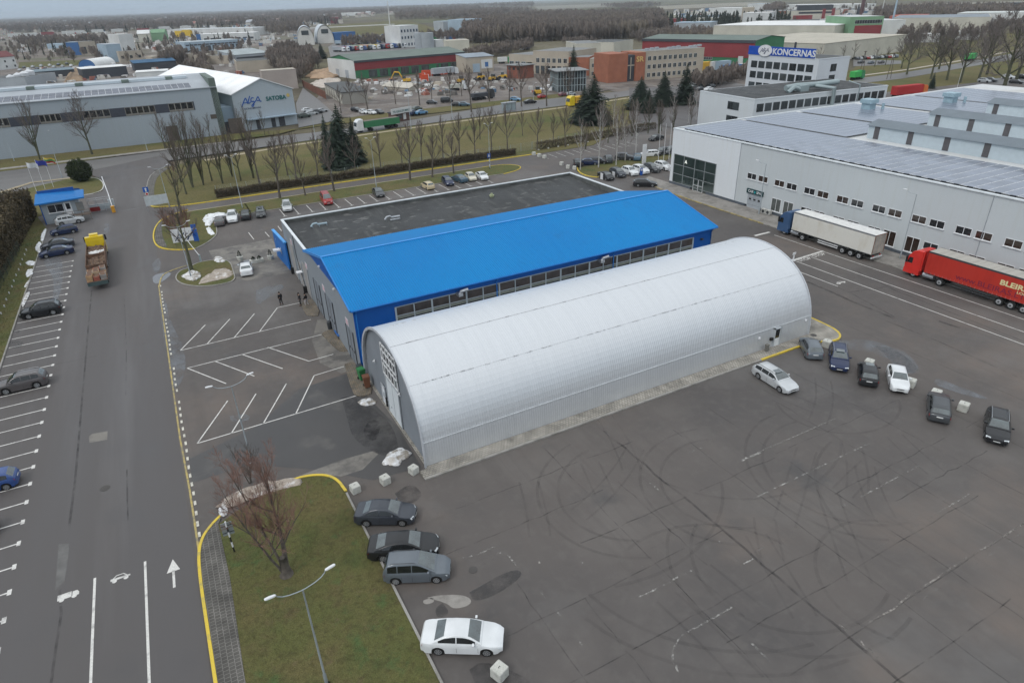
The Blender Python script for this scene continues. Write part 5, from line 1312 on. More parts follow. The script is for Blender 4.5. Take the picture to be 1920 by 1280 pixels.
def semi(loc, head, cabcol, boxmat, roofmat, label, trailer=13.6, curtain=False, axles=(9.4, 10.7, 12.0), drive=5.0, detail=True, group=None, cat='lorry', H=4.0):
    root = empty('articulated_lorry', (loc[0], loc[1], 0), R(head), label, cat, group)
    tractor(root, 0, cabcol)
    for y in (-1.02, 1.02):
        wheel_big(root, -1.4, y); wheel_big(root, -drive, y, w=.5)
    x1 = -2.75; x0 = x1-trailer
    t = MB().box(x0, x1, -1.27, 1.27, 1.22, H-.0).build('trailer_body', boxmat, root)
    MB().box(x0-.02, x1+.02, -1.25, 1.25, H+.002, H+.03).build('trailer_roof', roofmat, root)
    MB().box(x0, x1, -1.28, -1.2, H-.16, H+.04).box(x0, x1, 1.2, 1.28, H-.16, H+.04).build('cant_rail', steel if not curtain else steel_d, t)
    MB().box(x0+.1, x1-2.5, -.9, .9, .95, 1.2).build('trailer_frame', black_m, root)
    for a in axles:
        for y in (-1.02, 1.02): wheel_big(root, x1-a+.0, y, w=.38)
    for s in (-1, 1):
        f = MB().box(x1-8.3, x1-4.9, s*1.22-.02, s*1.22+.02, .85, .97).box(x1-8.3, x1-4.9, s*1.22-.02, s*1.22+.02, .55, .67)
        f.build('side_guard', whiteframe if not curtain else steel_d, root)
        MB().box(x0, x1, s*1.275-.01, s*1.275+.01, 1.2, 1.28).build('side_rail', mat('red_rail', (.45, .06, .05), .5) if curtain else steel, root)
    d = MB().box(x0-.03, x0, -1.22, 1.22, 1.25, H-.1).build('rear_door', mat('trailer_door', (.42, .38, .33), .6, var=.3, scale=1), root)
    for y in (-.9, -.35, .35, .9): MB().tube([(x0-.05, y, 1.25), (x0-.05, y, H-.12)], .025, 5).build('lock_rod', steel, d)
    MB().box(x0-.06, x0-.02, -1.27, -1.17, 1.2, H).box(x0-.06, x0-.02, 1.17, 1.27, 1.2, H).box(x0-.06, x0-.02, -1.27, 1.27, H-.1, H).build('door_frame', mat('rusty_frame', (.22, .12, .09), .7, var=.4), d)
    MB().box(x0-.1, x0+.0, -1.2, 1.2, .62, .78).build('rear_bumper', whiteframe, root)
    for s in (1, -1): MB().box(x0-.04, x0, s*.75-.2, s*.75+.2, .85, 1.0).build('tail_light', tail_m, root)
    if detail: MB().box(x1-1.5, x1-.1, -.4, .4, 1.0, 1.2).build('fifth_wheel', black_m, root)
    return root, x0, x1
whitebox = layered('white_trailer_skin', (.66, .645, .59), [((.52, .47, .38), (.5, .5, .25), .5, .72, .7, 0), ((.40, .36, .28), (1.2, 1.2, .4), .66, .8, .5, 0)], rough=.45, grain=(20, .02))
redcur = layered('red_curtain', (.46, .035, .022), [((.34, .022, .016), (1.2, 1.2, .3), .45, .65, .5, 0)], rough=.5, bump=.1, bscale=3, grain=(20, .02))
trroof = layered('translucent_trailer_roof', (.42, .40, .36), [((.34, .32, .29), (1.6, .1, 1), .48, .56, .7, 0)], rough=.6)
# white trailer: front at y = 66.9, nose to +Y. lorry stands along the building
s1_, _, _ = semi((85.0-.0, 67.8), 90, 'navy', whitebox, mat('white_roof_sheet', (.70, .70, .68), .5), 'blue-cabbed articulated lorry with a long white box trailer beside the building', axles=(9.1, 10.45, 11.8), drive=4.9)
s1_.location = (84.95, 68.0, 0)
PAINT['cabblue'] = paint('cabblue', (.045, .10, .21))
s2_, tx0, tx1 = semi((85.0, 46.9), 90, 'red', redcur, trroof, 'red articulated lorry with red curtain trailer lettered on its side', curtain=True, axles=(9.3, 10.6, 11.95), drive=4.95)
PAINT['brightred'] = paint('brightred', (.62, .030, .022))
for o in s2_.children:
    if o.name.split('.')[0] in ('cab', 'bumper', 'wind_deflector'):
        o.data.materials[0] = PAINT['brightred']
for o in s1_.children:
    if o.name.split('.')[0] in ('cab', 'bumper', 'wind_deflector'):
        o.data.materials[0] = PAINT['cabblue']
# nose points +Y, so the side seen from the hangar is local +y
tb = [o for o in s2_.children if o.name.startswith('trailer_body')][0]
text('BLEIRAS', .85, mat('cream_letters', (.72, .66, .36), .5), tb, (tx1-9.35+.55, 1.285, 2.62), (R(90), 0, R(180)), ext=.002, align='LEFT', xs=1.25, bold=.03)
text('LOGISTICS', .42, MATS['cream_letters'], tb, (tx1-11.2+.4, 1.285, 2.15), (R(90), 0, R(180)), ext=.002, align='LEFT', xs=1.25, bold=.01)
text('www.BLEIRAS.LT', .95, mat('ghost_letters', (.20, .022, .05), .5), tb, (tx1-3.9, 1.282, 1.62), (R(90), 0, R(180)), ext=.001, align='LEFT', xs=1.15, bold=.01)
for k in range(27): MB().tube([(tx1-.4-k*.5, 1.283, 1.12), (tx1-.4-k*.5, 1.283, 1.42)], .012, 4).build('curtain_buckle', mat('strap_grey', (.35, .33, .31), .6), tb)
# yellow tipper on the left
tp = empty('flatbed_lorry', (-12.1, 110.4, 0), R(91.5), 'flatbed lorry with yellow cab and brown timber sides loaded with scrap', 'lorry')
yb = PAINT['yellow']; brn = layered('rusty_boards', (.15, .085, .055), [((.09, .055, .04), 1.2, .45, .6, .8, 0), ((.20, .15, .11), 2, .55, .7, .6, 0)], rough=.8, bump=.3, bscale=10)
x1 = 9.4
tractor(tp, x1, 'yellow', tall=3.1, chassis=18)
MB().cbox((x1-1.1, 0, 3.1), (.9, 1.2, .22)).build('roof_beacon_box', yb, tp)
for x in (7.9, 1.6, .2, -5.2, -6.6):
    for y in (-1.0, 1.0): wheel_big(tp, x, y, w=.45 if x > 7 else .3)
MB().box(-9.3, 6.9, -1.25, 1.25, 1.1, 1.25).build('bed_floor', brn, tp)
for s in (1, -1):
    for k, z in enumerate((1.27, 1.58, 1.89)): MB().box(-4.4, 6.9, s*1.25-.03, s*1.25+.03, z, z+.29).build('side_board', brn, tp)
MB().box(6.85, 6.95, -1.25, 1.25, 1.25, 2.7).build('headboard', yb, tp)
for x in (-4.45, 1.0): MB().box(x, x+.1, -1.2, 1.2, 1.25, 2.2).build('bulkhead', brn, tp)
MB().box(-9.35, -9.25, -1.25, 1.25, .7, 1.25).build('tailboard', mat('tail_green_grey', (.06, .09, .09), .6), tp)
rs_ = random.Random(5)
heap = MB().grid(lambda u, v: (-4.3+11.1*u, -1.15+2.3*v, 1.45+.45*noise.noise(Vector((u*13, v*5, 2)))+.25), 44, 10).build('heap', layered('scrap_heap', (.15, .095, .065), [((.24, .20, .13), 3, .55, .65, .8, 0), ((.05, .04, .035), 4, .5, .6, .8, 0)], rough=.9, bump=1), label='brown heap of scrap and earth in the bed of the yellow-cabbed lorry', cat='scrap load')
heap.location = tp.location; heap.rotation_euler = tp.rotation_euler
tpm = Matrix.Translation(tp.location) @ Matrix.Rotation(R(91.5), 4, 'Z')
sn = MB().grid(lambda u, v: (2.6+1.3*u*(1-.4*v), -1.1+2.1*v, 2.0+.2*noise.noise(Vector((u*5, v*9, 7)))-.3*(2*u-1)**2), 8, 16).build('white_sheet', mat('white_sack', (.65, .65, .64), .8, bump=.5, bscale=6), label='crumpled white sheeting across the load behind the yellow cab', cat='sheeting')
sn.location = tp.location; sn.rotation_euler = tp.rotation_euler
pc = [mat('pallet_wood', (.42, .27, .15), .8, var=.3), mat('crate_red', (.33, .10, .07), .7, var=.3), mat('crate_grey', (.30, .28, .26), .7, var=.3), mat('crate_tan', (.40, .30, .20), .8)]
for i in range(3):
    for j in range(3):
        w = tpm @ Vector((-5.4-1.45*i, .8-.8*j, 1.27)); m = pc[(i*2+j) % 4]
        o = MB().cbox((0, 0, 0), (1.3, .74, .5+.15*((i+j) % 3))).build('crate', m, label='%s crate on the lorry tail, %s row, %s' % (('tan wooden', 'red', 'grey', 'light brown')[(i*2+j) % 4], ('front', 'middle', 'rear')[i], ('left side', 'centre', 'right side')[j]), cat='crate', group='crates on the tail of the yellow-cabbed lorry', loc=tuple(w))
        o.rotation_euler = (0, 0, R(91.5+rs_.uniform(-6, 6)))
        MB().box(-.55, .55, -.3, .3, .5+.15*((i+j) % 3), .53+.15*((i+j) % 3)).build('lid', brn, o)
# ------------------------------------------------------------------ trees
bark_m = mat('bark', (.115, .10, .085), .9, var=.35, scale=3, bump=.5, bscale=10, objvar=.15)
bark_moss = mat('mossy_bark', (.085, .088, .055), .9, var=.3, scale=2, objvar=.12)
twig_m = mat('twigs', (.14, .112, .098), .9, var=.3, scale=.8, objvar=.2)
twig_red = mat('red_twigs', (.24, .14, .11), .85, var=.35, scale=.6)
twig_grey = mat('grey_twigs', (.150, .130, .120), .9, var=.25, scale=.5, objvar=.2)
birch_m = mat('birch_bark', (.46, .45, .43), .8, var=.4, scale=4)
twig_birch = mat('birch_twigs', (.22, .185, .165), .85, var=.3, scale=.8)
conif_m = mat('conifer_needles', (.022, .036, .022), .85, col2=(.012, .020, .014), scale=2.2, objvar=.15)
conif_l = mat('conifer_light', (.055, .075, .030), .85, col2=(.028, .040, .018), scale=2.0, objvar=.15)
thuja_m = mat('thuja', (.045, .062, .022), .9, col2=(.018, .026, .012), scale=2.5)
def rot_about(v, ax, a): return Matrix.Rotation(a, 3, ax) @ v
def tree_mesh(seed, H, trunk_h, r0, n1, spread, up, lev=3, nsub=(6, 5), ln=(.42, .5, .5), twr=.012, multi=1, lean=.0, wob=.12, droop=0, tsides=7, top=True):
    """returns (trunk+limbs MB, twigs MB): bare tree grown branch by branch"""
    rn = random.Random(seed); A, B = MB(), MB()
    def perp(v):
        a = v.cross(Vector((0, 0, 1))); 
        return a.normalized() if a.length > .05 else Vector((1, 0, 0))
    def branch(p, d, L, r, lv, segs):
        pts = [p.copy()]; rs = [r]; dd = d.copy()
        for s in range(segs):
            dd = (dd + Vector((rn.uniform(-wob, wob), rn.uniform(-wob, wob), rn.uniform(-wob, wob)*.6+up*.08-(droop if lv >= 2 else 0)))).normalized()
            pts.append(pts[-1]+dd*L/segs); rs.append(max(twr*.5, r*(1-(s+1)/segs*.72)))
        (A if lv <= 1 else B).tube(pts, rs, 5 if lv <= 1 else 3, cap=False)
        if lv >= lev: return
        n = nsub[min(lv-1, len(nsub)-1)]
        for k in range(n):
            t = (k+1+rn.uniform(-.3, .3))/(n+.3); t = min(1, max(.15, t)); i = min(segs-1, int(t*segs)); f = t*segs-i
            q = pts[i].lerp(pts[i+1], f); base = (pts[i+1]-pts[i]).normalized()
            ax = rot_about(perp(base), base, rn.uniform(0, 6.283)); nd = rot_about(base, ax, rn.uniform(.35, .95)*spread)
            nd = (nd+Vector((0, 0, up*.35))).normalized()
            branch(q, nd, L*ln[min(lv, 2)]*rn.uniform(.7, 1.25)*(1.15-.45*t), max(twr, rs[i]*.55), lv+1, 3 if lv+1 < lev else 2)
    for m in range(multi):
        ld = Vector((rn.uniform(-1, 1)*(lean+(.22 if multi > 1 else 0)), rn.uniform(-1, 1)*(lean+(.22 if multi > 1 else 0)), 1)).normalized()
        base = Vector((rn.uniform(-.15, .15), rn.uniform(-.15, .15), -.1)) if multi > 1 else Vector((0, 0, -.1))
        pts = [base]; rs = [r0*1.25]; dd = ld.copy(); N = 8; HH_ = H*.92 if top else trunk_h*1.05
        for s in range(N):
            dd = (dd+Vector((rn.uniform(-.05, .05), rn.uniform(-.05, .05), .06))).normalized(); pts.append(pts[-1]+dd*HH_/N); rs.append(r0*(1-.90*((s+1)/N)**1.1)+twr)
        A.tube(pts, rs, tsides, cap=False)
        z0 = trunk_h/HH_*N
        for k in range(n1):
            t = z0+(N-z0)*(k+.2)/n1; i = min(N-1, int(t)); f = t-i; q = pts[i].lerp(pts[i+1], f)
            az = k*2.399+rn.uniform(-.5, .5); el = rn.uniform(.35, .8)*(1/spread if spread > 1 else 1)+.25*up+(.55*(k/n1))
            d = Vector((math.cos(az)*math.cos(el), math.sin(az)*math.cos(el), math.sin(el)))
            branch(q, d, H*ln[0]*rn.uniform(.75, 1.15)*(1.1-.6*k/n1), max(twr, rs[i]*.6), 1, 4)
    return A, B
TP = {}
def tree_proto(key, variants, Tm, Bm, name, **kw):
    L = []
    for s in range(variants):
        A, B = tree_mesh(101+s*7+hash(key) % 1 + len(key)*13, **kw)
        L.append((A.mesh('trunk', Tm, True), B.mesh('crown', Bm)))
    TP[key] = (name, L)
tree_proto('pollard', 4, bark_m, twig_m, 'bare_tree', H=9.5, trunk_h=3.4, r0=.17, n1=9, spread=.75, up=1.0, lev=3, nsub=(8, 8), ln=(.40, .48, .45), twr=.019)
tree_proto('tall', 3, bark_moss, twig_m, 'bare_tree', H=14, trunk_h=3.5, r0=.24, n1=12, spread=.8, up=.85, lev=3, nsub=(8, 8), ln=(.36, .48, .48), twr=.017)
tree_proto('wide', 3, bark_moss, twig_grey, 'bare_tree', H=15, trunk_h=3.5, r0=.36, n1=11, spread=1.1, up=.5, lev=4, nsub=(7, 6, 6), ln=(.50, .50, .48), twr=.028, top=True)
tree_proto('multi', 3, bark_moss, twig_m, 'bare_tree', H=12, trunk_h=2.5, r0=.16, n1=6, spread=.7, up=1.0, lev=3, nsub=(7, 7), ln=(.38, .45, .45), twr=.015, multi=4)
tree_proto('birch', 3, birch_m, twig_birch, 'birch_tree', H=14, trunk_h=4, r0=.16, n1=13, spread=.55, up=.9, lev=3, nsub=(8, 7), ln=(.32, .48, .5), twr=.018)
tree_proto('stunt', 2, bark_moss, twig_m, 'bare_tree', H=8, trunk_h=3.2, r0=.19, n1=6, spread=.9, up=.9, lev=3, nsub=(8, 8), ln=(.42, .42, .35), twr=.018, wob=.3)
tree_proto('shrub', 2, twig_red, twig_red, 'bare_shrub', H=3, trunk_h=.3, r0=.03, n1=6, spread=.6, up=1.0, lev=2, nsub=(7,), ln=(.5, .5, .4), twr=.010, multi=7)
tree_proto('bush', 2, bark_m, twig_grey, 'bare_shrub', H=5, trunk_h=.5, r0=.05, n1=7, spread=.8, up=.8, lev=3, nsub=(6, 4), ln=(.45, .5, .45), twr=.013, multi=4)
nbase = dict(pollard=9.5, tall=14, wide=15, multi=12, birch=14, stunt=8, shrub=3, bush=5)
tcount = 0
def tree(kind, base, top, label, group=None, wk=1.0, cat='tree', v=None, h=None, z=.05):
    """base: pixel of the foot, top: pixel of the tip (or h in metres)"""
    global tcount
    name, L = TP[kind]; tcount += 1
    b = P(*base) if not isinstance(base, Vector) else base
    h = h or HT(base[0], base[1], *top); s = h/nbase[kind]; T, C_ = L[(tcount if v is None else v) % len(L)]
    r = empty(name, (b.x, b.y, z), tcount*1.7, label, cat, group, scale=(s*wk, s*wk, s))
    link('trunk', T, r); link('crown', C_, r)
    return r
# conifers: whorls of drooping, needle-covered fans
def conifer_mesh(seed, H, R0, layers=20, per=11, skirt=.4):
    rn = random.Random(seed); m = MB()
    for k in range(layers):
        t = k/(layers-1); z = skirt+(H-skirt)*t; r = R0*(1-t)**.85*rn.uniform(.82, 1.12)+.12; n = max(5, int(per*(1-t*.45)))
        for j in range(n):
            a = 6.283*(j+rn.random())/n; rr_ = r*rn.uniform(.75, 1.12); c, s = math.cos(a), math.sin(a); seg = 5
            dz = -rr_*rn.uniform(.18, .42)
            for q in range(seg):
                f0, f1 = q/seg, (q+1)/seg
                for sd in (-1, 1):
                    wdt = .36*rr_*(1-f0*.65)*rn.uniform(.7, 1.25)+.05
                    p0 = Vector((c*rr_*f0, s*rr_*f0, z+dz*f0*f0+.10)); p1 = Vector((c*rr_*f1, s*rr_*f1, z+dz*f1*f1+.04))
                    tip = (p0+p1)/2+Vector((-s*sd*wdt+c*.12*rr_, c*sd*wdt+s*.12*rr_, -rn.uniform(.08, .26)*(.4+r*.3)))
                    m.v += [tuple(p0), tuple(p1), tuple(tip)]; i = len(m.v); m.f.append((i-3, i-2, i-1))
    for q in range(6):
        a = q*1.05; m.v += [(0, 0, H+.5), (.12*math.cos(a), .12*math.sin(a), H-.6), (.12*math.cos(a+1), .12*math.sin(a+1), H-.6)]; i = len(m.v); m.f.append((i-3, i-2, i-1))
    return m
CP = []
for s in range(4):
    m = conifer_mesh(40+s, 12, (3.3, 4.0, 3.6, 2.9)[s], 34, 18)
    CP.append((MB().tube([(0, 0, -.1), (0, 0, 11.5)], [.2, .03], 6).mesh('trunk', bark_m), m.mesh('crown', conif_m), None))
CPL = [(c[0], (lambda me: (me.materials.clear(), me.materials.append(conif_l), me)[2])(c[1].copy())) for c in CP[:2]]
def fir(base, top, label, group=None, wk=1.0, v=0, light=False, h=None):
    global tcount
    tcount += 1; b = P(*base); wk *= 1.4; h = h or HT(base[0], base[1], *top); s = h/12.4; T, C_ = (CPL[v % 2] if light else CP[v % 4][:2])
    r = empty('fir_tree', (b.x, b.y, .05), tcount*2.1, label, 'fir tree', group, scale=(s*wk, s*wk, s)); link('trunk', T, r); link('crown', C_, r); return r
def leaf_blob(n, fn, size, seed, m, name, **kw):
    """dense mass of small leaf clumps; fn(rn)->point"""
    rn = np.random.default_rng(seed); P0 = fn(rn, n); a = rn.normal(size=(n, 3, 3)); a /= np.linalg.norm(a, axis=2, keepdims=True)
    V = P0[:, None, :]+a*size*rn.uniform(.5, 1.2, (n, 1, 1))
    return link(name, np_mesh(name, V.reshape(-1, 3), np.arange(n*3).reshape(-1, 3), m), **kw)

# the tree in the foreground lawn: three stems, reddish twigs
fb_ = P(538, 1078)
for (sd, lab, px, py, hh, col, tt) in ((7, 'big multi-stemmed bare tree with reddish twigs on the foreground lawn', 538, 1080, 8.6, twig_red, .26),):
    rt = empty('bare_tree', (fb_.x, fb_.y, .05), 0, lab, 'tree')
    A, B = tree_mesh(23, H=9.3, trunk_h=2.3, r0=.10, n1=10, spread=.95, up=.7, lev=4, nsub=(7, 6, 7), ln=(.31, .48, .55), twr=.0045, multi=4, tsides=8, wob=.2)
    for v_ in (A, B): v_.v = [(x-.10*z, y+.06*z, z) for x, y, z in v_.v]
    A.tube([(0, 0, -.1), (.03, 0, .25), (.0, 0, .9), (0, .02, 1.6)], [.55, .36, .30, .22], 10)
    A.build('trunk', bark_m, rt, smooth=True); B.build('crown', twig_red, rt)
rt = tree('bush', (470, 905), None, 'bare shrub behind the snow ridge at the lamp post foot', h=3.6, wk=1.0)
# garden trees of the two islands
tree('stunt', (360, 507), (343, 405), 'knotty pollarded tree at the edge of the second island', wk=1.1, h=9.5, v=0)
tree('stunt', (342, 408), (335, 325), 'knotty pollarded tree beside the lamp on the sign island', wk=1.0, h=9.5, v=1)
for i, (a, b) in enumerate(((312, 425), (330, 430), (352, 425), (345, 440), (322, 440))): tree('shrub', (a, b), None, 'reddish bare shrub among those on the sign island', 'shrubs on the sign island', h=3.4+.3*(i % 2), cat='shrub')
tree('shrub', (326, 322), None, 'small red shrub at the far tip of the park lawn', h=2.2, cat='shrub')
# row along the service road and hedge
row = [(525, 372, 265), (573, 367, 300), (627, 359, 265), (769, 338, 240), (811, 333, 255), (851, 326, 255), (487, 345, 240), (556, 337, 255), (597, 340, 258), (715, 322, 250), (755, 316, 248), (791, 305, 232), (831, 301, 228),
       (862, 300, 220), (891, 301, 222), (922, 287, 207), (952, 290, 208), (1007, 282, 210), (1037, 272, 218), (1060, 276, 205), (540, 330, 255), (667, 330, 262), (900, 262, 205), (980, 255, 212)]
for i, (x, y, t) in enumerate(row):
    tree('pollard', (x, y), (x-4, t), 'bare lime tree in the rows between the hedge and street', 'bare lime trees along the hedge', wk=1.15 if i < 6 else .95)
for i, (x, y, t) in enumerate(((362, 352, 215), (340, 343, 228), (382, 348, 245), (398, 340, 235), (418, 345, 252), (452, 340, 240), (476, 335, 232), (350, 365, 258), (436, 332, 240))):
    tree('tall' if i % 2 else 'multi', (x, y), (x, t), 'tall dark bare tree in the thicket left of the firs', 'thicket of tall bare trees left of the firs', wk=.8)
for (x, y, t, lb, v, wk) in ((645, 310, 192, 'tallest dark fir in the clump by the street', 1, .8), (618, 303, 212, 'slender fir at the left of the clump by the street', 3, .7), (668, 305, 218, 'broad fir at the right of the clump by the street', 0, .85), (634, 316, 225, 'low dark fir in front of the tall fir clump', 2, .9),
                          (1112, 232, 138, 'big dark fir at the left of the group before the glass pavilion', 0, 1.35), (1095, 228, 160, 'shorter fir left beside the big fir by the glass pavilion', 2, 1.2), (1076, 250, 85, 'tall single spruce behind the glass pavilion', 3, .6),
                          (1200, 205, 142, 'fir in front of the orange brick office, left of three', 1, 1.2), (1243, 198, 132, 'fir in front of the orange brick office, middle of three', 2, 1.2), (1283, 195, 118, 'slender fir in front of the orange brick office, right of three', 3, 1.1), (1215, 212, 165, 'low fir between the left and middle firs by the brick office', 0, 1.1),
                          (604, 110, 80, 'small fir right of the two far arched sheds', 1, 1.0), (578, 103, 75, 'small fir before the left far arched shed', 3, 1.0), (948, 72, 47, 'lone slender fir before the far wood', 3, .7), (1746, 166, 135, 'narrow dark conifer among the bare trees by the right road', 3, .8)):
    if x == 1076: fir((1075, 150), (1073, 84), lb, v=v, wk=.9)
    else: fir((x, y), (x, t), lb, v=v, wk=wk)
for i, (x, y, t) in enumerate(((1088, 319, 225), (1122, 315, 198), (1155, 311, 205), (1192, 288, 192), (1172, 302, 215), (1290, 232, 178), (1262, 236, 180), (1305, 226, 165), (1130, 250, 190), (1330, 222, 172), (1150, 240, 180), (1345, 218, 185))):
    tree('birch', (x, y), (x+6, t), 'white-stemmed bare birch before the showroom and car rows' if i < 5 else 'slim bare birch in the belt behind the showroom hedge', 'birches on the display island' if i < 5 else 'birches behind the showroom hedge', wk=.9)
for i, (x, y, t) in enumerate(((1165, 262, 195), (1185, 255, 190), (1215, 250, 185), (1235, 250, 190), (1240, 246, 198), (1262, 245, 200), (1140, 268, 205), (1098, 280, 230), (1295, 238, 195))):
    tree('multi' if i % 2 else 'tall', (x, y), (x, t), 'dark bare tree in the belt behind the display car park', 'dark bare trees behind the display car park', wk=.9)
# street trees before the long grey building, far verge trees
tree('wide', (173, 290), (165, 187), 'spreading bare tree standing alone before the long grey building', wk=.75, v=1)
tree('multi', (75, 300), (42, 190), 'forked bare tree before the long grey building at the flagpoles', wk=.8, v=0)
for i, (x, y, t) in enumerate(((330, 268, 215), (352, 265, 210), (372, 262, 212), (395, 262, 215), (455, 262, 205), (470, 258, 200), (497, 255, 208), (382, 275, 225), (310, 280, 210))):
    tree('tall', (x, y), (x, t), 'bare tree on the verge between the long grey building and white gable', 'verge trees before the grey building', wk=.8)
for i, (x, y, t) in enumerate(((690, 208, 145), (787, 197, 140), (845, 193, 135), (884, 210, 130), (918, 190, 135), (978, 200, 125), (1025, 199, 128), (1066, 193, 130), (742, 195, 150), (660, 200, 150), (640, 212, 165), (810, 190, 150), (955, 190, 135), (1018, 175, 135), (866, 180, 138))):
    tree('pollard', (x, y), (x, t), 'bare street tree before the building materials yard', 'street trees on the far side of the street', wk=1.1)
for i, (x, y, t) in enumerate(((1876, 182, 40), (1745, 148, 62), (1700, 140, 60), (1775, 150, 58), (1800, 155, 60), (1835, 150, 50), (1720, 112, 60), (1760, 130, 52), (1905, 150, 35), (1690, 128, 75), (1850, 140, 42))):
    tree('wide', (x, y), (x-5, t), ('largest spreading bare tree behind the solar roof' if i == 0 else 'spreading bare tree along the road on the right'), None if i == 0 else 'bare trees along the right road', wk=.95 if i else 1.2)
for i, (x, y) in enumerate(((1640, 125), (1660, 122), (1600, 112), (1580, 118), (1535, 120), (1560, 150), (1895, 120), (1915, 118))):
    tree('stunt', (x, y), None, 'small bare tree on the grass beside the right road', 'small trees beside the right road', h=8)
# round evergreen bush, clipped hedges
bb = P(155, 340); bh = HT(155, 341, 155, 300)
def ball(rn, n):
    a = rn.normal(size=(n, 3)); a /= np.linalg.norm(a, axis=1, keepdims=True); r = rn.uniform(.72, 1.03, (n, 1)); q = a*r*np.array([2.5, 2.5, bh/2]); q[:, 2] += bh/2
    q *= 1+.08*np.sin(q[:, :1]*3)*np.sin(q[:, 1:2]*2.4); q[:, 2] = np.maximum(q[:, 2], .05)
    return q
o = leaf_blob(9000, ball, .24, 5, thuja_m, 'round_bush', loc=(bb.x, bb.y, .08), label='round dense evergreen bush on the lawn beside the flagpoles', cat='bush')
hedge_m = mat('hedge_twigs', (.13, .105, .07), .9, col2=(.06, .052, .035), scale=1.6)
hedge_g = mat('hedge_green', (.115, .088, .050), .9, col2=(.045, .038, .022), scale=.9)
def hedge_fn(a, b, w, h, rag=.15):
    a, b = Vector(a), Vector(b); d = (b-a); L = d.length; d.normalize(); nn = Vector((-d.y, d.x))
    def fn(rn, n):
        t = rn.uniform(0, L, n); f = rn.uniform(0, 1, n); s = np.empty(n); z = np.empty(n)
        top = f < .4; s[top] = rn.uniform(-1, 1, top.sum())*w/2; z[top] = h+rn.normal(0, rag, top.sum())
        k = ~top; s[k] = np.where(rn.random(k.sum()) < .75, -1, 1)*w/2*rn.uniform(.75, 1.05, k.sum()); z[k] = rn.uniform(0.02, h, k.sum())
        z *= 1+.06*np.sin(t*.7)+.05*np.sin(t*1.9)
        return np.stack([a.x+d.x*t+nn.x*s, a.y+d.y*t+nn.y*s, z], 1)
    return fn
hx0, hx1 = P(480, 357), P(960, 291); hh0 = P(345, 382)
leaf_blob(26000, hedge_fn((8, 144.6), (78, 144.6), 1.3, 1.5, .08), .16, 6, hedge_m, 'clipped_hedge', label='long clipped brown hedge between the yellow kerb and park', cat='hedge')
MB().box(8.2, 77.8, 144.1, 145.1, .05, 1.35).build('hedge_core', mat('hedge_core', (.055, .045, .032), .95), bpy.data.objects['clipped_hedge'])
hr = [P(1090, 268), P(1258, 240)]
leaf_blob(14000, hedge_fn((85, 146.2), (128, 152), 1.5, 1.6, .15), .18, 16, hedge_m, 'hedge', label='dark hedge behind the empty bays of the display car park', cat='hedge')
# tall hedge left of the road
hl = [(-29.5, 78), (-28.2, 100), (-27.0, 125), (-26.2, 152)]
n_ = 0
for (a, b) in zip(hl, hl[1:]):
    n_ += 1
    o = leaf_blob(42000 if n_ == 1 else 36000, hedge_fn(a, b, 5.0, 4.6, .35), .30, 60+n_, hedge_g, 'tall_hedge', label='%s stretch of the tall brown-green hedge on the left' % ('nearest', 'middle', 'farthest')[n_-1], cat='hedge', group='tall hedge left of the road')
    A_, B_ = Vector((*a, 0)), Vector((*b, 0)); d = (B_-A_).normalized(); nn = Vector((-d.y, d.x, 0))*2.1
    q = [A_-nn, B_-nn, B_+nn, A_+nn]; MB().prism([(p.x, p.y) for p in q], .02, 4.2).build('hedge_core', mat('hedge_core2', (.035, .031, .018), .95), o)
for i, (x, y) in enumerate(((-27.5, 143), (-28, 128), (-29.5, 108), (-30, 92))): tree('bush', Vector((x, y, 0)), None, 'bare stems rising out of the tall left hedge', 'bare stems in the tall hedge', h=5.6, wk=1.2, cat='shrub')
# ------------------------------------------------------------------ street furniture and small things
lamp_grey = mat('lamp_steel', (.36, .40, .42), .45, metal=.5)
lamp_head = mat('lamp_head', (.70, .71, .72), .4)
def lamp_post(c, h, label, group=None, arms=2, az=0, reach=1.3, base=.05):
    r = empty('street_lamp', (c[0], c[1], base), R(az), label, 'street lamp', group)
    MB().tube([(0, 0, 0), (0, 0, .9), (0, 0, .95), (0, 0, h)], [.10, .10, .065, .04], 8).cyl((0, 0, -.02), .2, .06, 10).build('pole', lamp_grey, r, smooth=True, angle=40)
    for s in (1, -1)[:arms]:
        pts = [(0, 0, h-.02)] + [(s*reach*math.sin(t), 0, h+.55*(1-math.cos(t))) for t in (.25, .55, .9, 1.25, 1.5)]
        a = MB().tube(pts, .028, 6).build('arm', lamp_grey, r)
        x = s*reach*.99; z = h+.52
        rg = []
        for k, (u, w_, th) in enumerate(((0, .04, .03), (.06, .075, .05), (.3, .09, .055), (.5, .085, .04), (.56, .06, .02))):
            xx = x+s*u; zz = z+u*.12; rg.append([(xx, -w_, zz-th*.3), (xx, w_, zz-th*.3), (xx, w_*.8, zz+th), (xx, -w_*.8, zz+th)])
        fix(MB().loft(rg).build('lamp_head', lamp_head, r))
    return r
def lp(px, py, h, label, **k): c = P(px, py); return lamp_post((c.x, c.y), h, label, **k)
g6 = 'double-armed street lamps beside the site road'
b0 = P(614, 1280); nd = P(613, 1278)
lamp_post((b0.x-.05, b0.y-.1), 7.6, 'double-armed lamp post rising from the foreground lawn', g6, az=8)
lp(473, 868, 5.9+1.7, 'double-armed lamp post behind the big reddish tree', group=g6, az=8)
lp(359, 522, 7.6, 'double-armed lamp post in the snow heap on the second island', group=g6, az=8)
lp(318, 388, 7.4, 'double-armed lamp post by the white board at the site entrance', group=g6, az=8)
lp(706, 352, 9.6, 'slim single lamp post beside the lone dark grey car', group='slim single lamps in the north bays', arms=2, reach=.6)
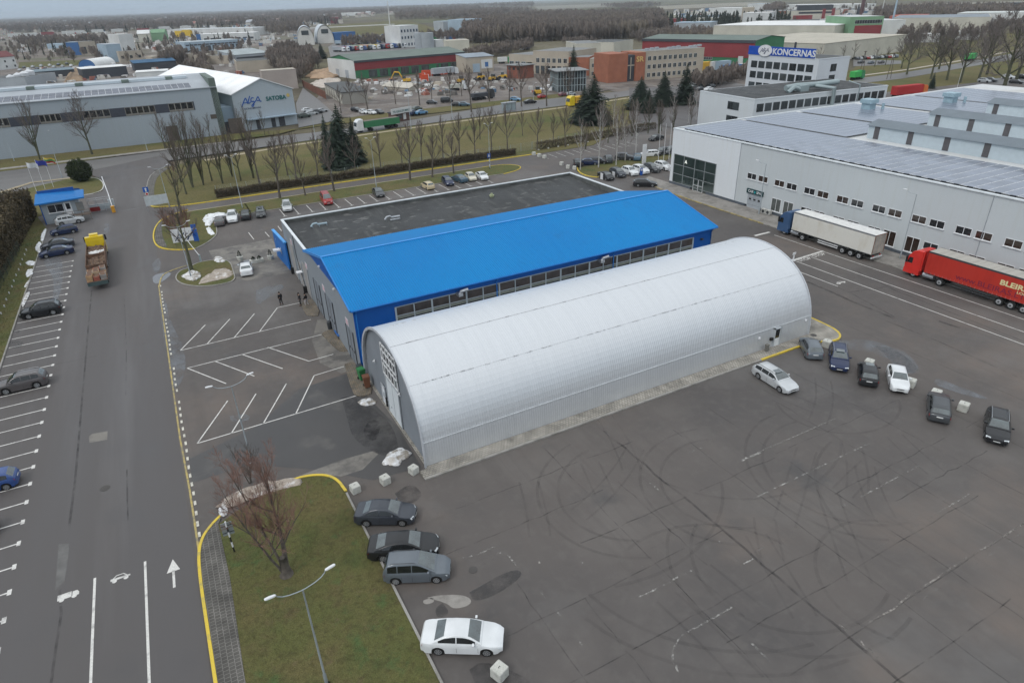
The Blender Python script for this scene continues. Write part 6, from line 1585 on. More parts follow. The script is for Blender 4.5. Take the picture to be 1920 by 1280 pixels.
lp(455, 391, 9.6, 'slim lamp post between the dark cars near the snow bank', group='slim single lamps in the north bays', arms=2, reach=.6)
lp(938-19, 316, 9.4, 'slim lamp post beside the striped sign post in the north bays', group='slim single lamps in the north bays', arms=2, reach=.6)
c = (88.6, 50.4); lamp_post(c, 9.2, 'tall lamp post on the pavement between the two long lorries', arms=1, reach=1.2, az=120)
lamp_post((88.6, 76.2), 8.6, 'tall lamp post beside the garage door with the dark sign', arms=1, reach=1.2, az=130)
for i, (x, y, t) in enumerate(((117, 333, 247), (27, 302, 235), (277, 284, 220), (771, 243, 150), (640, 262, 205), (848, 222, 162), (1000, 190, 168), (456, 245, 195), (593, 268, 215))):
    lp(x, y, max(6, HT(x, y, x-8 if x < 500 else x-1, t)), 'grey street light pole along the street', group='street light poles along the street', arms=1, reach=1.0, az=-60)
# concrete cubes with lifting eye
cube_m = layered('cube_concrete', (.50, .50, .46), [((.33, .34, .30), 1.8, .46, .66, .8, 0), ((.58, .58, .55), 3, .55, .7, .6, 0)], rough=.85, bump=.4, bscale=16, grain=(24, .08))
cubem = None
def cube(c, s, label, rz, group):
    global cubem
    if cubem is None:
        pts = MB(); e = .06; a = .5
        rg = []
        for z, k in ((0, .47), (.06, .5), (.88, .49), (.94, .44)): rg.append([(-k, -k+e, z), (-k+e, -k, z), (k-e, -k, z), (k, -k+e, z), (k, k-e, z), (k-e, k, z), (-k+e, k, z), (-k, k-e, z)])
        pts.loft(rg); cubem = (pts.mesh('concrete_block', cube_m), MB().tube([(-.09, 0, .93), (-.06, 0, 1.02), (.06, 0, 1.02), (.09, 0, .93)], .018, 5).mesh('lifting_eye', steel_d))
    r = link('concrete_block', cubem[0], None, (c[0], c[1], 0), R(rz), label, 'concrete block', group, scale=s); link('lifting_eye', cubem[1], r); return r
gB = 'concrete cubes by the hangar corner'
for (px, py, s, lb, rz) in ((667, 921, .62, 'concrete cube nearest the yellow kerb, left of three beside the hangar', 8), (723, 905, .62, 'middle of three concrete cubes near the hangar corner', 12), (776, 886, .60, 'concrete cube closest to the hangar corner beside the melting snow', 20)):
    c = P(px, py); cube((c.x, c.y), s*1.15, lb, rz, gB)
o = cube((P(937, 1266).x, P(937, 1266).y), .80, 'lone concrete cube in front of the white saloon at the bottom edge', 22, gB); del o['group']
gC = 'concrete cubes in a row behind the right hand cars'
for (x, y, lb) in ((58.2, 38.4, 'concrete cube on the kerb corner beside the grey hatchback'), (58.2, 33.4, 'concrete cube behind the black hatchback and navy estate'), (58.2, 29.0, 'concrete cube just right of the old white liftback'), (58.3, 26.6, 'concrete cube behind the dark grey estate'), (58.3, 24.1, 'concrete cube right of the dark grey estate, between it and the last cube'), (58.2, 21.7, 'concrete cube beside the rightmost black estate')):
    cube((x, y), .82, lb, 18, gC)
for i, (px, py) in enumerate(((1001, 291), (1011, 294), (1021, 297), (1053, 310), (1065, 316), (1077, 318))):
    c = P(px, py); cube((c.x, c.y), .8, '%s concrete cube in the two short rows beside the display island' % ('first', 'second', 'third', 'fourth', 'fifth', 'sixth')[i], 10*i, 'small cubes near the display island')
for i in range(11):
    c = P(1012+i*18.5, 283-i*3.0); cube((c.x, c.y+.6), .35, 'low white kerb block in the row below the hedge', 0, 'low white blocks along the hedge')
# bins by the hangar
def wheelie(c, m, label, rz=0, s=1.0):
    r = empty('wheelie_bin', (c[0], c[1], .1), R(rz), label, 'bin', 'bins at the shed corner', scale=s)
    rg = [[(-.24*k, -.28*k, z), (.24*k, -.28*k, z), (.24*k, .30*k, z), (-.24*k, .30*k, z)] for z, k in ((.06, .8), (.95, 1.08))]
    MB().loft(rg).build('bin_body', m, r); MB().box(-.28, .28, -.33, .34, .95, 1.0).box(-.24, .24, -.28, .30, 1.0, 1.05).build('lid', m, r)
    for s_ in (-1, 1): MB().cyl((s_*.24-.03, .27, .1), .1, .06, 10, axis='x').build('wheel', black_m, r)
    MB().tube([(-.25, .36, .95), (-.25, .40, 1.0), (.25, .40, 1.0), (.25, .36, .95)], .018, 4).build('handle', black_m, r)
    return r
bb2 = P(684, 716); wheelie((bb2.x-.1, bb2.y+.5), mat('bin_green', (.04, .20, .07), .5), 'green wheeled bin at the corner of the blue shed', 8, 1.25)
bb2 = P(690, 728); wheelie((bb2.x, bb2.y+.15), mat('bin_brown', (.19, .085, .05), .5), 'brown wheeled bin in front of the green bin', -5, 1.25)
bb2 = P(679, 706); wheelie((bb2.x, bb2.y+.5), mat('bin_dark', (.05, .06, .065), .5), 'dark grey bin half hidden behind the green bin', 4, 1.0)
# blue benches
def bench(c, rz, label):
    r = empty('bench', (c[0], c[1], .1), R(rz), label, 'bench', 'blue benches along the grey gable'); bm_ = mat('bench_blue', (.03, .14, .42), .5)
    for k in range(4): MB().box(-.9, .9, -.05+k*.13, .06+k*.13, .44, .48).build('seat_slat', bm_, r)
    for k in range(3): MB().box(-.9, .9, .50+k*.05, .53+k*.05, .56+k*.14, .68+k*.14).build('back_slat', bm_, r)
    for s in (-.75, .75): MB().box(s-.03, s+.03, 0, .06, 0, .44).box(s-.03, s+.03, .42, .48, 0, .95).box(s-.03, s+.03, 0, .46, .38, .44).build('leg', steel_d, r)
b_ = P(627, 634); bench((b_.x+.3, b_.y), -90, 'blue slatted bench on the pavers near the downpipe corner')
b_ = P(585, 556); bench((b_.x+.3, b_.y), -90, 'blue bench farther along the grey gable behind the two standing men')
# bin by bench
b_ = P(619, 617); MB().tube([(0, 0, 0), (0, 0, .9)], [.24, .27], 12).tube([(0, 0, .9), (0, 0, .98)], [.29, .2], 12).build('litter_bin', steel_d, loc=(b_.x, b_.y, .08), label='dark round litter bin beside the blue slatted bench', cat='litter bin')
# planters
def planter(c, w, label, kind):
    r = empty('planter', (c[0], c[1], .02), 0, label, 'planter', 'planters on the entrance apron')
    if kind == 'round': MB().tube([(0, 0, 0), (0, 0, .6)], [.38, .48], 14).build('pot', cube_m, r)
    else: MB().cbox((0, 0, 0), (w, .7, .5), 0, 1.05).build('pot', cube_m, r)
    for k in range(1 if kind == 'round' else 2):
        x = 0 if kind == 'round' else (-.4+.8*k)*w/1.8
        def fn(rn, n, x=x):
            t = rn.random(n); a = rn.uniform(0, 6.28, n); rr_ = .26*(1-t**1.6)+.03; return np.stack([x+np.cos(a)*rr_, np.sin(a)*rr_, .55+t*(1.0 if kind == 'round' else .45)], 1)
        leaf_blob(260, fn, .09, 33+k, mat('planter_green', (.018, .028, .016), .9), 'plant', parent=r)
c = P(508, 486); planter(c, .8, 'round planter with a small conical evergreen near the blue fin wall', 'round')
c = P(482, 492); planter(c, 1.9, 'long trough planter with two dark plants behind the white saloon', 'long')
c = P(451, 488); planter(c, .8, 'dark shrub planter at the far corner of the white saloon', 'round')
# barrier arm near island, striped posts
def booth_post(c, h, label, cat='post', m=None):
    return MB().box(-.13, .13, -.13, .13, 0, h).box(-.15, .15, -.15, .15, h, h+.04).build('barrier_post', m or mat('post_grey', (.30, .36, .38), .5), loc=(c[0], c[1], .02), label=label, cat=cat)
c = P(377, 491); o = booth_post(c, 1.1, 'grey barrier post between the two islands', 'barrier'); MB().tube([(0, 0, 1.0), (-1.0, 2.0, 2.9), (-1.5, 3.0, 3.9)], .05, 6).build('barrier_arm', whiteframe, o)
bw_m = [mat('sign_black', (.02, .02, .02), .6), mat('sign_white', (.68, .69, .70), .5)]
def striped(c, h, label, plate=(0, .9, 1.0), tilt=(0, 0), pm=None, z0=1.6, arrow=False):
    r = empty('road_sign', (c[0], c[1], .08), 0, label, 'road sign')
    n = 6
    for k in range(n): MB().tube([(tilt[0]*k/n, tilt[1]*k/n, h*k/n), (tilt[0]*(k+1)/n, tilt[1]*(k+1)/n, h*(k+1)/n)], .055, 8).build('pole_band', bw_m[k % 2], r)
    p_ = MB().box(-plate[1]/2, plate[1]/2, .06, .09, z0, z0+plate[2]).build('sign_plate', pm or lamp_grey, r)
    for q in (.2, .75): MB().box(-plate[1]/2, plate[1]/2, .03, .06, z0+plate[2]*q, z0+plate[2]*q+.05).build('bracket', steel_d, p_)
    return r
c = P(440, 1035); sg_ = striped(c, 2.8, 'black and white striped pole with a grey sign seen from behind on the lawn', (0, .75, 1.1), z0=1.55)
c = P(918, 318); r = striped(c, 3.4, 'black and white striped sign post with a pedestrian crossing sign in the north bays', (0, .8, 1.0), z0=2.5, pm=mat('sign_blue', (.02, .10, .40), .5))
MB().poly([(-.28, .055, 2.72), (.28, .055, 2.72), (0, .055, 3.35)]).build('sign_symbol', bw_m[1], r)
# boards at the entrance
c = P(297, 396); r = empty('notice_board', (c.x+.2, c.y+.6, .05), R(3), 'blank white board on posts at the entrance kerb', 'notice board')
MB().box(-2.0, 2.0, -.04, .04, 1.1, 2.9).build('panel', mat('board_pale', (.50, .54, .55), .5), r)
for x in (-1.9, 1.9): MB().tube([(x, .08, 0), (x, .08, 2.9)], .05, 6).build('post', steel, r)
c = P(281, 383); r = empty('road_sign', (c.x, c.y, .05), 0, 'blue arrow sign above a small white sign at the entrance corner', 'road sign')
MB().tube([(0, 0, 0), (0, 0, 3.4)], .045, 6).build('pole', steel, r)
MB().box(-.5, .5, -.08, -.04, 2.4, 3.4).build('sign_plate', MATS['sign_blue'], r); MB().poly([(-.12, -.09, 2.5), (.12, -.09, 2.5), (.12, -.09, 3.0), (.25, -.09, 3.0), (0, -.09, 3.3), (-.25, -.09, 3.0), (-.12, -.09, 3.0)]).build('sign_symbol', bw_m[1], r)
MB().tube([(0, -.08, 2.05), (0, -.05, 2.05)], .3, 14).build('round_plate', bw_m[1], r); MB().tube([(0, -.09, 2.05), (0, -.085, 2.05)], .22, 14).build('red_ring', red_paint, r)
# company sign on the island: white panel with dark handwriting-like logo, blue end
c0, c1 = P(327, 462), P(375, 455); rz_s = math.atan2((c1-c0).y, (c1-c0).x)
r = empty('company_sign', (c0.x, c0.y, .08), rz_s, 'white billboard with dark script logo and blue end panel on the first island', 'billboard'); Ls = (c1-c0).length
MB().box(0, Ls*.80, -.05, .05, .5, 2.7).build('panel', bw_m[1], r); MB().box(Ls*.80, Ls*1.0, -.06, .06, .3, 3.1).build('blue_panel', MATS['sign_blue'], r)
for x in (.3, Ls*.5, Ls*.95): MB().tube([(x, .12, 0), (x, .12, 2.6)], .05, 5).build('post', steel_d, r)
logo_navy = mat('logo_navy', (.015, .03, .10), .5); logo_blue = mat('logo_blue', (.02, .10, .40), .5)
def alga(parent, x, y, z, s, m, rot=(R(90), 0, 0), xs=1.0):
    """the company's script wordmark"""
    mb = MB()
    def st(pts, w=.11):
        pts = [(p.x*s*xs, p.y*s) for p in smooth_path(pts, 2)]
        for (a, b), (c_, d) in zip(pts, pts[1:]):
            L = math.hypot(c_-a, d-b) or 1; nx_, ny_ = -(d-b)/L*w*s/2, (c_-a)/L*w*s/2
            mb.quad((x+a+nx_, y, z+b+ny_), (x+a-nx_, y, z+b-ny_), (x+c_-nx_, y, z+d-ny_), (x+c_+nx_, y, z+d+ny_))
    st([(0, -.15), (.25, .25), (.62, .82), (.70, .80), (.80, .15)]); st([(.30, .28), (.75, .28)], .09)
    st([(1.22, 1.0), (1.0, .6), (.85, .25), (1.0, .15), (1.2, .35)]); st([(1.62, .72), (1.45, .82), (1.2, .55), (1.35, .25), (1.6, .45), (1.55, .0), (1.35, -.25), (1.15, -.15), (1.5, .1)]); st([(1.45, .05), (1.9, .45), (2.15, .85), (2.22, .8), (2.35, .2), (2.5, .3)]); st([(1.95, .38), (2.3, .38)], .09)
    return mb.build('logo', m, parent)
alga(r, .35, -.06, .9, 1.15, logo_navy, xs=1.15); text('ALGA', .32, bw_m[1], r, (Ls*.9, -.07, 2.3), (R(90), 0, 0), ext=.003)
# gatehouse
ga, gb_ = P(88, 421), P(151, 404); grz = math.atan2((gb_-ga).y, (gb_-ga).x)
gh_ = empty('gatehouse', (-21.4, 143.0, 0), R(3), 'small grey gatehouse with a bright blue zigzag roof and wooden steps', 'gatehouse')
gw_m = facade_mat('gatehouse_wall', (.30, .34, .37), .05, .05)
MB().box(0, 6.0, 0, 4.6, 0, 4.0).build('wall', gw_m, gh_)
MB().box(-.1, .05, -.1, .0, 0, 4.0).build('corner_pipe', blue_wall, gh_)
brf = mat('gate_roof_blue', (.012, .15, .42), .45, var=.06)
fix(MB().loft([[(-.7, -.7, 3.75), (7.1, -.7, 3.9), (7.1, -.7, 4.15), (-.7, -.7, 4.0)], [(-.3, 2.4, 4.75), (7.3, 2.6, 4.6), (7.3, 2.6, 4.85), (-.3, 2.4, 5.2)]]).build('front_roof', brf, gh_))
fix(MB().loft([[(-.2, 2.4, 4.9), (5.6, 2.6, 4.8), (5.6, 2.6, 5.3), (-.2, 2.4, 5.0)], [(-.6, 5.2, 4.1), (6.6, 5.4, 4.3), (6.6, 5.4, 4.6), (-.6, 5.2, 4.4)]]).build('rear_roof', mat('gate_roof_dark', (.012, .09, .33), .45), gh_))
MB().box(.0, 5.8, 2.45, 2.6, 4.6, 5.6).build('roof_upstand', MATS['gate_roof_dark'], gh_)
window(gh_, 2.5, 1.5, (.95, -.005, 1.9), 0, 2, glass_m, bw_m[1]); 
dd_ = MB().box(3.6, 4.7, -.06, -.004, 1.15, 3.5).build('door', bw_m[1], gh_); MB().box(3.85, 4.5, -.075, -.061, 2.2, 3.3).build('pane', glass_m, dd_)
wd_m = mat('weathered_timber', (.14, .11, .09), .85, var=.25, scale=2)
MB().box(3.1, 7.4, -1.5, -.1, 1.0, 1.12).build('landing', wd_m, gh_)
for k in range(6): MB().box(1.3+.3*k, 1.6+.3*k, -1.4, -.3, .15*k, .15*k+.12).build('step', wd_m, gh_)
rl = MB()
for x in (3.2, 4.6, 6.0, 7.3): rl.box(x-.04, x+.04, -1.5, -1.42, 0, 2.0)
for z in (1.5, 1.95): rl.box(3.2, 7.3, -1.49, -1.43, z, z+.06); rl.box(7.27, 7.33, -1.4, -.1, z, z+.06)
rl.tube([(1.3, -1.45, .95), (3.2, -1.45, 1.95)], .04, 4)
rl.build('railing', wd_m, gh_); MB().box(5.4, 6.6, -.1, -.01, 1.6, 3.2).build('notice', mat('dull_board', (.20, .20, .19), .7), gh_)
# barrier, cabinets and gate
o = booth_post(P(214, 398), 1.15, 'orange barrier cabinet beside the raised white arm at the gate', 'barrier', mat('barrier_orange', (.62, .30, .03), .5)); o.scale = (2.2, 2.2, 1.0)
MB().tube([(0, 0, 1.0), (-.1, 1.4, 3.0), (-.3, 3.2, 5.6)], .035, 6).build('barrier_arm', bw_m[1], o)
c = P(185, 397); r = empty('gate_cage', (c.x, c.y, .02), 0, 'tubular steel walk-through gate with a dark red panel by the barrier', 'gate')
gm = MB()
for x in (-1.4, 0, 1.4, 2.6):
    for y in (0, 1.6): gm.tube([(x, y, 0), (x, y, 2.3)], .035, 5)
for z in (1.1, 2.3): 
    for y in (0, 1.6): gm.tube([(-1.4, y, z), (2.6, y, z)], .03, 5)
gm.build('frame', steel, r); MB().box(-1.3, .4, -.05, 0, .15, .95).build('red_panel', mat('gate_red', (.22, .02, .02), .5), r); MB().box(-1.3, 2.5, .7, .75, .2, 1.2).build('glass_panel', mat('perspex', (.35, .40, .42), .3), r)
b_ = P(211, 390); MB().box(-.5, .5, -.2, .2, 0, 1.5).build('board', mat('small_board', (.42, .46, .47), .5), loc=(b_.x, b_.y+1.2, .0), label='small pale board standing behind the orange barrier cabinet', cat='board')
m = MB(); c = P(222, 397); c2 = P(283, 386)
for k in range(14): q = c.lerp(c2, k/14); m.box(q.x, q.x+.45, q.y-.06, q.y+.06, 0, .035)
m.build('speed_bump', mat('bump_grey', (.24, .24, .24), .8), kind='structure')
# flags
def flag(px, py, tx, ty, label, cols, vertical=False):
    b = P(px, py); h = max(HT(px, py, tx, ty), 6.4); r = empty('flagpole', (b.x, b.y, .05), 0, label, 'flagpole', 'flagpoles by the gatehouse')
    MB().tube([(0, 0, 0), (0, 0, h)], [.05, .03], 6).build('pole', bw_m[1], r)
    for k, m_ in enumerate(cols):
        n = len(cols)
        def fn(u, v, k=k):
            f = (k+v)/n; return (.06+1.9*u*(.96), -.25*math.sin(u*5+f), h-.1-1.1*f-.65*u*u-.12*math.sin(u*6))
        MB().grid(fn, 10, 2).build('flag_cloth', m_, r, smooth=True)
F_ = lambda n, c_: mat('flag_'+n, c_, .8)
flag(69, 360, 51, 307, 'leftmost flagpole with a drooping white flag', [F_('white', (.60, .62, .66))])
flag(85, 355, 65, 301, 'middle flagpole with a dark blue flag', [F_('eu', (.035, .05, .30))])
flag(101, 352, 81, 295, 'right flagpole with a yellow, green and red striped flag', [F_('y', (.55, .42, .08)), F_('g', (.05, .22, .08)), F_('r', (.35, .03, .03))])
for i, (px, py, tx, ty) in enumerate(((1234, 304, 1237, 234), (1244, 302, 1249, 233), (1254, 300, 1260, 232))):
    b = P(px, py); h = HT(px, py, tx, ty); MB().tube([(0, 0, 0), (0, 0, h)], [.06, .035], 6).build('flagpole', bw_m[1], loc=(b.x, b.y, .1), label='bare white flagpole before the showroom corner, %s of three' % ('left', 'middle', 'right')[i], cat='flagpole', group='bare flagpoles by the showroom')
b = P(1207, 308); h = HT(1207, 308, 1205, 288)+.8; MB().box(-.5, .5, -.12, .12, 0, 4.3).box(-.35, .35, -.135, -.121, 3.2, 3.9).build('pylon_sign', bw_m[1], loc=(b.x, b.y, .1), label='white pylon sign among the cars on the display island', cat='pylon sign')
b = P(1200, 328); o = MB().box(-.35, .35, -.04, .04, .2, 1.5).tube([(0, 0, 0), (0, 0, .3)], .25, 10).build('pavement_sign', MATS['sign_blue'], loc=(b.x, b.y-.4, .02), label='small blue stand in front of the white off-roader', cat='pavement sign'); MB().cyl((0, -.06, 1.15), .25, .02, 12, axis='y').build('badge', bw_m[1], o)
for i, px in enumerate((1127, 1149, 1170, 1191, 1211, 1231, 1252)):
    b = P(px, 336-i*2.6); MB().cbox((0, 0, 0), (.06, .9, 1.3)).build('price_board', bw_m[1], loc=(b.x, b.y-.2, .01), label='slim white price board between the cars of the front display row', cat='price board', group='price boards in the display row')
for i, (px, py) in enumerate(((1487, 489), )):
    b = P(px, py); MB().tube([(0, 0, 0), (0, 0, .15)], .28, 10).tube([(0, 0, .15), (0, 0, 1.1)], [.12, .08], 8).box(-.3, .3, -.04, .04, .9, 1.25).build('bollard_sign', bw_m[1], loc=(b.x, b.y, .01), label='small white bollard sign at the end of the stop line', cat='bollard')
# people
def person(c, head, label, coat, trousers, hat, shoes, stride=.12, arm=0.25, bag=None):
    root = empty('person', (c[0], c[1], .0), R(head), label, 'person')
    def skin(name, V, E, rad, m, root_i=0, sub=2):
        me = bpy.data.meshes.new(name); me.from_pydata(V, E, []); o = link(name, me, root); me.materials.append(m)
        o.modifiers.new('s', 'SKIN'); sk = me.skin_vertices[0].data
        for i, r in enumerate(rad): sk[i].radius = (r if hasattr(r, '__len__') else (r, r)); sk[i].use_root = (i == root_i)
        o.modifiers.new('u', 'SUBSURF').levels = sub; o.modifiers['u'].render_levels = sub
        bpy.context.view_layer.update(); dg = bpy.context.evaluated_depsgraph_get(); m2 = bpy.data.meshes.new_from_object(o.evaluated_get(dg)); o.modifiers.clear(); o.data = m2
        m2.polygons.foreach_set('use_smooth', [True]*len(m2.polygons)); 
        if not m2.materials: m2.materials.append(m)
        else: m2.materials[0] = m
        return o
    s = stride
    # body: pelvis, spine, neck, head, arms, legs in one skin
    V = [(0, 0, .95), (0, 0, 1.15), (.01, 0, 1.38), (.02, 0, 1.50), (.03, 0, 1.60), (.04, 0, 1.70),
         (0, .20, 1.40), (arm*.2, .25, 1.15), (arm, .22, .95), (arm*1.15, .21, .85),
         (0, -.20, 1.40), (-arm*.2, -.25, 1.15), (-arm*.5+.05, -.23, .92), (-arm*.5+.1, -.22, .83),
         (0, .10, .92), (s*.8, .11, .50), (s*.8-.02, .11, .10), (s*.8+.15, .12, .045),
         (0, -.10, .92), (-s*.5, -.11, .50), (-s*1.3, -.11, .10), (-s*1.3+.15, -.12, .045)]
    E = [(0, 1), (1, 2), (2, 3), (3, 4), (4, 5), (2, 6), (6, 7), (7, 8), (8, 9), (2, 10), (10, 11), (11, 12), (12, 13), (0, 14), (14, 15), (15, 16), (16, 17), (0, 18), (18, 19), (19, 20), (20, 21)]
    rad = [(.15, .12), (.15, .12), (.17, .12), .06, .085, .08, .075, .055, .042, .035, .075, .055, .042, .035, .095, .065, .045, .04, .095, .065, .045, .04]
    skin('body', V, E, rad, mat('skin_tone', (.42, .27, .20), .6))
    skin('jacket', [(0, 0, .90), (0, 0, 1.15), (.01, 0, 1.42), (0, .20, 1.42), (arm*.2, .255, 1.15), (arm, .225, .96), (0, -.20, 1.42), (-arm*.2, -.255, 1.15), (-arm*.5+.05, -.235, .93)], [(0, 1), (1, 2), (2, 3), (3, 4), (4, 5), (2, 6), (6, 7), (7, 8)], [(.19, .15), (.18, .145), (.18, .14), .10, .075, .06, .10, .075, .06], coat)
    skin('trousers', [(0, 0, .98), (0, .10, .9), (s*.8, .11, .50), (s*.8-.02, .11, .12), (0, -.10, .9), (-s*.5, -.11, .50), (-s*1.3, -.11, .12)], [(0, 1), (1, 2), (2, 3), (0, 4), (4, 5), (5, 6)], [(.16, .13), .115, .085, .065, .115, .085, .065], trousers)
    for (x, y) in ((s*.8, .11), (-s*1.3, -.11)): MB().loft([[(x-.09, y-.05, 0), (x+.2, y-.05, 0), (x+.2, y+.05, 0), (x-.09, y+.05, 0)], [(x-.08, y-.045, .09), (x+.15, y-.04, .06), (x+.15, y+.04, .06), (x-.08, y+.045, .09)]]).build('shoe', shoes, root)
    rg = []
    for k in range(7):
        a = -.35+1.9*k/6; rg.append([(.035+.115*math.cos(a)*math.cos(t), .105*math.cos(a)*math.sin(t), 1.68+.13*math.sin(a)) for t in [2*math.pi*j/12 for j in range(12)]])
    MB().loft(rg).build('hair', hat, root, smooth=True)
    MB().box(.13, .155, -.012, .012, 1.63, 1.665).build('nose', MATS['skin_tone'], root)
    if bag: MB().cbox((-.1, -.3, .6), (.16, .28, .34)).build('bag', bag, root)
    return root
cb = mat('cloth_black', (.018, .019, .022), .85); cg = mat('cloth_grey', (.22, .23, .25), .85); hk = mat('hair_dark', (.02, .016, .014), .8); skm = mat('cloth_light', (.45, .42, .42), .8)
c = P(528, 571); person((c.x, c.y), 120, 'person in dark clothes standing alone in the yard by the painted lines', cb, mat('cloth_darkgrey', (.035, .036, .04), .85), hk, cb, .08, .1)
c = P(568, 572); person((c.x-.25, c.y+.1), 200, 'person in a black jacket and black trousers, left of the pair by the bench', cb, MATS['cloth_darkgrey'], hk, cb, .1, .2)
c = P(573, 573); person((c.x+.15, c.y-.1), 150, 'person in a black jacket and pale trousers, right of the pair by the bench', cb, skm, hk, cb, .16, .3)
# wire fences
wire = mat('wire_fence_green', (.30, .34, .32), .6)
def wire_fence(a, b, h, n, label, cat='fence', mesh=True, m=None):
    a, b = Vector((a[0], a[1], 0)), Vector((b[0], b[1], 0)); r = empty('wire_fence', (0, 0, 0), 0, label, cat); mm = m or wire
    for k in range(n+1):
        q = a.lerp(b, k/n); MB().box(q.x-.04, q.x+.04, q.y-.04, q.y+.04, 0, h+.1).build('post', mm, r)
    w = MB()
    for k in range(8): z = .1+(h-.1)*k/7; w.tube([(a.x, a.y, z), (b.x, b.y, z)], .010, 3, cap=False)
    L = (b-a).length
    for k in range(int(L/.35)):
        q = a.lerp(b, k*.35/L); w.tube([(q.x, q.y, .08), (q.x, q.y, h)], .007, 3, cap=False)
    w.build('wire_mesh', mm, r)
wire_fence((8.5, 146.5), (84, 147), 2.0, 25, 'long wire mesh fence behind the clipped brown hedge')
wire_fence((84.5, 147.2), (128, 154), 2.0, 15, 'wire mesh fence behind the display car park')
wire_fence((-25.6, 60), (-24.0, 128), 1.6, 22, 'green wire fence along the foot of the tall left hedge', m=mat('wire_dark', (.05, .07, .05), .7))
mk = [MB().cbox((0, 0, 0), (.12, .12, .32)).mesh('verge_marker', bw_m[1])]
for k in range(22): link('verge_marker', mk[0], None, (-23.0+.04*math.sin(k*2), 127-2.6*k, .08), 0, 'small white peg in the row along the left verge', 'marker peg', 'white pegs along the left verge')
# ------------------------------------------------------------------ the industrial district beyond the street
W_ = lambda n, c, **k: mat('far_'+n, c, k.pop('rough', .75), var=k.pop('var', .12), scale=k.pop('scale', .12), **k)
w_beige = W_('beige', (.42, .37, .30)); w_white = W_('white', (.60, .61, .60)); w_cream = W_('cream', (.52, .50, .43)); w_grey = W_('grey', (.36, .39, .42)); w_dark = W_('dark', (.06, .065, .075)); w_blue = W_('blue', (.05, .14, .33))
w_lblue = W_('lightblue', (.33, .42, .50)); w_yellow = W_('yellow', (.62, .42, .03)); w_green = W_('green', (.045, .19, .09)); w_red = W_('red', (.24, .045, .05)); w_orange = W_('orangebrick', (.32, .125, .075), scale=.4); w_mint = W_('mint', (.19, .33, .20)); w_brick = W_('brick', (.26, .10, .07))
r_grey = W_('roofgrey', (.20, .205, .205)); r_dark = W_('roofdark', (.085, .09, .09)); r_white = W_('roofwhite', (.70, .71, .70)); r_green = W_('roofgreen', (.14, .175, .155)); r_red = W_('roofred', (.17, .06, .06)); r_blue = W_('roofblue', (.04, .11, .20)); r_beige = W_('roofbeige', (.44, .41, .34))
far_glass = mat('far_glass', (.045, .055, .06), .15, var=.5, scale=.3, spec=.8, objvar=.6)
WSH = {}
def wmesh(w, h, g, f):
    k = (round(w, 2), round(h, 2), g.name, f.name)
    if k not in WSH:
        m = MB().box(0, w, -.08, .0, 0, h)
        n = MB().box(.08, w/2-.05, -.10, -.081, .1, h-.1).box(w/2+.05, w-.08, -.10, -.081, .1, h-.1)
        WSH[k] = (m.mesh('window', f), n.mesh('pane', g))
    return WSH[k]
def windows(root, L, z0, h, n, w, x0=1.0, x1=None, side=None, g=None, f=None, D=0, panes=True, names='window'):
    """row of n windows on the front (side None), right end ('r') or left end ('l')"""
    x1 = (L if side is None else D)-1.0 if x1 is None else x1; a, b = wmesh(w, h, g or far_glass, f or w_white)
    for k in range(n):
        u = x0+(x1-x0-w)*(k/(n-1) if n > 1 else .5)
        loc, rz = {None: ((u, 0, z0), 0), 'r': ((L, u, z0), math.pi/2), 'l': ((0, D-u, z0), -math.pi/2)}[side]
        o = link(names, a, root, loc, rz)
        if panes: link('pane', b, o)
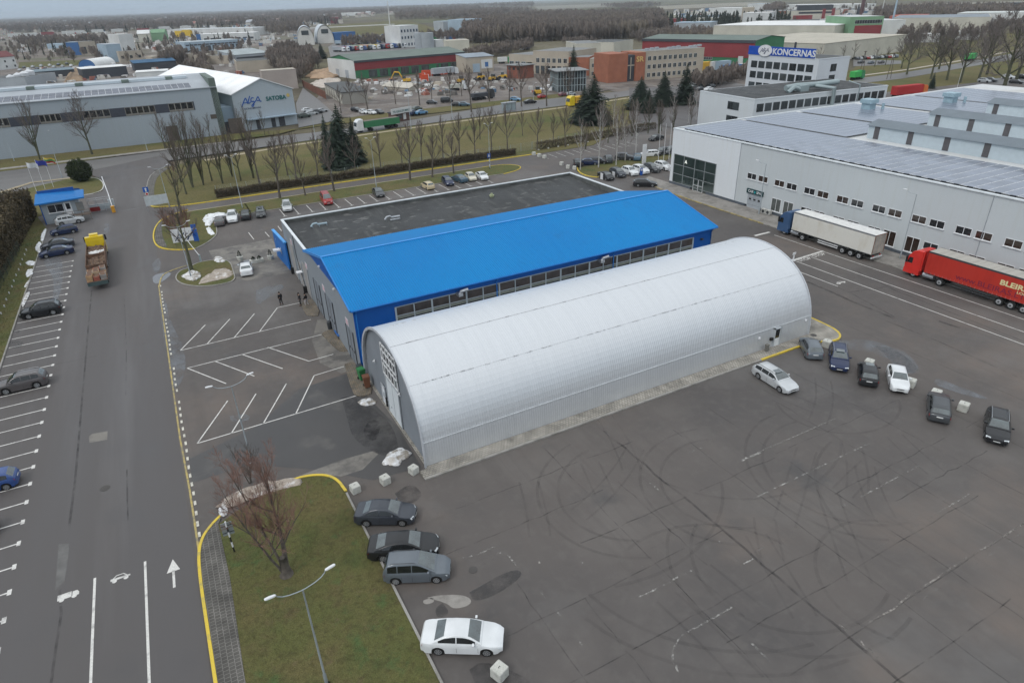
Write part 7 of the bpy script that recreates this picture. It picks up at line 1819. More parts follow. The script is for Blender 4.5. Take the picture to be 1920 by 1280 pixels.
def bld(label, A, B, h, D, wall, roof, kind='flat', rise=1.5, name='building', cat='building', over=.2, group=None, ridge='x', parapet=True, z=-.25):
    if not isinstance(A, Vector): A = P(*A)
    if not isinstance(B, Vector): B = P(*B)
    d = B-A; L = d.length; rz = math.atan2(d.y, d.x); r = empty(name, (A.x, A.y, z), rz, label, cat, group); h -= z
    if kind == 'flat':
        MB().box(0, L, 0, D, 0, h).build('wall', wall, r)
        MB().box(-over, L+over, -over, D+over, h, h+.25).build('roof', roof, r) if not parapet else (MB().box(-.05, L+.05, -.05, D+.05, h+.001, h+.3).build('parapet', wall, r), MB().box(.4, L-.4, .4, D-.4, h+.301, h+.33).build('roof', roof, r))
    elif kind == 'gable':
        if ridge == 'x':
            MB().loft([[(x, 0, 0), (x, D, 0), (x, D, h), (x, D/2, h+rise), (x, 0, h)] for x in (0, L)]).build('wall', wall, r)
            MB().loft([[(x, -.4, h-.12), (x, D/2, h+rise), (x, D+.4, h-.12), (x, D+.4, h+.08), (x, D/2, h+rise+.25), (x, -.4, h+.08)] for x in (-.4, L+.4)]).build('roof', roof, r)
        else:
            MB().loft([[(0, y, 0), (L, y, 0), (L, y, h), (L/2, y, h+rise), (0, y, h)] for y in (0, D)]).build('wall', wall, r)
            MB().loft([[(-.4, y, h-.12), (L/2, y, h+rise), (L+.4, y, h-.12), (L+.4, y, h+.1), (L/2, y, h+rise+.25), (-.4, y, h+.1)] for y in (-.4, D+.4)]).build('roof', roof, r)
    elif kind == 'shed':
        MB().loft([[(x, 0, 0), (x, D, 0), (x, D, h+rise), (x, 0, h)] for x in (0, L)]).build('wall', wall, r)
        MB().loft([[(x, -.3, h), (x, D+.3, h+rise), (x, D+.3, h+rise+.2), (x, -.3, h+.2)] for x in (-.3, L+.3)]).build('roof', roof, r)
    elif kind == 'arch':
        n = 16; pts = [(L/2-L/2*math.cos(math.pi*k/n), h*math.sin(math.pi*k/n)**.8 if 0 < k < n else 0) for k in range(n+1)]
        MB().loft([[(a, y, b*.98) for a, b in pts] for y in (.2, D-.2)]).build('end_wall', wall, r)
        m = MB().loft([[(a, y, b) for a, b in pts] for y in (0, D)], closed=False, caps=False)
        m.loft([[(L/2+(a-L/2)*1.02, y, b*1.02) for a, b in pts] for y in (0, D)], closed=False, caps=False); m.build('roof', roof, r, smooth=True)
    return r, L, h
# ground of the yards
for q, m_, nm in ((((575, 215), (690, 222), (900, 200), (1075, 182), (1180, 160), (1150, 130), (940, 118), (870, 132), (640, 155), (600, 175)), dirt_m, 'yard_ground'), (((620, 108), (880, 95), (870, 70), (760, 66), (640, 72), (615, 88)), asph_far, 'lorry_park_ground'),
                  (((555, 195), (568, 165), (600, 190), (640, 225), (560, 240)), asph_far, 'side_street'), (((1180, 165), (1420, 160), (1420, 230), (1260, 240), (1180, 225)), asph_left, 'street'),
                  (((1080, 150), (1400, 130), (1400, 165), (1180, 180)), dirt_m, 'yard_ground'), (((0, 165), (560, 145), (560, 100), (0, 128)), dirt_m, 'yard_ground')):
    sheet(nm, [(p.x, p.y) for p in PX(*q)], -.2+.01*len(q)+(.25 if nm in ('side_street', 'street') else 0), m_)
for q, c, nm in ((((585, 68), (740, 66), (880, 70), (760, 38), (610, 48)), grass_far, 'airfield_grass'), (((35, 128), (150, 122), (152, 112), (35, 117)), MATS['grass'], 'meadow'), (((1380, 230), (1470, 200), (1920, 170), (1920, 60), (1640, 75), (1600, 130), (1400, 165)), grass_far, 'grass'),
                 (((560, 242), (600, 236), (1075, 182), (1080, 172), (960, 186), (700, 214), (570, 232)), grass_far, 'grass')):
    sheet(nm, [(p.x, p.y) for p in PX(*q)], -.08 if nm == 'grass' else -.12, c)
sheet('runway', [(p.x, p.y) for p in PX((560, 53), (740, 45), (740, 46.5), (560, 55))], -.05, W_('runway', (.34, .34, .32)))
rd = [PX((1600, 158), (1690, 148), (1780, 132), (1920, 108), (2000, 96)), PX((1600, 148), (1690, 137), (1780, 122), (1920, 97), (2000, 86))]
sheet('road', [(p.x, p.y) for p in rd[0]]+[(p.x, p.y) for p in reversed(rd[1])], .0, asph_far)
strip_mb(MB(), PX((1600, 144), (1700, 131), (1790, 116), (1920, 92)), 2.2, .02).build('pavement', w_beige, kind='structure')
strip_mb(MB(), PX((1745, 187), (1800, 172), (1880, 166), (1960, 166)), 3, .02).build('path', w_white, kind='structure')
sheet('car_park_ground', [(p.x, p.y) for p in PX((1600, 125), (1690, 120), (1690, 114), (1600, 112))], .02, asph_far)
sheet('car_park_ground', [(p.x, p.y) for p in PX((1830, 160), (1925, 158), (1925, 145), (1838, 148))], .02, asph_far)
sheet('car_park_ground', [(p.x, p.y) for p in PX((1280, 170), (1400, 160), (1345, 150), (1270, 158))], .02, asph_far)

# --- long grey building with window band
g0 = Vector((-95, 221.6, 0)); g1 = Vector((19.6, 223.8, 0))
r, L, h = bld('long plain grey factory wall with a dark window band and solar row on the left', g0, g1, 13.7, 22, facade_mat('far_grey_panel', (.33, .375, .415), .02, .03), w_grey, kind='shed', rise=2.4, cat='factory')
band_m = mat('band_dark', (.055, .062, .080), .5)
def gx(px, py): q = onY(px, py, 223.2); return (q.x+95), q.z
zt, zb = 10.6, 8.2
xr = gx(363, 190)[0]
MB().box(0, xr, -.04, -.0, zb, zt).build('dark_band', band_m, r)
for a, b, n in ((66, 108, 4), (150, 203, 4), (232, 290, 5), (316, 363, 4), (-30, 7, 3), (-120, -70, 4)):
    xa, xb = gx(a, 200)[0], gx(b, 200)[0]; n_ = n
    for k in range(n_):
        w = (xb-xa)/n_; o = MB().box(xa+w*k, xa+w*(k+1), -.10, -.041, zb+.05, zt-.05).build('window', mat('dull_frame', (.22, .21, .19), .6), r); MB().box(xa+w*k+.15, xa+w*(k+1)-.15, -.12, -.101, zb+.6, zt-.15).build('pane', glass_m, o)
for (a, b, c, d) in ((310, 340, 236, 266), (427, 460, 222, 252), (394, 407, 214, 221)):
    xa, z1 = gx(a, c); xb, z0 = gx(b, d); MB().box(xa, xb, -.08, -.01, max(.1, z0), max(z1, 2)).build('door', mat('brown_grey_door', (.10, .085, .075), .7), r)
cell = MB().box(0, 1.6, 0, 3.0, 0, .06).mesh('solar_panel', mat('solar_dull', (.10, .11, .14), .35, var=.15, scale=.5, objvar=.2))
fr_ = MB().box(-.08, 1.68, -.08, 3.08, -.04, .02).mesh('panel_frame', sol_f)
sl = math.atan2(2.4, 22)
for k in range(62):
    for j in range(2):
        o = link('solar_panel', cell, r, (L-8-1.72*k, 1.2+3.3*j, h+.30+(1.2+3.3*j)*2.4/22)); o.rotation_euler = (sl, 0, 0); link('panel_frame', fr_, o)
MB().box(0, L-6, 15, 17.5, h+1.9, h+2.6).build('skylight_strip', W_('skylight', (.50, .56, .60)), r)
for k in range(9): MB().box(L-12-12*k, L-10-12*k, 14.8, 17.7, h+1.9, h+2.66).build('skylight_gap', r_green, r)
MB().box(L-1.5, L+.3, 0, 22, 0, h+2.6).build('end_parapet', r_green, r)
# --- white gable hall with names
A, B = Vector((24, 228, 0)), Vector((43.2, 231.9, 0))
r, L, h = bld('pale grey gabled hall with a white roof and two company names', A, B, 10.8, 88, facade_mat('alga_wall', (.40, .45, .49), .02, .02), W_('brightwhite', (.84, .85, .86)), kind='gable', rise=3.8, ridge='y', cat='hall')
alga(r, L*.12, -.12, 7.6, 2.6, logo_blue, xs=1.0); text('KONCERNAS', .75, logo_navy, r, (L*.29, -.12, 6.3), (R(90), 0, 0), ext=.01, xs=1.2)
text('SATOBA', 1.75, mat('satoba_green', (.005, .12, .12), .5), r, (L*.70, -.12, 8.2), (R(90), 0, 0), ext=.02, bold=.05)
MB().tube([(L*.91, -.1, 9.2), (L*.91, -.12, 9.2)], .55, 14).build('logo_mark', mat('ochre', (.55, .42, .15), .6), r)
MB().box(L*.15, L*.98, -1.6, -.05, 3.2, 3.5).build('canopy', w_lblue, r)
for a, b in ((.30, .36), (.55, .62), (.68, .78)): MB().box(L*a, L*b, -.1, -.02, .1, 2.9).build('door', w_dark, r)
for k in range(7): MB().box(L+.0, L+.05, 4+8*k, 7+8*k, 2, 5).build('window', far_glass, r)
MB().box(-3.2, -.05, 2, 12, 0, 7.5).build('link_block', w_lblue, r); MB().box(-3.3, -.05, 1.9, 2.0, 0, 3.2).build('link_door', w_dark, r)
# --- left hand cluster
r, L, h = bld('white house with dark red roof at the left picture edge', (-22, 134), (34, 128), 8.3, 12, w_white, r_red, 'gable', 3.5, cat='house'); windows(r, L, 1.2+.2, 1.4, 4, 1.3, D=12, f=w_dark); windows(r, L, 4.9, 1.4, 4, 1.3, D=12, f=w_dark)
bld('low dark-roofed workshop behind the left end of the grey factory', (-25, 166), (52, 163), 4.5, 30, w_grey, r_dark, cat='workshop')
for i, (x, y) in enumerate(((26, 163), (40, 161), (52, 160), (62, 158))): c = P(x, y); MB().cyl((0, 0, -.2), 2.0+.2*i, 5.5+.5*i, 14).cyl((0, 0, 5.3+.5*i), 2.0+.2*i, 1.0, 14, r2=.4).build('silo', W_('silo', (.60, .62, .64)), loc=(c.x, c.y, 0), label='white round-topped silo by the low dark-roofed workshop', cat='silo', group='white silos behind the factory', smooth=True, angle=30)
bld('long low shed with blue-grey roof beside the green meadow', (68, 147), (142, 141), 3.4, 10, w_dark, W_('rbg', (.15, .20, .23)), 'shed', .8, cat='shed')
r, L, h = bld('white half-round tent hall with a blue front', (148, 128), (180, 127), 5.5, 26, w_blue, r_white, 'arch', cat='tent hall')
bld('long dark wall shed with a white roof edge', (158, 148), (241, 141), 5.2, 12, w_dark, r_white, 'shed', .4, cat='shed')
bld('white flat roof just behind the grey factory', (258, 153), (318, 149), 4.5, 14, w_white, r_white, cat='shed', parapet=False)
bld('long shed with dark blue roof', (254, 133), (332, 127), 4.4, 9, w_dark, r_blue, 'shed', 1.4, cat='shed')
bld('bright blue workshop with an open dark front', (130, 104), (153, 103), 11, 14, w_blue, w_lblue, cat='workshop', parapet=False)
r, L, h = bld('grey workshop joined to the bright blue one', (154, 103), (184, 101), 11, 14, w_beige, r_grey, cat='workshop'); windows(r, L, 1, 6, 2, 4, D=14, f=w_dark)
bld('pale blue-grey block with flat roof', (207, 117), (234, 115), 12.5, 26, w_lblue, w_grey, cat='warehouse')
bld('tall white block behind the pale blue-grey one', (232, 104), (258, 102), 17, 22, w_white, w_white, cat='warehouse')
r, L, h = bld('beige two-window block below the pale blue-grey one', (228, 119), (270, 116), 8, 8, w_beige, r_grey, cat='workshop'); windows(r, L, 3.4, 2, 3, 2, D=8, f=w_dark)
for i, (a, b, y, hh, w, ro, lb) in enumerate(((262, 284, 80, 10, w_cream, r_white, 'cream gabled store with white roof'), (286, 312, 78, 10, w_mint, w_mint, 'green-roofed gabled store'), (352, 366, 122, 7, w_beige, r_grey, 'narrow beige transformer house'), (367, 390, 122, 6, w_beige, r_beige, 'low beige store behind the white gable hall'), (390, 442, 120, 5, w_beige, r_grey, 'long low grey roof behind the white gable hall'),
        (240, 262, 95, 5, w_beige, r_grey, 'small grey-roofed store'), (288, 300, 118, 4, w_beige, r_beige, 'tiny beige garage'), (90, 145, 92, 5, w_lblue, w_lblue, 'row of pale containers by the meadow'))):
    bld(lb+' in the left cluster' if len(lb.split()) < 6 else lb, (a, y), (b, y-1), hh, 12, w, ro, 'gable' if i < 2 else 'flat', 4, cat='store')
r, L, h = bld('long white warehouse with a grey roof in the far left complex', (316, 70), (477, 67), 10, 40, w_white, W_('silverroof', (.50, .54, .56)), cat='warehouse'); MB().box(L*.09, L*.30, -.3, -.01, 0, 8.5).build('yellow_front', w_yellow, r); MB().box(L*.19, L*.29, -2, -.31, 0, 9.5).build('yellow_porch', w_yellow, r)
r, L, h = bld('second white warehouse with a blue end in the far left complex', (371, 80), (478, 76), 8.5, 30, w_white, r_white, cat='warehouse'); MB().box(-.2, L*.07, -.2, 3, 0, 9.2).build('blue_end', w_blue, r); windows(r, L, 2.5, 2, 8, 5, x0=L*.12, f=w_dark, panes=False)
r, L, h = bld('blue-grey loading hall with lorries at its docks', (349, 98), (453, 91), 8, 28, w_lblue, W_('paleroof', (.40, .45, .47)), cat='loading hall'); windows(r, L, 5.2, 1.2, 14, 3.2, f=w_dark, panes=False); windows(r, L, .3, 4.4, 7, 4, f=w_dark, x0=14, panes=False, names='dock_door')
r, L, h = bld('barrel-roofed glazed hall behind the white gable', (443, 120), (508, 114), 5.5, 24, w_grey, W_('barrel', (.33, .37, .38)), 'shed', 2.5, cat='hall'); windows(r, L, 2.6, 1.6, 12, 2.6, f=w_dark, panes=False)
bld('dark flat roofed block with many roof vents behind the white gable', (447, 137), (538, 131), 6, 24, w_beige, r_dark, cat='workshop')
bld('long pale pinkish wall behind the white gable roof', (497, 170), (560, 165), 8.2, 8, W_('pinkish', (.38, .33, .30)), r_beige, cat='warehouse')
for i, (a, b, y) in enumerate(((559, 591, 85.5), (596, 627, 82))):
    r, L, h = bld('%s of two whitish half-round aircraft sheds' % ('left', 'right')[i], (a, y), (b, y-1.5), 17, 48, W_('dome_end', (.58, .57, .54)), W_('dome_roof', (.50, .54, .57)), 'arch', cat='hangar', group='two half-round sheds'); windows(r, L, 9.5, 4, 2, 4.2, x0=L*.3, x1=L*.72, f=w_dark)
# --- green and red hall with neighbours
r, L, h = bld('long hall with a dark red upper wall and green glazed base', (668, 148), (872, 128), 8.6, 34, w_green, r_green, 'gable', 2.2, cat='hall')
MB().box(-.1, L+.1, -.15, -.01, 4.2, 7.9).build('red_band', w_red, r); MB().box(-.2, L+.2, -.5, -.02, 7.9, 8.9).build('fascia', w_dark, r)
n = 9
for k in range(n): 
    x = L*.11+(L*.84)*k/n; o = MB().box(x, x+L*.84/n-1.6, -.2, -.02, .3, 4.0).build('window', mat('steel_sash', (.13, .15, .14), .6), r)
    for q in range(6): w = (L*.84/n-1.6)/6; MB().box(x+w*q+.12, x+w*(q+1)-.12, -.24, -.201, .5, 3.8).build('pane', far_glass, o)
MB().box(L*.66, L*.72, -.3, -.02, .1, 4.1).build('gate', w_green, r)
MB().box(-.3, -.02, 0, 34, 0, h+.2).build('white_end_wall', w_white, r)
for y in (8, 20): MB().box(-.4, -.31, y, y+4, .2, 4).build('gate', w_grey, r)
r, L, h = bld('beige annex at the right end of the red and green hall', (874, 137), (926, 133), 7.5, 14, w_beige, W_('bluegreyroof', (.26, .30, .34)), 'shed', 1, cat='annex'); MB().box(L*.55, L*.95, -.3, -.02, 1.8, 6.3).build('billboard', w_white, r); MB().box(L*.68, L*.80, -.33, -.301, 2.6, 5.0).build('billboard_print', w_blue, r); MB().box(L*.25, L*.5, -.1, -.02, .2, 4.5).build('gate', w_lblue, r)
bld('plain beige block behind the red and green hall', (838, 103), (881, 101), 9, 18, w_cream, r_beige, cat='store')
bld('small white cube beside the two grey silos', (818, 97), (832, 96), 8, 10, w_white, r_white, cat='store')
for i, x in enumerate((791, 803)): c = P(x, 98); MB().cyl((0, 0, -.2), 5.0, 14, 18).build('silo', W_('steel_silo', (.34, .37, .40)), loc=(c.x, c.y, 0), label='%s of two grey cylindrical silos by the lorry park' % ('left', 'right')[i], cat='silo', smooth=True, angle=30)
r, L, h = bld('white office with many small windows in the lorry park', (753, 90), (787, 87), 17, 22, w_white, w_white, cat='office')
for z in (1.5, 7, 12.3): windows(r, L, z, 2.2, 6, 1.6, f=w_blue)
bld('white left wing of the lorry park office', (738, 89), (752, 89), 15, 18, w_white, r_grey, cat='office')
bld('long blue-roofed shed behind the lorry park', (628, 80), (668, 77), 9, 16, w_blue, w_blue, cat='shed')
bld('low green-grey shed by the airfield edge', (745, 58), (775, 57), 7, 20, w_mint, r_green, cat='shed'); bld('grey-blue warehouse before the far wood', (832, 60), (868, 58), 12, 30, w_grey, w_lblue, cat='warehouse'); bld('pale grey warehouse before the far wood', (880, 60), (904, 57), 14, 30, w_lblue, w_lblue, cat='warehouse')
# --- beige works, glass pavilion, brick houses
r, L, h = bld('lower beige workshop with tall grey windows', (955, 134), (1000, 137), 8.3, 20, w_beige, r_grey, cat='workshop'); windows(r, L, .4, 5, 4, 3.2, x0=.5, f=w_lblue); MB().box(L-5, L-.6, -.1, -.02, .1, 5.4).build('gate', W_('khaki', (.18, .19, .13)), r)
r, L, h = bld('higher beige workshop with square upper windows', (1000, 138), (1066, 141), 10.5, 26, w_beige, r_grey, cat='workshop'); windows(r, L, 5.6, 2.2, 6, 2.1, x0=2); windows(r, L, .3, 3.8, 6, 2.4, x0=1.5, f=w_dark)
bld('plain cream hall behind the single spruce', (1080, 118), (1126, 116), 10, 30, w_cream, r_grey, cat='hall'); bld('long dark roof behind the cream hall', (1092, 101), (1150, 102), 7, 30, w_cream, r_dark, cat='hall')
r, L, h = bld('orange brick end block behind the glass pavilion', (1066, 142), (1104, 142), 8, 14, w_orange, r_grey, cat='workshop'); MB().box(0, L*.5, -2, -.02, 2.8, 3.1).build('canopy', w_red, r); MB().box(0, L*.3, -.2, -.02, .2, 2.8).build('gate', w_red, r)
r, L, h = bld('two-storey grey rendered block left of the orange office', (1105, 146), (1152, 146), 8.0, 14, w_beige, r_grey, cat='office'); windows(r, L, 4.8, 1.8, 6, 1.3); windows(r, L, 1.2, 1.8, 6, 1.3)
r, L, h = bld('small red brick house with overhanging grey roof', (951, 146), (977, 148), 5.8, 9, w_brick, r_grey, cat='house', parapet=False, over=1.2); windows(r, L, 4.0, 1.2, 3, 1.6, f=w_dark)
r, L, h = bld('glass-walled pavilion with a thin flat roof', (1046, 173), (1098, 170), 7.8, 12, W_('dark_glazing', (.05, .07, .075), rough=.15), W_('pavroof', (.24, .25, .25)), cat='pavilion', parapet=False, over=1.0)
fm_ = W_('pav_frame', (.40, .46, .48)); m = MB()
for k in range(11): x = L*k/10; m.box(x-.07, x+.07, -.12, -.0, 0, h)
for z in (2.6, 5.2): m.box(0, L, -.11, -.001, z-.06, z+.06)
m.build('glazing_frame', fm_, r)
for k in range(10):
    for z0, z1 in ((.2, 2.5), (2.7, 5.1), (5.3, 7.6)): MB().box(L*k/10+.1, L*(k+1)/10-.1, -.06, -.02, z0, z1).build('pane', far_glass, r)
m = MB()
for k in range(7): y = 12*k/6; m.box(-.12, 0, y-.07, y+.07, 0, h)
for z in (2.6, 5.2): m.box(-.11, -.001, 0, 12, z-.06, z+.06)
m.build('side_glazing_frame', fm_, r)
# --- orange and beige office with the letters
A, B = P(1207, 150), P(1316, 141)
r, L, h = bld('three-storey beige office with orange brick stair tower and gold letters', A, B, 11.6, 14, w_beige, r_grey, cat='office')
for z in (1.2, 4.7, 8.2): windows(r, L, z, 1.9, 10, 1.7, x0=1.5, x1=L-4)
MB().box(-5.0, -.02, -.5, 13, 0, 11.9).build('stair_tower', w_orange, r); MB().box(-9.2, -5.02, .6, 13, 0, 11.0).build('stair_glazing', w_dark, r); MB().box(-19, -9.22, -.5, 13, 0, 12).build('brick_end', w_orange, r)
text('SR', 3.0, mat('gold_letters', (.62, .42, .16), .5), r, (-3.0, -.65, 8.2), (R(90), 0, 0), ext=.05, bold=.08, xs=1.2)
MB().box(-7.2, -6.8, .4, .59, 1, 10).box(-9.1, -5.1, .4, .59, 6.5, 7).build('mullion', w_beige, r)
for k in range(9): MB().box(3+4*k, 4.6+4*k, 4+(k % 3)*2, 5.4+(k % 3)*2, h+.3, h+1.2).build('roof_unit', w_grey, r)
# --- dark red and green hall behind
r, L, h = bld('very long dark red hall with a green base behind the offices', (1203, 118), (1410, 127), 12.5, 34, w_green, r_green, 'gable', 1.4, cat='hall')
MB().box(-.1, L+.1, -.2, -.01, 4.6, 11.6).build('red_band', w_red, r); MB().box(-.3, L+.3, -.6, -.02, 11.6, 12.9).build('fascia', w_dark, r)
windows(r, L, 3.2, 1.3, 10, 1.6, x0=L*.45, x1=L*.66); MB().box(L*.88, L*.92, -.3, -.02, .2, 5.4).build('gate', w_white, r)
for i, (px, py, c_, w, h_) in enumerate(((1320, 132, W_('amber', (.60, .36, .05)), 9, 4), (1338, 131, w_white, 6, 4), (1352, 130, w_lblue, 10, 4), (1372, 136, w_blue, 12, 3.5), (1385, 123, W_('lime', (.45, .48, .10)), 14, 3.5), (1395, 131, w_cream, 6, 3), (1390, 117, w_beige, 12, 3))):
    c = P(px, py); o = MB().cbox((0, 0, 0), (w, 3, h_)).build('container', c_, loc=(c.x, c.y, -.1), label='%s container in the yard between the offices' % ('amber', 'white', 'pale blue', 'blue', 'lime', 'cream', 'beige')[i], cat='container'); MB().box(w/2+.01, w/2+.06, -1.4, 1.4, .1, h_-.1).build('door', w_grey, o)
# --- koncernas office
A, B = P(1403, 178), P(1536, 182); kz = HT(1403, 178, 1405, 103)
cz = 15.2
A = P(1404, 104, cz); A.z = 0; Bq = P(1536, 113, cz); Bq.z = 0; Cq = P(1599, 108, cz)
r, L, h = bld('four-storey pale office with a blue name sign on the roof', A, Bq, cz, 14, facade_mat('konc_wall', (.58, .61, .64), .03, .03), r_dark, cat='office', z=0)
for z in (1.4, 5.0, 8.4, 11.6): windows(r, L, z, 2.1, 8, 2.6, x0=1.6, x1=L*.94, D=24, f=w_dark)
for z in (5.0, 8.4, 11.6): windows(r, L, z, 2.1, 1, 2.6, x0=5, x1=9, side='r', D=14, f=w_dark)
MB().box(-.2, L*.94, -.2, .1, cz+.35, cz+3.0).build('sign_board', mat('sign_royal', (.008, .07, .40), .5), r)
MB().box(-.35, L*.94, .12, .3, cz+.3, cz+.9).build('sign_base', w_white, r)
rg = [(L*.25+2.9*math.cos(2*math.pi*k/24), 0, cz+1.75+1.75*math.sin(2*math.pi*k/24)) for k in range(24)]
MB().loft([[(a, -.42, c_) for a, b, c_ in rg], [(a, -.21, c_) for a, b, c_ in rg]]).build('oval', bw_m[1], r); alga(r, L*.25-2.1, -.45, cz+1.15, 1.55, logo_navy)
text('KONCERNAS', 2.6, bw_m[1], r, (L*.36, -.24, cz+.75), (R(90), 0, 0), ext=.05, align='LEFT', bold=.06, xs=1.08)
MB().box(L*.4, L*.42, 8, 8.4, cz, cz+4).build('mast', w_dark, r)
# --- lower white annex with a long window row
az_ = 9.2
A0 = P(1415, 188.5, az_); A0.z = 0; B0 = P(1665, 162, az_); B0.z = 0; C0 = P(1316, 172, az_); C0.z = 0
D0 = (C0-A0).length
r, L, h = bld('long two-storey white annex with pipes on its flat roof', A0, B0, az_, D0, facade_mat('annex_wall', (.58, .62, .645), .03, .03), felt, cat='office', z=0)
windows(r, L, 6.2, 2.0, 17, 2.2, x0=1.0, x1=L-1.0, D=D0, f=w_dark); windows(r, L, 2.4, 2.0, 17, 2.2, x0=1.0, x1=L-1.0, D=D0, f=w_dark)
windows(r, L, 6.0, 2.0, 2, 2.2, x0=D0*.55, x1=D0*.75, side='l', D=D0, f=w_dark); windows(r, L, 2.4, 2.0, 2, 2.2, x0=D0*.55, x1=D0*.75, side='l', D=D0, f=w_dark)
pm_ = W_('pipe_metal', (.28, .34, .35), rough=.4); m = MB()
m.tube([(16, 6, h+1.3), (20, 6, h+1.6), (26, 5, h+1.6), (34, 5, h+1.8)], .75, 10); m.tube([(15, 4, h+.4), (17, 4, h+1.6), (19, 4, h+1.0)], .6, 8); m.tube([(25, 4, h+1.4), (26.5, -1.0, h+1.2), (26.5, -1.2, 1.5)], .55, 10); m.tube([(36, 3, h+2), (36, -1, h+1.4), (36, -1.1, 2)], .18, 6)
m.box(19, 22, 3.5, 6.5, h+.3, h+1.9); m.build('roof_pipes', pm_, r, smooth=True, angle=40)
# --- big factory, right of centre
bld('huge white factory roof, nearest slab', (1345, 108), (1540, 118), 9, 90, w_cream, r_beige, cat='factory', parapet=False); bld('huge white factory, rear slab with raised edge', (1335, 80), (1560, 84), 12, 80, w_cream, r_white, cat='factory', parapet=False)
r, L, h = bld('white head building with a row of dark windows', (1532, 66), (1590, 74), 12, 40, w_white, W_('paleflat', (.48, .50, .50)), cat='factory'); windows(r, L, 5, 3.4, 8, 3, x0=L*.4, f=w_white)
r, L, h = bld('green and dark red tower block of the white factory', (1586, 82), (1648, 80), 16.5, 40, w_mint, W_('paleflat2', (.50, .52, .52)), cat='factory'); MB().box(L*.17, L*.97, -.6, -.02, 3.5, 11.5).build('red_panel', w_red, r); windows(r, L, 12.6, 2.4, 10, 2.6, x0=L*.15, f=w_white); MB().box(L*.0, L*.45, -.7, -.03, 0, 3.5).build('white_base', w_white, r)
r, L, h = bld('low green-roofed pavilion before the white factory', (1560, 104), (1626, 102), 4.2, 20, w_mint, W_('teal_roof', (.20, .29, .29)), 'gable', 3.4, cat='pavilion'); windows(r, L, 1, 2.2, 8, 3, f=w_white)
r, L, h = bld('white and dark red office far behind the factory', (1476, 42), (1572, 40), 12, 50, w_cream, r_grey, cat='office'); MB().box(L*.1, L*.48, -.8, 0, 2, 7.5).build('red_panel', w_red, r); MB().box(L*.66, L*.72, -.8, 0, 1, 14).build('red_fin', w_red, r); MB().box(L*.84, L*.9, -.8, 0, 1, 14).build('red_fin', w_red, r); windows(r, L, 9, 2.2, 9, 5, x0=L*.2, x1=L*.85, f=w_dark, panes=False)
MB().box(L*.18, L*.86, 2, 30, h, h+6).build('penthouse', w_dark, r)
for a, b, y, hh, D, w, ro, lb in ((1330, 1392, 35, 14, 40, w_white, r_white, 'white three-row office behind the spruces'), (1390, 1412, 40, 16, 30, w_beige, r_beige, 'beige tower next to the white office'), (1275, 1335, 43, 8, 30, w_lblue, w_lblue, 'low pale blue roof before the spruces'), (1225, 1280, 50, 8, 25, w_red, r_red, 'long red wall behind the far wood'), (1280, 1340, 48, 8, 20, w_cream, w_white, 'cream wall right of the long red wall'),
        (1262, 1330, 62, 9, 30, w_grey, w_lblue, 'grey-blue double shed in the far brush'), (1390, 1440, 52, 14, 40, w_white, w_white, 'plain white cube left of the factory roof'), (1415, 1460, 52, 7, 20, w_white, r_dark, 'low white house with dark roof near the factory'), (1440, 1530, 55, 7, 40, w_dark, r_dark, 'long dark roof right of the low white house'), (1395, 1480, 33, 8, 60, w_orange, r_grey, 'brick-coloured long shed in the distance'),
        (1460, 1600, 18, 8, 60, w_white, r_white, 'long row of white halls near the horizon'), (1400, 1440, 20, 12, 60, w_white, w_lblue, 'pale silo block near the horizon'), (1140, 1173, 55, 9, 30, w_white, r_white, 'white shed at the right end of the far wood'), (1075, 1150, 50, 8, 25, w_white, r_white, 'long white shed in the far wood'),
        (1664, 1730, 48, 8, 60, W_('brickred', (.36, .10, .07)), W_('brickred', (.36, .10, .07)), 'red-roofed shed behind the grey warehouse'), (1668, 1850, 66, 12, 70, w_cream, W_('slate', (.22, .25, .28)), 'long low grey-roofed warehouse with pale wall'), (1790, 1930, 44, 9, 50, w_white, W_('greenhouse', (.55, .58, .56)), 'long pale greenhouse near the right edge'), (1700, 1760, 80, 5, 12, w_white, r_white, 'white wrapped bales stack left'), (1795, 1835, 75, 5, 12, w_white, r_white, 'white wrapped bales stack right'),
        (640, 680, 30, 10, 40, w_white, r_white, 'white far block with a red sign'), (620, 634, 44, 12, 20, w_red, r_white, 'small red and white house by the airfield'), (1620, 1640, 90, 3, 14, w_white, r_white, 'low white slab pile left of the green tower'), (1660, 1695, 88, 3, 16, w_white, r_white, 'white covered pile before the green tower'), (1575, 1600, 25, 6, 40, w_grey, r_grey, 'distant grey barn near the horizon'), (1870, 1930, 14, 6, 60, w_dark, r_dark, 'distant dark farm sheds at the right horizon'), (1235, 1262, 60, 5, 10, w_dark, r_dark, 'dark pipe rack before the red hall')):
    bld(lb, (a, y), (b, y-.5), hh, D, w, ro, cat='industrial building', parapet=(hh > 9))
# chimney and masts
def mast(base, h, r0, m, label, cat='mast'):
    c = P(*base); MB().tube([(0, 0, 0), (0, 0, h)], [r0, r0*.55], 10).build('tall_mast' if r0 < 1 else 'chimney', m, loc=(c.x, c.y, -.2), label=label, cat=cat)
mast((1613, 36), 62, 2.6, W_('chimney_dark', (.12, .07, .07)), 'tall dark chimney behind the white factory', 'chimney'); mast((1606, 38), 15, 2.2, w_dark, 'short dark flue beside the tall chimney', 'chimney')
mast((1668, 66), 36, .9, w_lblue, 'tall pale blue floodlight mast right of the green tower'); mast((1650, 40), 26, .6, w_white, 'thin white mast behind the green tower'); mast((733, 66), 38, .8, w_white, 'tall white lattice mast in the lorry park')
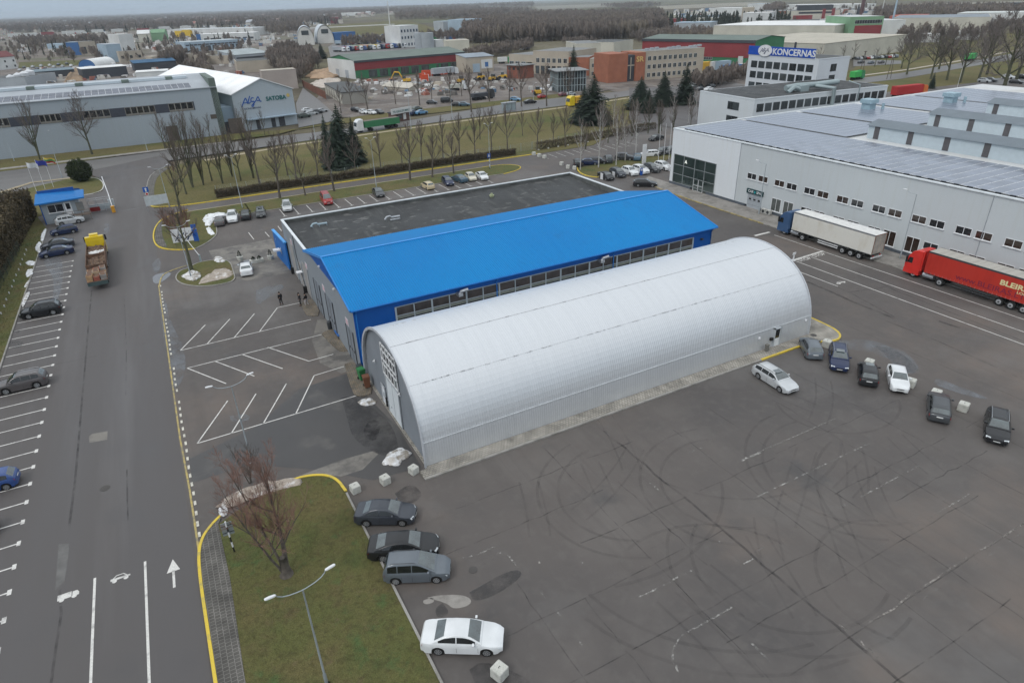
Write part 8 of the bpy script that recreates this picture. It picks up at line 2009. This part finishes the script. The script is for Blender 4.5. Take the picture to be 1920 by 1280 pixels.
# utility poles by the right road
for i, (x, y) in enumerate(((1614, 142), (1666, 148))):
    c = P(x, y); r = empty('utility_pole', (c.x, c.y, 0), 0, 'A-shaped timber pole %s the right road' % ('left beside' if i == 0 else 'farther right beside'), 'utility pole')
    for s in (-1, 1): MB().tube([(s*1.3, 0, 0), (s*.15, 0, 10)], .12, 5).build('leg', mat('pole_timber', (.10, .085, .07), .9), r)
    MB().box(-1, 1, -.05, .05, 9.6, 9.8).build('crossarm', MATS['pole_timber'], r)
c = P(1791, 178); MB().tube([(0, 0, 0), (0, 0, 11)], [.07, .04], 6).build('flagpole', bw_m[1], loc=(c.x, c.y, 0), label='bare white pole on the grass behind the solar roof', cat='flagpole')
# kiosk and bus shelter
A, B = P(755, 228), P(768, 225)
r, L, h = bld('small brown kiosk under a big white name board beside the street', P(743, 230), P(768, 225), 2.7, 3.5, W_('kiosk_brown', (.12, .07, .06)), w_dark, cat='kiosk', parapet=False, z=0)
MB().box(-2.4, L+.6, -.9, -.7, 2.7, 4.4).build('name_board', w_white, r); text('TE GRAUDUMAZ', .95, mat('kiosk_letters', (.06, .14, .14), .6), r, (L/2-1, -.92, 3.1), (R(90), 0, 0), ext=.01, bold=.02)
MB().box(L*.55, L*.75, -.12, -.02, .5, 2.3).build('door', w_white, r); MB().box(L*.1, L*.45, -.1, -.02, 1, 2.2).build('window', far_glass, r)
r, L, h = bld('glass bus shelter beside the street', P(945, 209), P(967, 206), 2.5, 1.4, W_('shelter_glass', (.30, .36, .38), rough=.2), w_grey, cat='bus shelter', parapet=False, z=0)
for k in range(4): MB().box(L*k/3-.04, L*k/3+.04, -.06, -.01, 0, 2.6).build('post', w_dark, r)
# brown fence, yard heaps
def heap(q, h, m, label, name='earth_heap', cat='heap'):
    o = snow(q, h, m, label, -.1, name=name); o['category'] = cat; del o['group']; return o
heap(((575, 145), (585, 135), (610, 130), (632, 131), (640, 140), (632, 146), (600, 150)), 4, layered('sand', (.42, .29, .19), [((.30, .22, .15), .2, .45, .6, .8, 0)], rough=.95, grain=(2, .06)), 'orange sand heap left of the red and green hall')
heap(((582, 157), (600, 148), (635, 145), (640, 155), (625, 163), (600, 165)), 2, layered('pale_sand', (.50, .45, .40), [((.38, .33, .28), .2, .45, .6, .8, 0)], rough=.95, grain=(2, .06)), 'pale gravel heap in front of the orange sand')
heap(((498, 112), (505, 100), (520, 103), (540, 112), (552, 122), (540, 124), (520, 120)), 5, W_('soil', (.22, .18, .14)), 'brown soil heap behind the barrel-roofed hall')
heap(((1195, 33), (1205, 24), (1225, 25), (1232, 35), (1215, 38)), 16, W_('soil2', (.30, .26, .22)), 'distant gravel mound beyond the wood')
heap(((120, 160), (128, 140), (140, 128), (152, 132), (160, 150), (150, 158), (135, 162)), 5, W_('straw', (.26, .18, .11), scale=.6), 'brown timber scrap heap behind the grey factory')
a, b = P(568, 162), P(612, 186); m = MB(); n = 26; r = empty('board_fence', (0, 0, -.1), 0, 'reddish brown board fence along the side street', 'fence')
for k in range(n): q, q2 = a.lerp(b, k/n), a.lerp(b, (k+.9)/n); wall_strip(MB(), [q, q2], .08, 0, 3.0+.1*(k % 2)).build('board', mat('fence_brown', (.17, .075, .05), .85, var=.2, objvar=.15), r)
r, L, h = bld('low open shed with pale posts beside the brown fence', P(611, 176), P(643, 196), 4.2, 10, W_('post_shed', (.30, .29, .26)), r_dark, cat='shed', parapet=False); windows(r, L, .3, 3.2, 7, 3, f=w_cream, panes=False)
r, L, h = bld('pale collapsed tarpaulin shelter in the materials yard', P(718, 166), P(768, 170), 1.0, 9, W_('tarp', (.46, .43, .37)), W_('tarp', (.46, .43, .37)), 'gable', 1.4, cat='shelter')
for i, (x, y) in enumerate(((700, 170), (655, 172), (690, 185), (780, 158), (800, 160), (735, 150), (820, 158), (645, 185), (765, 180), (905, 165))):
    c = P(x, y); q = rr.uniform(1.5, 3); MB().cbox((0, 0, -.2), (q*1.6, q, rr.uniform(.6, 1.4)), rr.uniform(0, 3), .8).cbox((q*.8, q*.7, -.2), (q, q*.8, rr.uniform(.4, 1.2)), rr.uniform(0, 3), .9).build('material_stack', (w_white, dirt_m, w_beige, w_grey)[i % 4], loc=(c.x, c.y, 0), label='stack of building material lying in the yard', cat='material stack', group='material stacks in the yard')
# red and white barriers
for i, (x, y, w) in enumerate(((792, 149, 3), (800, 143, 5), (812, 142, 5), (824, 140, 5), (836, 139, 5), (797, 152, 4))):
    c = P(x, y); o = MB().cbox((0, 0, 0), (w, 1.2, 3.0)).build('container', W_('signal_red', (.60, .09, .04)), loc=(c.x, c.y, -.1), label='red site container with white bands before the red and green hall', cat='container', group='red site containers', ); MB().box(w/2-.35, w/2+.02, -.62, .62, 0, 3.02).build('white_band', w_white, o)
# machines
def digger(px, py, col, label, kind='excavator', rz=0, s=1):
    c = P(px, py); r = empty('excavator' if kind == 'excavator' else 'wheel_loader', (c.x, c.y, -.1), rz, label, kind.replace('_', ' '), None, scale=s); m_ = W_('machine_yellow', (.60, .36, .04)) if col == 'y' else W_('machine_white', (.55, .55, .52))
    if kind == 'excavator':
        for s_ in (-1, 1): MB().box(-2, 2, s_*1.2-.3, s_*1.2+.3, 0, .9).build('track', w_dark, r)
        MB().box(-2.2, 1.4, -1.3, 1.3, 1.0, 2.2).build('body', m_, r); MB().box(.0, 1.5, .2, 1.3, 2.2, 3.3).build('cab', far_glass, r)
        MB().tube([(1.3, 0, 1.8), (3.2, 0, 5.0), (5.4, 0, 5.2)], .32, 4).tube([(5.4, 0, 5.2), (7.2, 0, 2.2)], .22, 4).build('boom', m_, r); MB().box(6.7, 7.6, -.6, .6, 1.2, 2.2).build('bucket', w_dark, r)
    else:
        for x in (-1.4, 1.4):
            for y in (-1.1, 1.1): MB().cyl((x, y-.25, .75), .75, .5, 12, axis='y').build('wheel', tyre, r)
        MB().box(-2.4, .6, -1.1, 1.1, .9, 2.0).build('body', m_, r); MB().box(-.8, .6, -.8, .8, 2.0, 3.2).build('cab', far_glass, r); MB().tube([(.6, 0, 1.6), (2.4, 0, .9)], .3, 4).build('arm', m_, r); MB().box(2.4, 3.4, -1.3, 1.3, .2, 1.1).build('bucket', w_dark, r)
digger(762, 156, 'y', 'yellow excavator with raised boom before the red and green hall', 'excavator', R(150))
for i, (x, y, rz_, lb) in enumerate(((865, 156, 40, 'yellow loader in the middle of the yard'), (900, 150, 200, 'yellow loader left of the brick house'), (925, 152, 20, 'yellow loader just left of the brick house'), (942, 148, 150, 'old yellow loader touching the brick house'), (998, 131, 90, 'yellow loader at the beige workshop gate'), (1008, 178, 70, 'orange loader behind the street trees by the pavilion'))): digger(x, y, 'y', lb, 'wheel_loader', R(rz_))
# ---- simple lorries and vans
LG = {}
def lorry(c, head, cab, box, label, group, L=13, H=3.9, z=-.1, cab_only=False, dump=False):
    k = (cab, box.name if box else None, L, H, cab_only, dump)
    if k not in LG:
        r = empty('parked_lorry', (0, 0, 0)); x1 = L/2+1.2
        pr = [(x1-2.2, .5), (x1, .5), (x1, 1.6), (x1-.25, 3.0), (x1-.9, 3.6), (x1-2.2, 3.7)]
        MB().loft([[(a, y, b) for a, b in pr] for y in (-1.22, 1.22)]).build('cab', PAINT[cab], r); MB().quad((x1+.02, -1.0, 1.75), (x1+.02, 1.0, 1.75), (x1-.2, 1.0, 2.85), (x1-.2, -1.0, 2.85)).build('windscreen', car_glass, r)
        if not cab_only:
            b = MB().box(-L/2-1.2, x1-2.6, -1.26, 1.26, 1.15, H); 
            b.build('box_body', box, r)
            if dump: MB().box(-L/2-1.15, x1-2.65, -1.1, 1.1, H-.05, H+.02).build('load', dirt_m, r)
        for x in (x1-1.4, -L/2, -L/2+1.3, -L/2+2.6, x1-4.8):
            MB().cyl((x, -1.2, .5), .5, 2.4, 12, axis='y').build('wheel', tyre, r)
        LG[k] = r
    else: r = copy_tree(LG[k])
    r.location = (c[0], c[1], z); r.rotation_euler = (0, 0, R(head)); r['label'] = label; r['category'] = 'lorry'
    if group: r['group'] = group
    return r
boxes = [w_white, w_grey, w_lblue, w_green, w_red, W_('tyellow', (.62, .45, .05)), W_('tbeige', (.50, .45, .36)), w_blue, w_dark, W_('torange', (.6, .25, .04))]
cabs = ['white', 'white', 'navy', 'red', 'white', 'blue', 'dgrey']
n = 0
for i in range(15):
    x = 636+8.2*i; c = P(x, 97-i*.55); b = boxes[(i*3+1) % 10]; lorry((c.x, c.y), -62, cabs[i % 7], b, 'lorry in the front row of the far lorry park', 'lorries in the far lorry park', 11)
for i in range(16):
    x = 640+13.5*i; 
    if 735 < x < 790: continue
    c = P(x, 84-i*.5); lorry((c.x, c.y), -50+(i % 3)*10, cabs[(i+2) % 7], boxes[(i*7+2) % 10], 'lorry in the rear rows of the far lorry park', 'lorries in the far lorry park', 11)
for i in range(11):
    x = 670+19*i
    c = P(x, 75-i*.4); lorry((c.x, c.y), 170+(i % 4)*20, cabs[(i+1) % 7], boxes[(i*5) % 10], 'lorry in the rear rows of the far lorry park', 'lorries in the far lorry park', 11)
for i, (x, y) in enumerate(((30, 70), (60, 69), (92, 67), (130, 65), (150, 64), (185, 62), (222, 61), (270, 60), (310, 56), (350, 55))):
    c = P(x, y); lorry((c.x, c.y), 4, cabs[i % 7], boxes[(0, 0, 4, 0, 0)[i % 5]], 'white or red trailer lorry in the long file at the far left', 'lorries in file along the far left road', 22, H=6.5)
def L1(px, py, head, cab, box, label, **k): c = P(px, py); return lorry((c.x, c.y), head, cab, box, label, None, **k)
L1(835, 141, 8, 'white', w_grey, 'grey trailer lorry with white cab parked before the red and green hall')
L1(708, 243, 188, 'white', w_green, 'white-cabbed tipper with a dark green body driving on the street', dump=True, L=12, H=3.0, z=0)
L1(860, 169, -8, 'white', W_('cementgrey', (.45, .45, .40)), 'pale dumper lorry in the materials yard', L=6, H=2.6)
L1(905, 186, 10, 'dgrey', w_dark, 'dark timber lorry by the street trees', L=8, H=2.5)
L1(1703, 181, -5, 'orange', W_('deepred', (.40, .03, .03)), 'dark red trailer lorry with an orange cab behind the annex', L=13)
L1(1606, 149, 5, 'green', W_('vivid_green', (.06, .42, .10)), 'bright green refuse lorry on the right road', L=5, H=3.4)
L1(1818, 114, 8, 'green', W_('vivid_green', (.06, .42, .10)), 'bright green lorry farther along the right road', L=7, H=3.4)
L1(946, 119, -20, 'green', w_white, 'green concrete mixer lorry left of the beige workshop', L=6, H=3.6)
L1(984, 94, 200, 'white', w_blue, 'blue lorry behind the beige workshops', L=8, H=3.4)
for i, (x, y) in enumerate(((363, 95), (376, 94), (391, 93), (398, 93), (421, 92))): c = P(x, y); lorry((c.x, c.y), -88, 'white' if i != 3 else 'yellow', w_white, 'lorry backed up to a dock of the loading hall', 'lorries at the loading docks', 7)
c = P(1080, 199); lorry((c.x, c.y), 185, 'yellow', W_('busyellow', (.62, .36, .03)), 'yellow box van half hidden by the big fir on the street', None, 5, 3.2, z=0)
# ---- far cars
def fc(px, py, kind, col, head, label, group, lod=2): c = P(px, py); car(kind, col, (c.x, c.y), head, label, group, lod=lod, z=.02)
G = 'cars parked by the white gable hall'
for i, a in enumerate(((571, 221, 'suv', 'greenish', 15), (585, 216, 'wagon', 'silver', 12), (577, 210, 'hatch', 'white', 10), (594, 214, 'suv', 'dgrey', 20), (603, 211, 'sedan', 'silver', 15))): fc(*a, '%s car parked beside the white gable hall' % ('dark green', 'silver', 'white', 'dark grey', 'last silver')[i], G)
G = 'cars parked along the street'
for i, a in enumerate(((683, 213, 'hatch', 'white', -70, 'white hatchback left in the row by the kiosk'), (697, 214, 'hatch', 'white', -70, 'white hatchback in the middle of the row by the kiosk'), (711, 213, 'sedan', 'dgrey', -75, 'dark car in the row by the kiosk'), (668, 209, 'wagon', 'black', -70, 'black car at the left end of the row by the kiosk'), (775, 215, 'suv', 'navy', 40, 'dark blue off-roader just right of the kiosk'), (790, 214, 'sedan', 'lblue', 10, 'pale blue saloon right of the kiosk'), (782, 208, 'suv', 'greenish', 30, 'dark off-roader behind the kiosk cars'),
        (810, 195, 'hatch', 'dgrey', -30, 'dark hatchback between the street trees'), (838, 192, 'van', 'black', -20, 'black van between the street trees'), (858, 199, 'hatch', 'black', -35, 'left of two dark hatchbacks at the kerb'), (871, 199, 'hatch', 'teal', -35, 'right of two dark hatchbacks at the kerb'), (967, 189, 'hatch', 'lblue', -50, 'pale blue hatchback above the bus shelter'), (994, 194, 'sedan', 'black', -5, 'black coupe beside the bus shelter'), (1017, 184, 'hatch', 'red', 10, 'bright red car near the glass pavilion'), (1056, 180, 'hatch', 'wine', 10, 'wine red car before the glass pavilion'), (1071, 179, 'hatch', 'silver', 10, 'silver car right of the wine red one'))):
    fc(*a[:5], a[5], G)
for i in range(12): fc(1604+6.6*i, 112-i*.35, ('sedan', 'hatch', 'suv')[i % 3], ('dgrey', 'silver', 'black', 'red', 'white', 'grey')[i % 6], 75, 'small car in the row before the green-roofed pavilion', 'cars before the green-roofed pavilion')
for i, (x, y) in enumerate(((1614, 119), (1633, 120), (1652, 119))): fc(x, y, 'hatch', ('dgrey', 'grey', 'brown')[i], 5, '%s of three cars below the pavilion row' % ('left', 'middle', 'right')[i], 'three cars below the pavilion row')
for i, (x, y, c_) in enumerate(((1845, 155, 'silver'), (1857, 154, 'dgrey'), (1905, 157, 'black'), (1890, 148, 'white'), (1915, 148, 'black'))): fc(x, y, 'suv' if i != 2 else 'wagon', c_, -80, '%s car in the small car park by the big bare tree' % ('silver', 'dark grey', 'black estate', 'white', 'far black')[i], 'cars by the big bare tree')
for i in range(9): fc(1296+5.5*i, 170-(i % 3)*5.5, ('sedan', 'hatch', 'suv')[i % 3], ('black', 'silver', 'white', 'dgrey')[i % 4], 10, 'small car parked behind the firs of the orange office', 'cars behind the orange office')
for i in range(13): fc(38+8*i, 133-i*.7-(i % 2)*4, ('sedan', 'hatch', 'suv')[i % 3], ('silver', 'dgrey', 'white', 'silver', 'navy')[i % 5], 80, 'small car in the row below the green meadow', 'cars below the green meadow')
for i in range(26): fc(648+8.6*i, 69-i*.30, ('sedan', 'hatch', 'suv')[i % 3], ('silver', 'white', 'dgrey', 'blue', 'red')[i % 5], 80, 'tiny car in the row at the airfield fence', 'cars at the airfield fence')

# ------------------------------------------------------------------ woods and distant town: too many to count
wood_m = layered('wood_twigs', (.205, .172, .150), [((.145, .125, .112), .02, .42, .6, .9, 0), ((.23, .20, .155), .013, .52, .66, .7, 0)], rough=1, grain=(.3, .1), bump=0, spec=.05)
wood_d = layered('wood_dark', (.050, .055, .042), [((.035, .042, .032), .02, .4, .6, .9, 0)], rough=1, grain=(.3, .1), bump=0, spec=.05)
rg_ = np.random.default_rng(21)
def sliver_tree(n, H=1.0, W=.36, t0=.18, conif=False):
    V = []
    for k in range(n):
        a = rg_.uniform(0, 6.283)
        if conif:
            z = rg_.uniform(.05, .95); r = W*(1-z); c, s = math.cos(a), math.sin(a); V += [(0, 0, z+.08), (c*r-s*.1, s*r+c*.1, z-.06), (c*r+s*.1, s*r-c*.1, z-.06)]
        else:
            z0 = rg_.uniform(t0, .6); z1 = min(1, z0+rg_.uniform(.18, .45)); r0 = W*rg_.uniform(0, .5); r1 = W*rg_.uniform(.35, 1.0)*math.sin(min(1, z1)*2.6+.35); c, s = math.cos(a), math.sin(a); w = .030
            V += [(c*r0, s*r0, z0), (c*r1-s*w, s*r1+c*w, z1), (c*r1+s*w, s*r1-c*w, z1+.03)]
    for k in range(2): a = k*1.6; V += [(.02*math.cos(a), .02*math.sin(a), 0), (-.02*math.cos(a), -.02*math.sin(a), 0), (0, 0, .6)]
    return np.array(V)
def wood(polys, n, hs, protoN, name, m, conif=False, wk=1.0, z=-.3, thing=None, pxd=False):
    T = [sliver_tree(protoN, conif=conif) for _ in range(6)]; pts = []
    for q in polys:
        q = [(p.x, p.y) for p in PX(*q)] if pxd is False else q
        a = np.array(q, float)
        if pxd:  # spread evenly over the ground as seen: sample corners in the picture so far bands stay dense
            lo, hi = a.min(0), a.max(0); s = rg_.uniform(lo, hi, (n//len(polys)*3, 2))
        else:
            lo, hi = a.min(0), a.max(0); s = rg_.uniform(lo, hi, (n//len(polys)*6, 2))
        ins = np.zeros(len(s), bool); j = len(a)-1
        for i in range(len(a)):
            c = ((a[i, 1] > s[:, 1]) != (a[j, 1] > s[:, 1])) & (s[:, 0] < (a[j, 0]-a[i, 0])*(s[:, 1]-a[i, 1])/(a[j, 1]-a[i, 1]+1e-9)+a[i, 0]); ins ^= c; j = i
        s = s[ins][:n//len(polys)]
        if pxd: s = np.array([P(x, y)[:2] for x, y in s])
        pts.append(s)
    pts = np.concatenate(pts); out = []
    for i, Tm in enumerate(T):
        sel = pts[i::6]; k = len(sel)
        if not k: continue
        h = rg_.uniform(*hs, k); a = rg_.uniform(0, 6.283, k); w = h*wk*rg_.uniform(.8, 1.3, k)
        X = Tm[None, :, 0]*w[:, None]; Y = Tm[None, :, 1]*w[:, None]; Z = Tm[None, :, 2]*h[:, None]
        c, s_ = np.cos(a)[:, None], np.sin(a)[:, None]
        V = np.stack([X*c-Y*s_+sel[:, :1], X*s_+Y*c+sel[:, 1:2], Z+z], 2).reshape(-1, 3); out.append(V)
    V = np.concatenate(out); return link(name, np_mesh(name, V, np.arange(len(V)).reshape(-1, 3), m), kind='stuff')
wood([((880, 82), (870, 62), (870, 45), (1000, 30), (1240, 28), (1250, 62), (1200, 72), (1080, 76), (960, 80))], 5200, (10, 16), 46, 'far_wood', wood_m, pxd=True)
wood([((1180, 75), (1250, 62), (1340, 66), (1350, 80), (1200, 80))], 350, (6, 10), 40, 'far_brush', wood_m, pxd=True)
wood([((0, 62), (0, 44), (300, 36), (640, 30), (640, 44), (420, 52), (200, 60))], 4600, (11, 18), 34, 'left_wood', wood_m, pxd=True)
wood([((0, 44), (0, 37), (300, 28), (640, 20), (900, 14), (900, 22), (640, 30), (300, 36))], 7000, (13, 20), 20, 'distant_wood', wood_m, pxd=True, wk=1.5)
wood([((0, 37), (0, 32.8), (640, 16.0), (1000, 6.5), (1000, 14), (640, 20))], 5200, (16, 26), 14, 'horizon_wood', wood_m, pxd=True, wk=2.6)
wood([((740, 38), (880, 36), (1000, 22), (900, 20), (760, 26))], 1500, (12, 18), 24, 'wood_behind_airfield', wood_m, pxd=True, wk=1.2)
wood([((1640, 46), (1640, 28), (1760, 20), (1930, 26), (1930, 36), (1760, 40))], 1300, (9, 15), 36, 'right_wood', wood_m, pxd=True)
wood([((1120, 14), (1200, 10), (1240, 12), (1180, 18)), ((1430, 25), (1460, 18), (1470, 24), (1440, 30))], 500, (12, 18), 24, 'far_copse', wood_m, pxd=True, wk=1.3)
wood([((500, 128), (520, 100), (545, 95), (590, 105), (600, 125), (570, 150), (555, 160))], 330, (7, 11), 70, 'brush_by_sheds', wood_m, pxd=True)
wood([((300, 118), (345, 108), (355, 122), (310, 128))], 60, (8, 12), 70, 'brush_left', wood_m, pxd=True)
wood([((340, 143), (350, 128), (395, 130), (400, 146))], 60, (5, 8), 70, 'brush_behind_factory', wood_m, pxd=True)
wood([((30, 84), (60, 78), (120, 80), (200, 76), (200, 84), (60, 92))], 160, (9, 13), 50, 'brush_left', wood_m, pxd=True)
wood([((870, 105), (960, 90), (1000, 86), (1000, 94), (900, 112))], 220, (5, 8), 60, 'brush_centre', wood_m, pxd=True)
wood([((1290, 160), (1400, 138), (1400, 150), (1320, 168))], 110, (4, 7), 80, 'brush_by_office', wood_m, pxd=True)
wood([((480, 62), (480, 50), (560, 48), (580, 60), (520, 68))], 260, (10, 15), 50, 'birches_by_sheds', wood_m, pxd=True)
wood([((0, 62), (0, 50), (640, 36), (640, 46), (200, 62)), ((1180, 48), (1480, 40), (1480, 52), (1300, 60))], 420, (11, 17), 60, 'conifer_belt', wood_d, conif=True, pxd=True, wk=.6)
wood([((1050, 80), (1100, 76), (1150, 84), (1080, 92))], 60, (4, 6), 50, 'brush_behind_works', wood_m, pxd=True)
# distant houses
m1, m2 = MB(), MB(); rn = random.Random(8)
for k in range(330):
    x = rn.uniform(0, 760); y0 = 33-(x/640)*17; y = y0+rn.uniform(3, 30)*(1 if x < 640 else .6)
    c = P(x, y); a = rn.uniform(0, 3.1); s = rn.uniform(.8, 1.6)
    m1.cbox((c.x, c.y, -.3), (11*s, 8*s, 5.5*s), a)
    co, si = math.cos(a), math.sin(a); f = lambda u, v, z: (c.x+u*co-v*si, c.y+u*si+v*co, z)
    A_, B_ = 5.8*s, 4.4*s; z0, z1 = 5.2*s-.1, 8.6*s
    m2.poly([f(-A_, -B_, z0), f(A_, -B_, z0), f(A_, 0, z1), f(-A_, 0, z1)]).poly([f(A_, B_, z0), f(-A_, B_, z0), f(-A_, 0, z1), f(A_, 0, z1)])
m1.build('distant_houses', W_('town_wall', (.50, .47, .42), scale=.01), kind='stuff'); m2.build('distant_house_roofs', layered('town_roof', (.26, .20, .18), [((.36, .38, .40), .012, .5, .56, 1, 0), ((.30, .10, .08), .02, .6, .64, 1, 0)], rough=.7, bump=0, grain=(.1, .05)), kind='stuff')
# fields near the horizon
for q, c_ in ((((1240, 28), (1500, 20), (1500, 24), (1240, 34)), (.17, .17, .11)), (((1230, 12), (1420, 4), (1480, 8), (1240, 18)), (.24, .22, .17)), (((1640, 24), (1930, 12), (1930, 22), (1640, 30)), (.17, .19, .13)), (((1700, 8), (1930, 2), (1930, 9), (1700, 14)), (.26, .24, .18)), (((1000, 12), (1200, 6), (1220, 10), (1010, 18)), (.20, .19, .15)), (((1290, 22), (1420, 16), (1420, 19), (1290, 26)), (.13, .15, .09))):
    sheet('field', [(p.x, p.y) for p in PX(*q)], -.1-.02*len(q)*c_[0], W_('field%d' % int(c_[0]*1000), c_, scale=.004, var=.2))

for q in (((0, 118), (0, 88), (300, 66), (480, 62), (480, 100), (440, 130), (200, 120)), ((640, 84), (880, 66), (880, 76), (640, 90))): wood([q], 230, (6, 11), 60, 'scattered_trees', wood_m, pxd=True)
wood([((0, 112), (0, 90), (300, 68), (480, 64), (470, 96), (250, 112))], 50, (7, 12), 60, 'scattered_conifers', wood_d, conif=True, pxd=True, wk=.5)
wood([((1400, 24), (1640, 12), (1640, 30), (1400, 50)), ((1640, 62), (1930, 50), (1930, 70), (1700, 85))], 260, (7, 12), 60, 'scattered_trees', wood_m, pxd=True)
sheet('district_ground', [(p.x, p.y) for p in PX((0, 150), (560, 118), (640, 76), (640, 48), (0, 62))], -.28, layered('district_soil', (.16, .135, .115), [((.23, .21, .19), .02, .5, .6, .9, 0), ((.11, .11, .065), .012, .5, .6, .9, 0), ((.09, .078, .068), .03, .55, .65, .8, 0)], rough=1, bump=0, grain=(.3, .08)))
clut = layered('clutter_paint', (.50, .49, .46), [((.10, .17, .26), .05, .55, .57, 1, 0), ((.28, .10, .07), .06, .57, .59, 1, 0), ((.12, .11, .10), .045, .56, .58, 1, 0), ((.7, .7, .7), .07, .56, .58, 1, 0)], rough=.7, bump=0, grain=(.1, .03))
m1 = MB()
for q, n_, s in (((0, 620, 42, 60), 260, 1.5), ((0, 560, 60, 98), 240, .8), ((640, 860, 150, 180), 90, .30), ((60, 470, 122, 160), 110, .45), ((880, 1080, 150, 176), 30, .3), ((1400, 1640, 22, 40), 70, 1.6), ((1240, 1400, 22, 42), 60, 1.5)):
    for k in range(n_):
        x, y = rn.uniform(q[0], q[1]), rn.uniform(q[2], q[3]); y -= (x/640*10 if q[2] < 50 and x < 640 else 0)
        c = P(x, y); m1.cbox((c.x, c.y, -.3), (rn.uniform(5, 12)*s, rn.uniform(3, 7)*s, rn.uniform(2, 5.5)*s), rn.uniform(0, 3), rn.choice((1, 1, .75)))
m1.build('yard_clutter', clut, kind='stuff')
# things that look alike are told apart by their place in the row
ORD = 'first second third fourth fifth sixth seventh eighth ninth tenth eleventh twelfth thirteenth fourteenth fifteenth sixteenth seventeenth eighteenth nineteenth twentieth'.split()
ORD += ['twenty-'+o for o in ORD[:9]]+['thirtieth']
same = {}
for o in bpy.data.objects:
    if not o.parent and 'label' in o: same.setdefault(o['label'], []).append(o)
for lab, os_ in same.items():
    if len(os_) < 2: continue
    def sx(o):
        d = Vector(o.location)-Vector((0, 0, CAM_H)); return R2.dot(d)/FWD.dot(d)
    os_.sort(key=sx)
    w = lab.split()
    for i, o in enumerate(os_):
        if i < len(ORD): o['label'] = ' '.join(w[:12])+', '+ORD[i]+' from left'
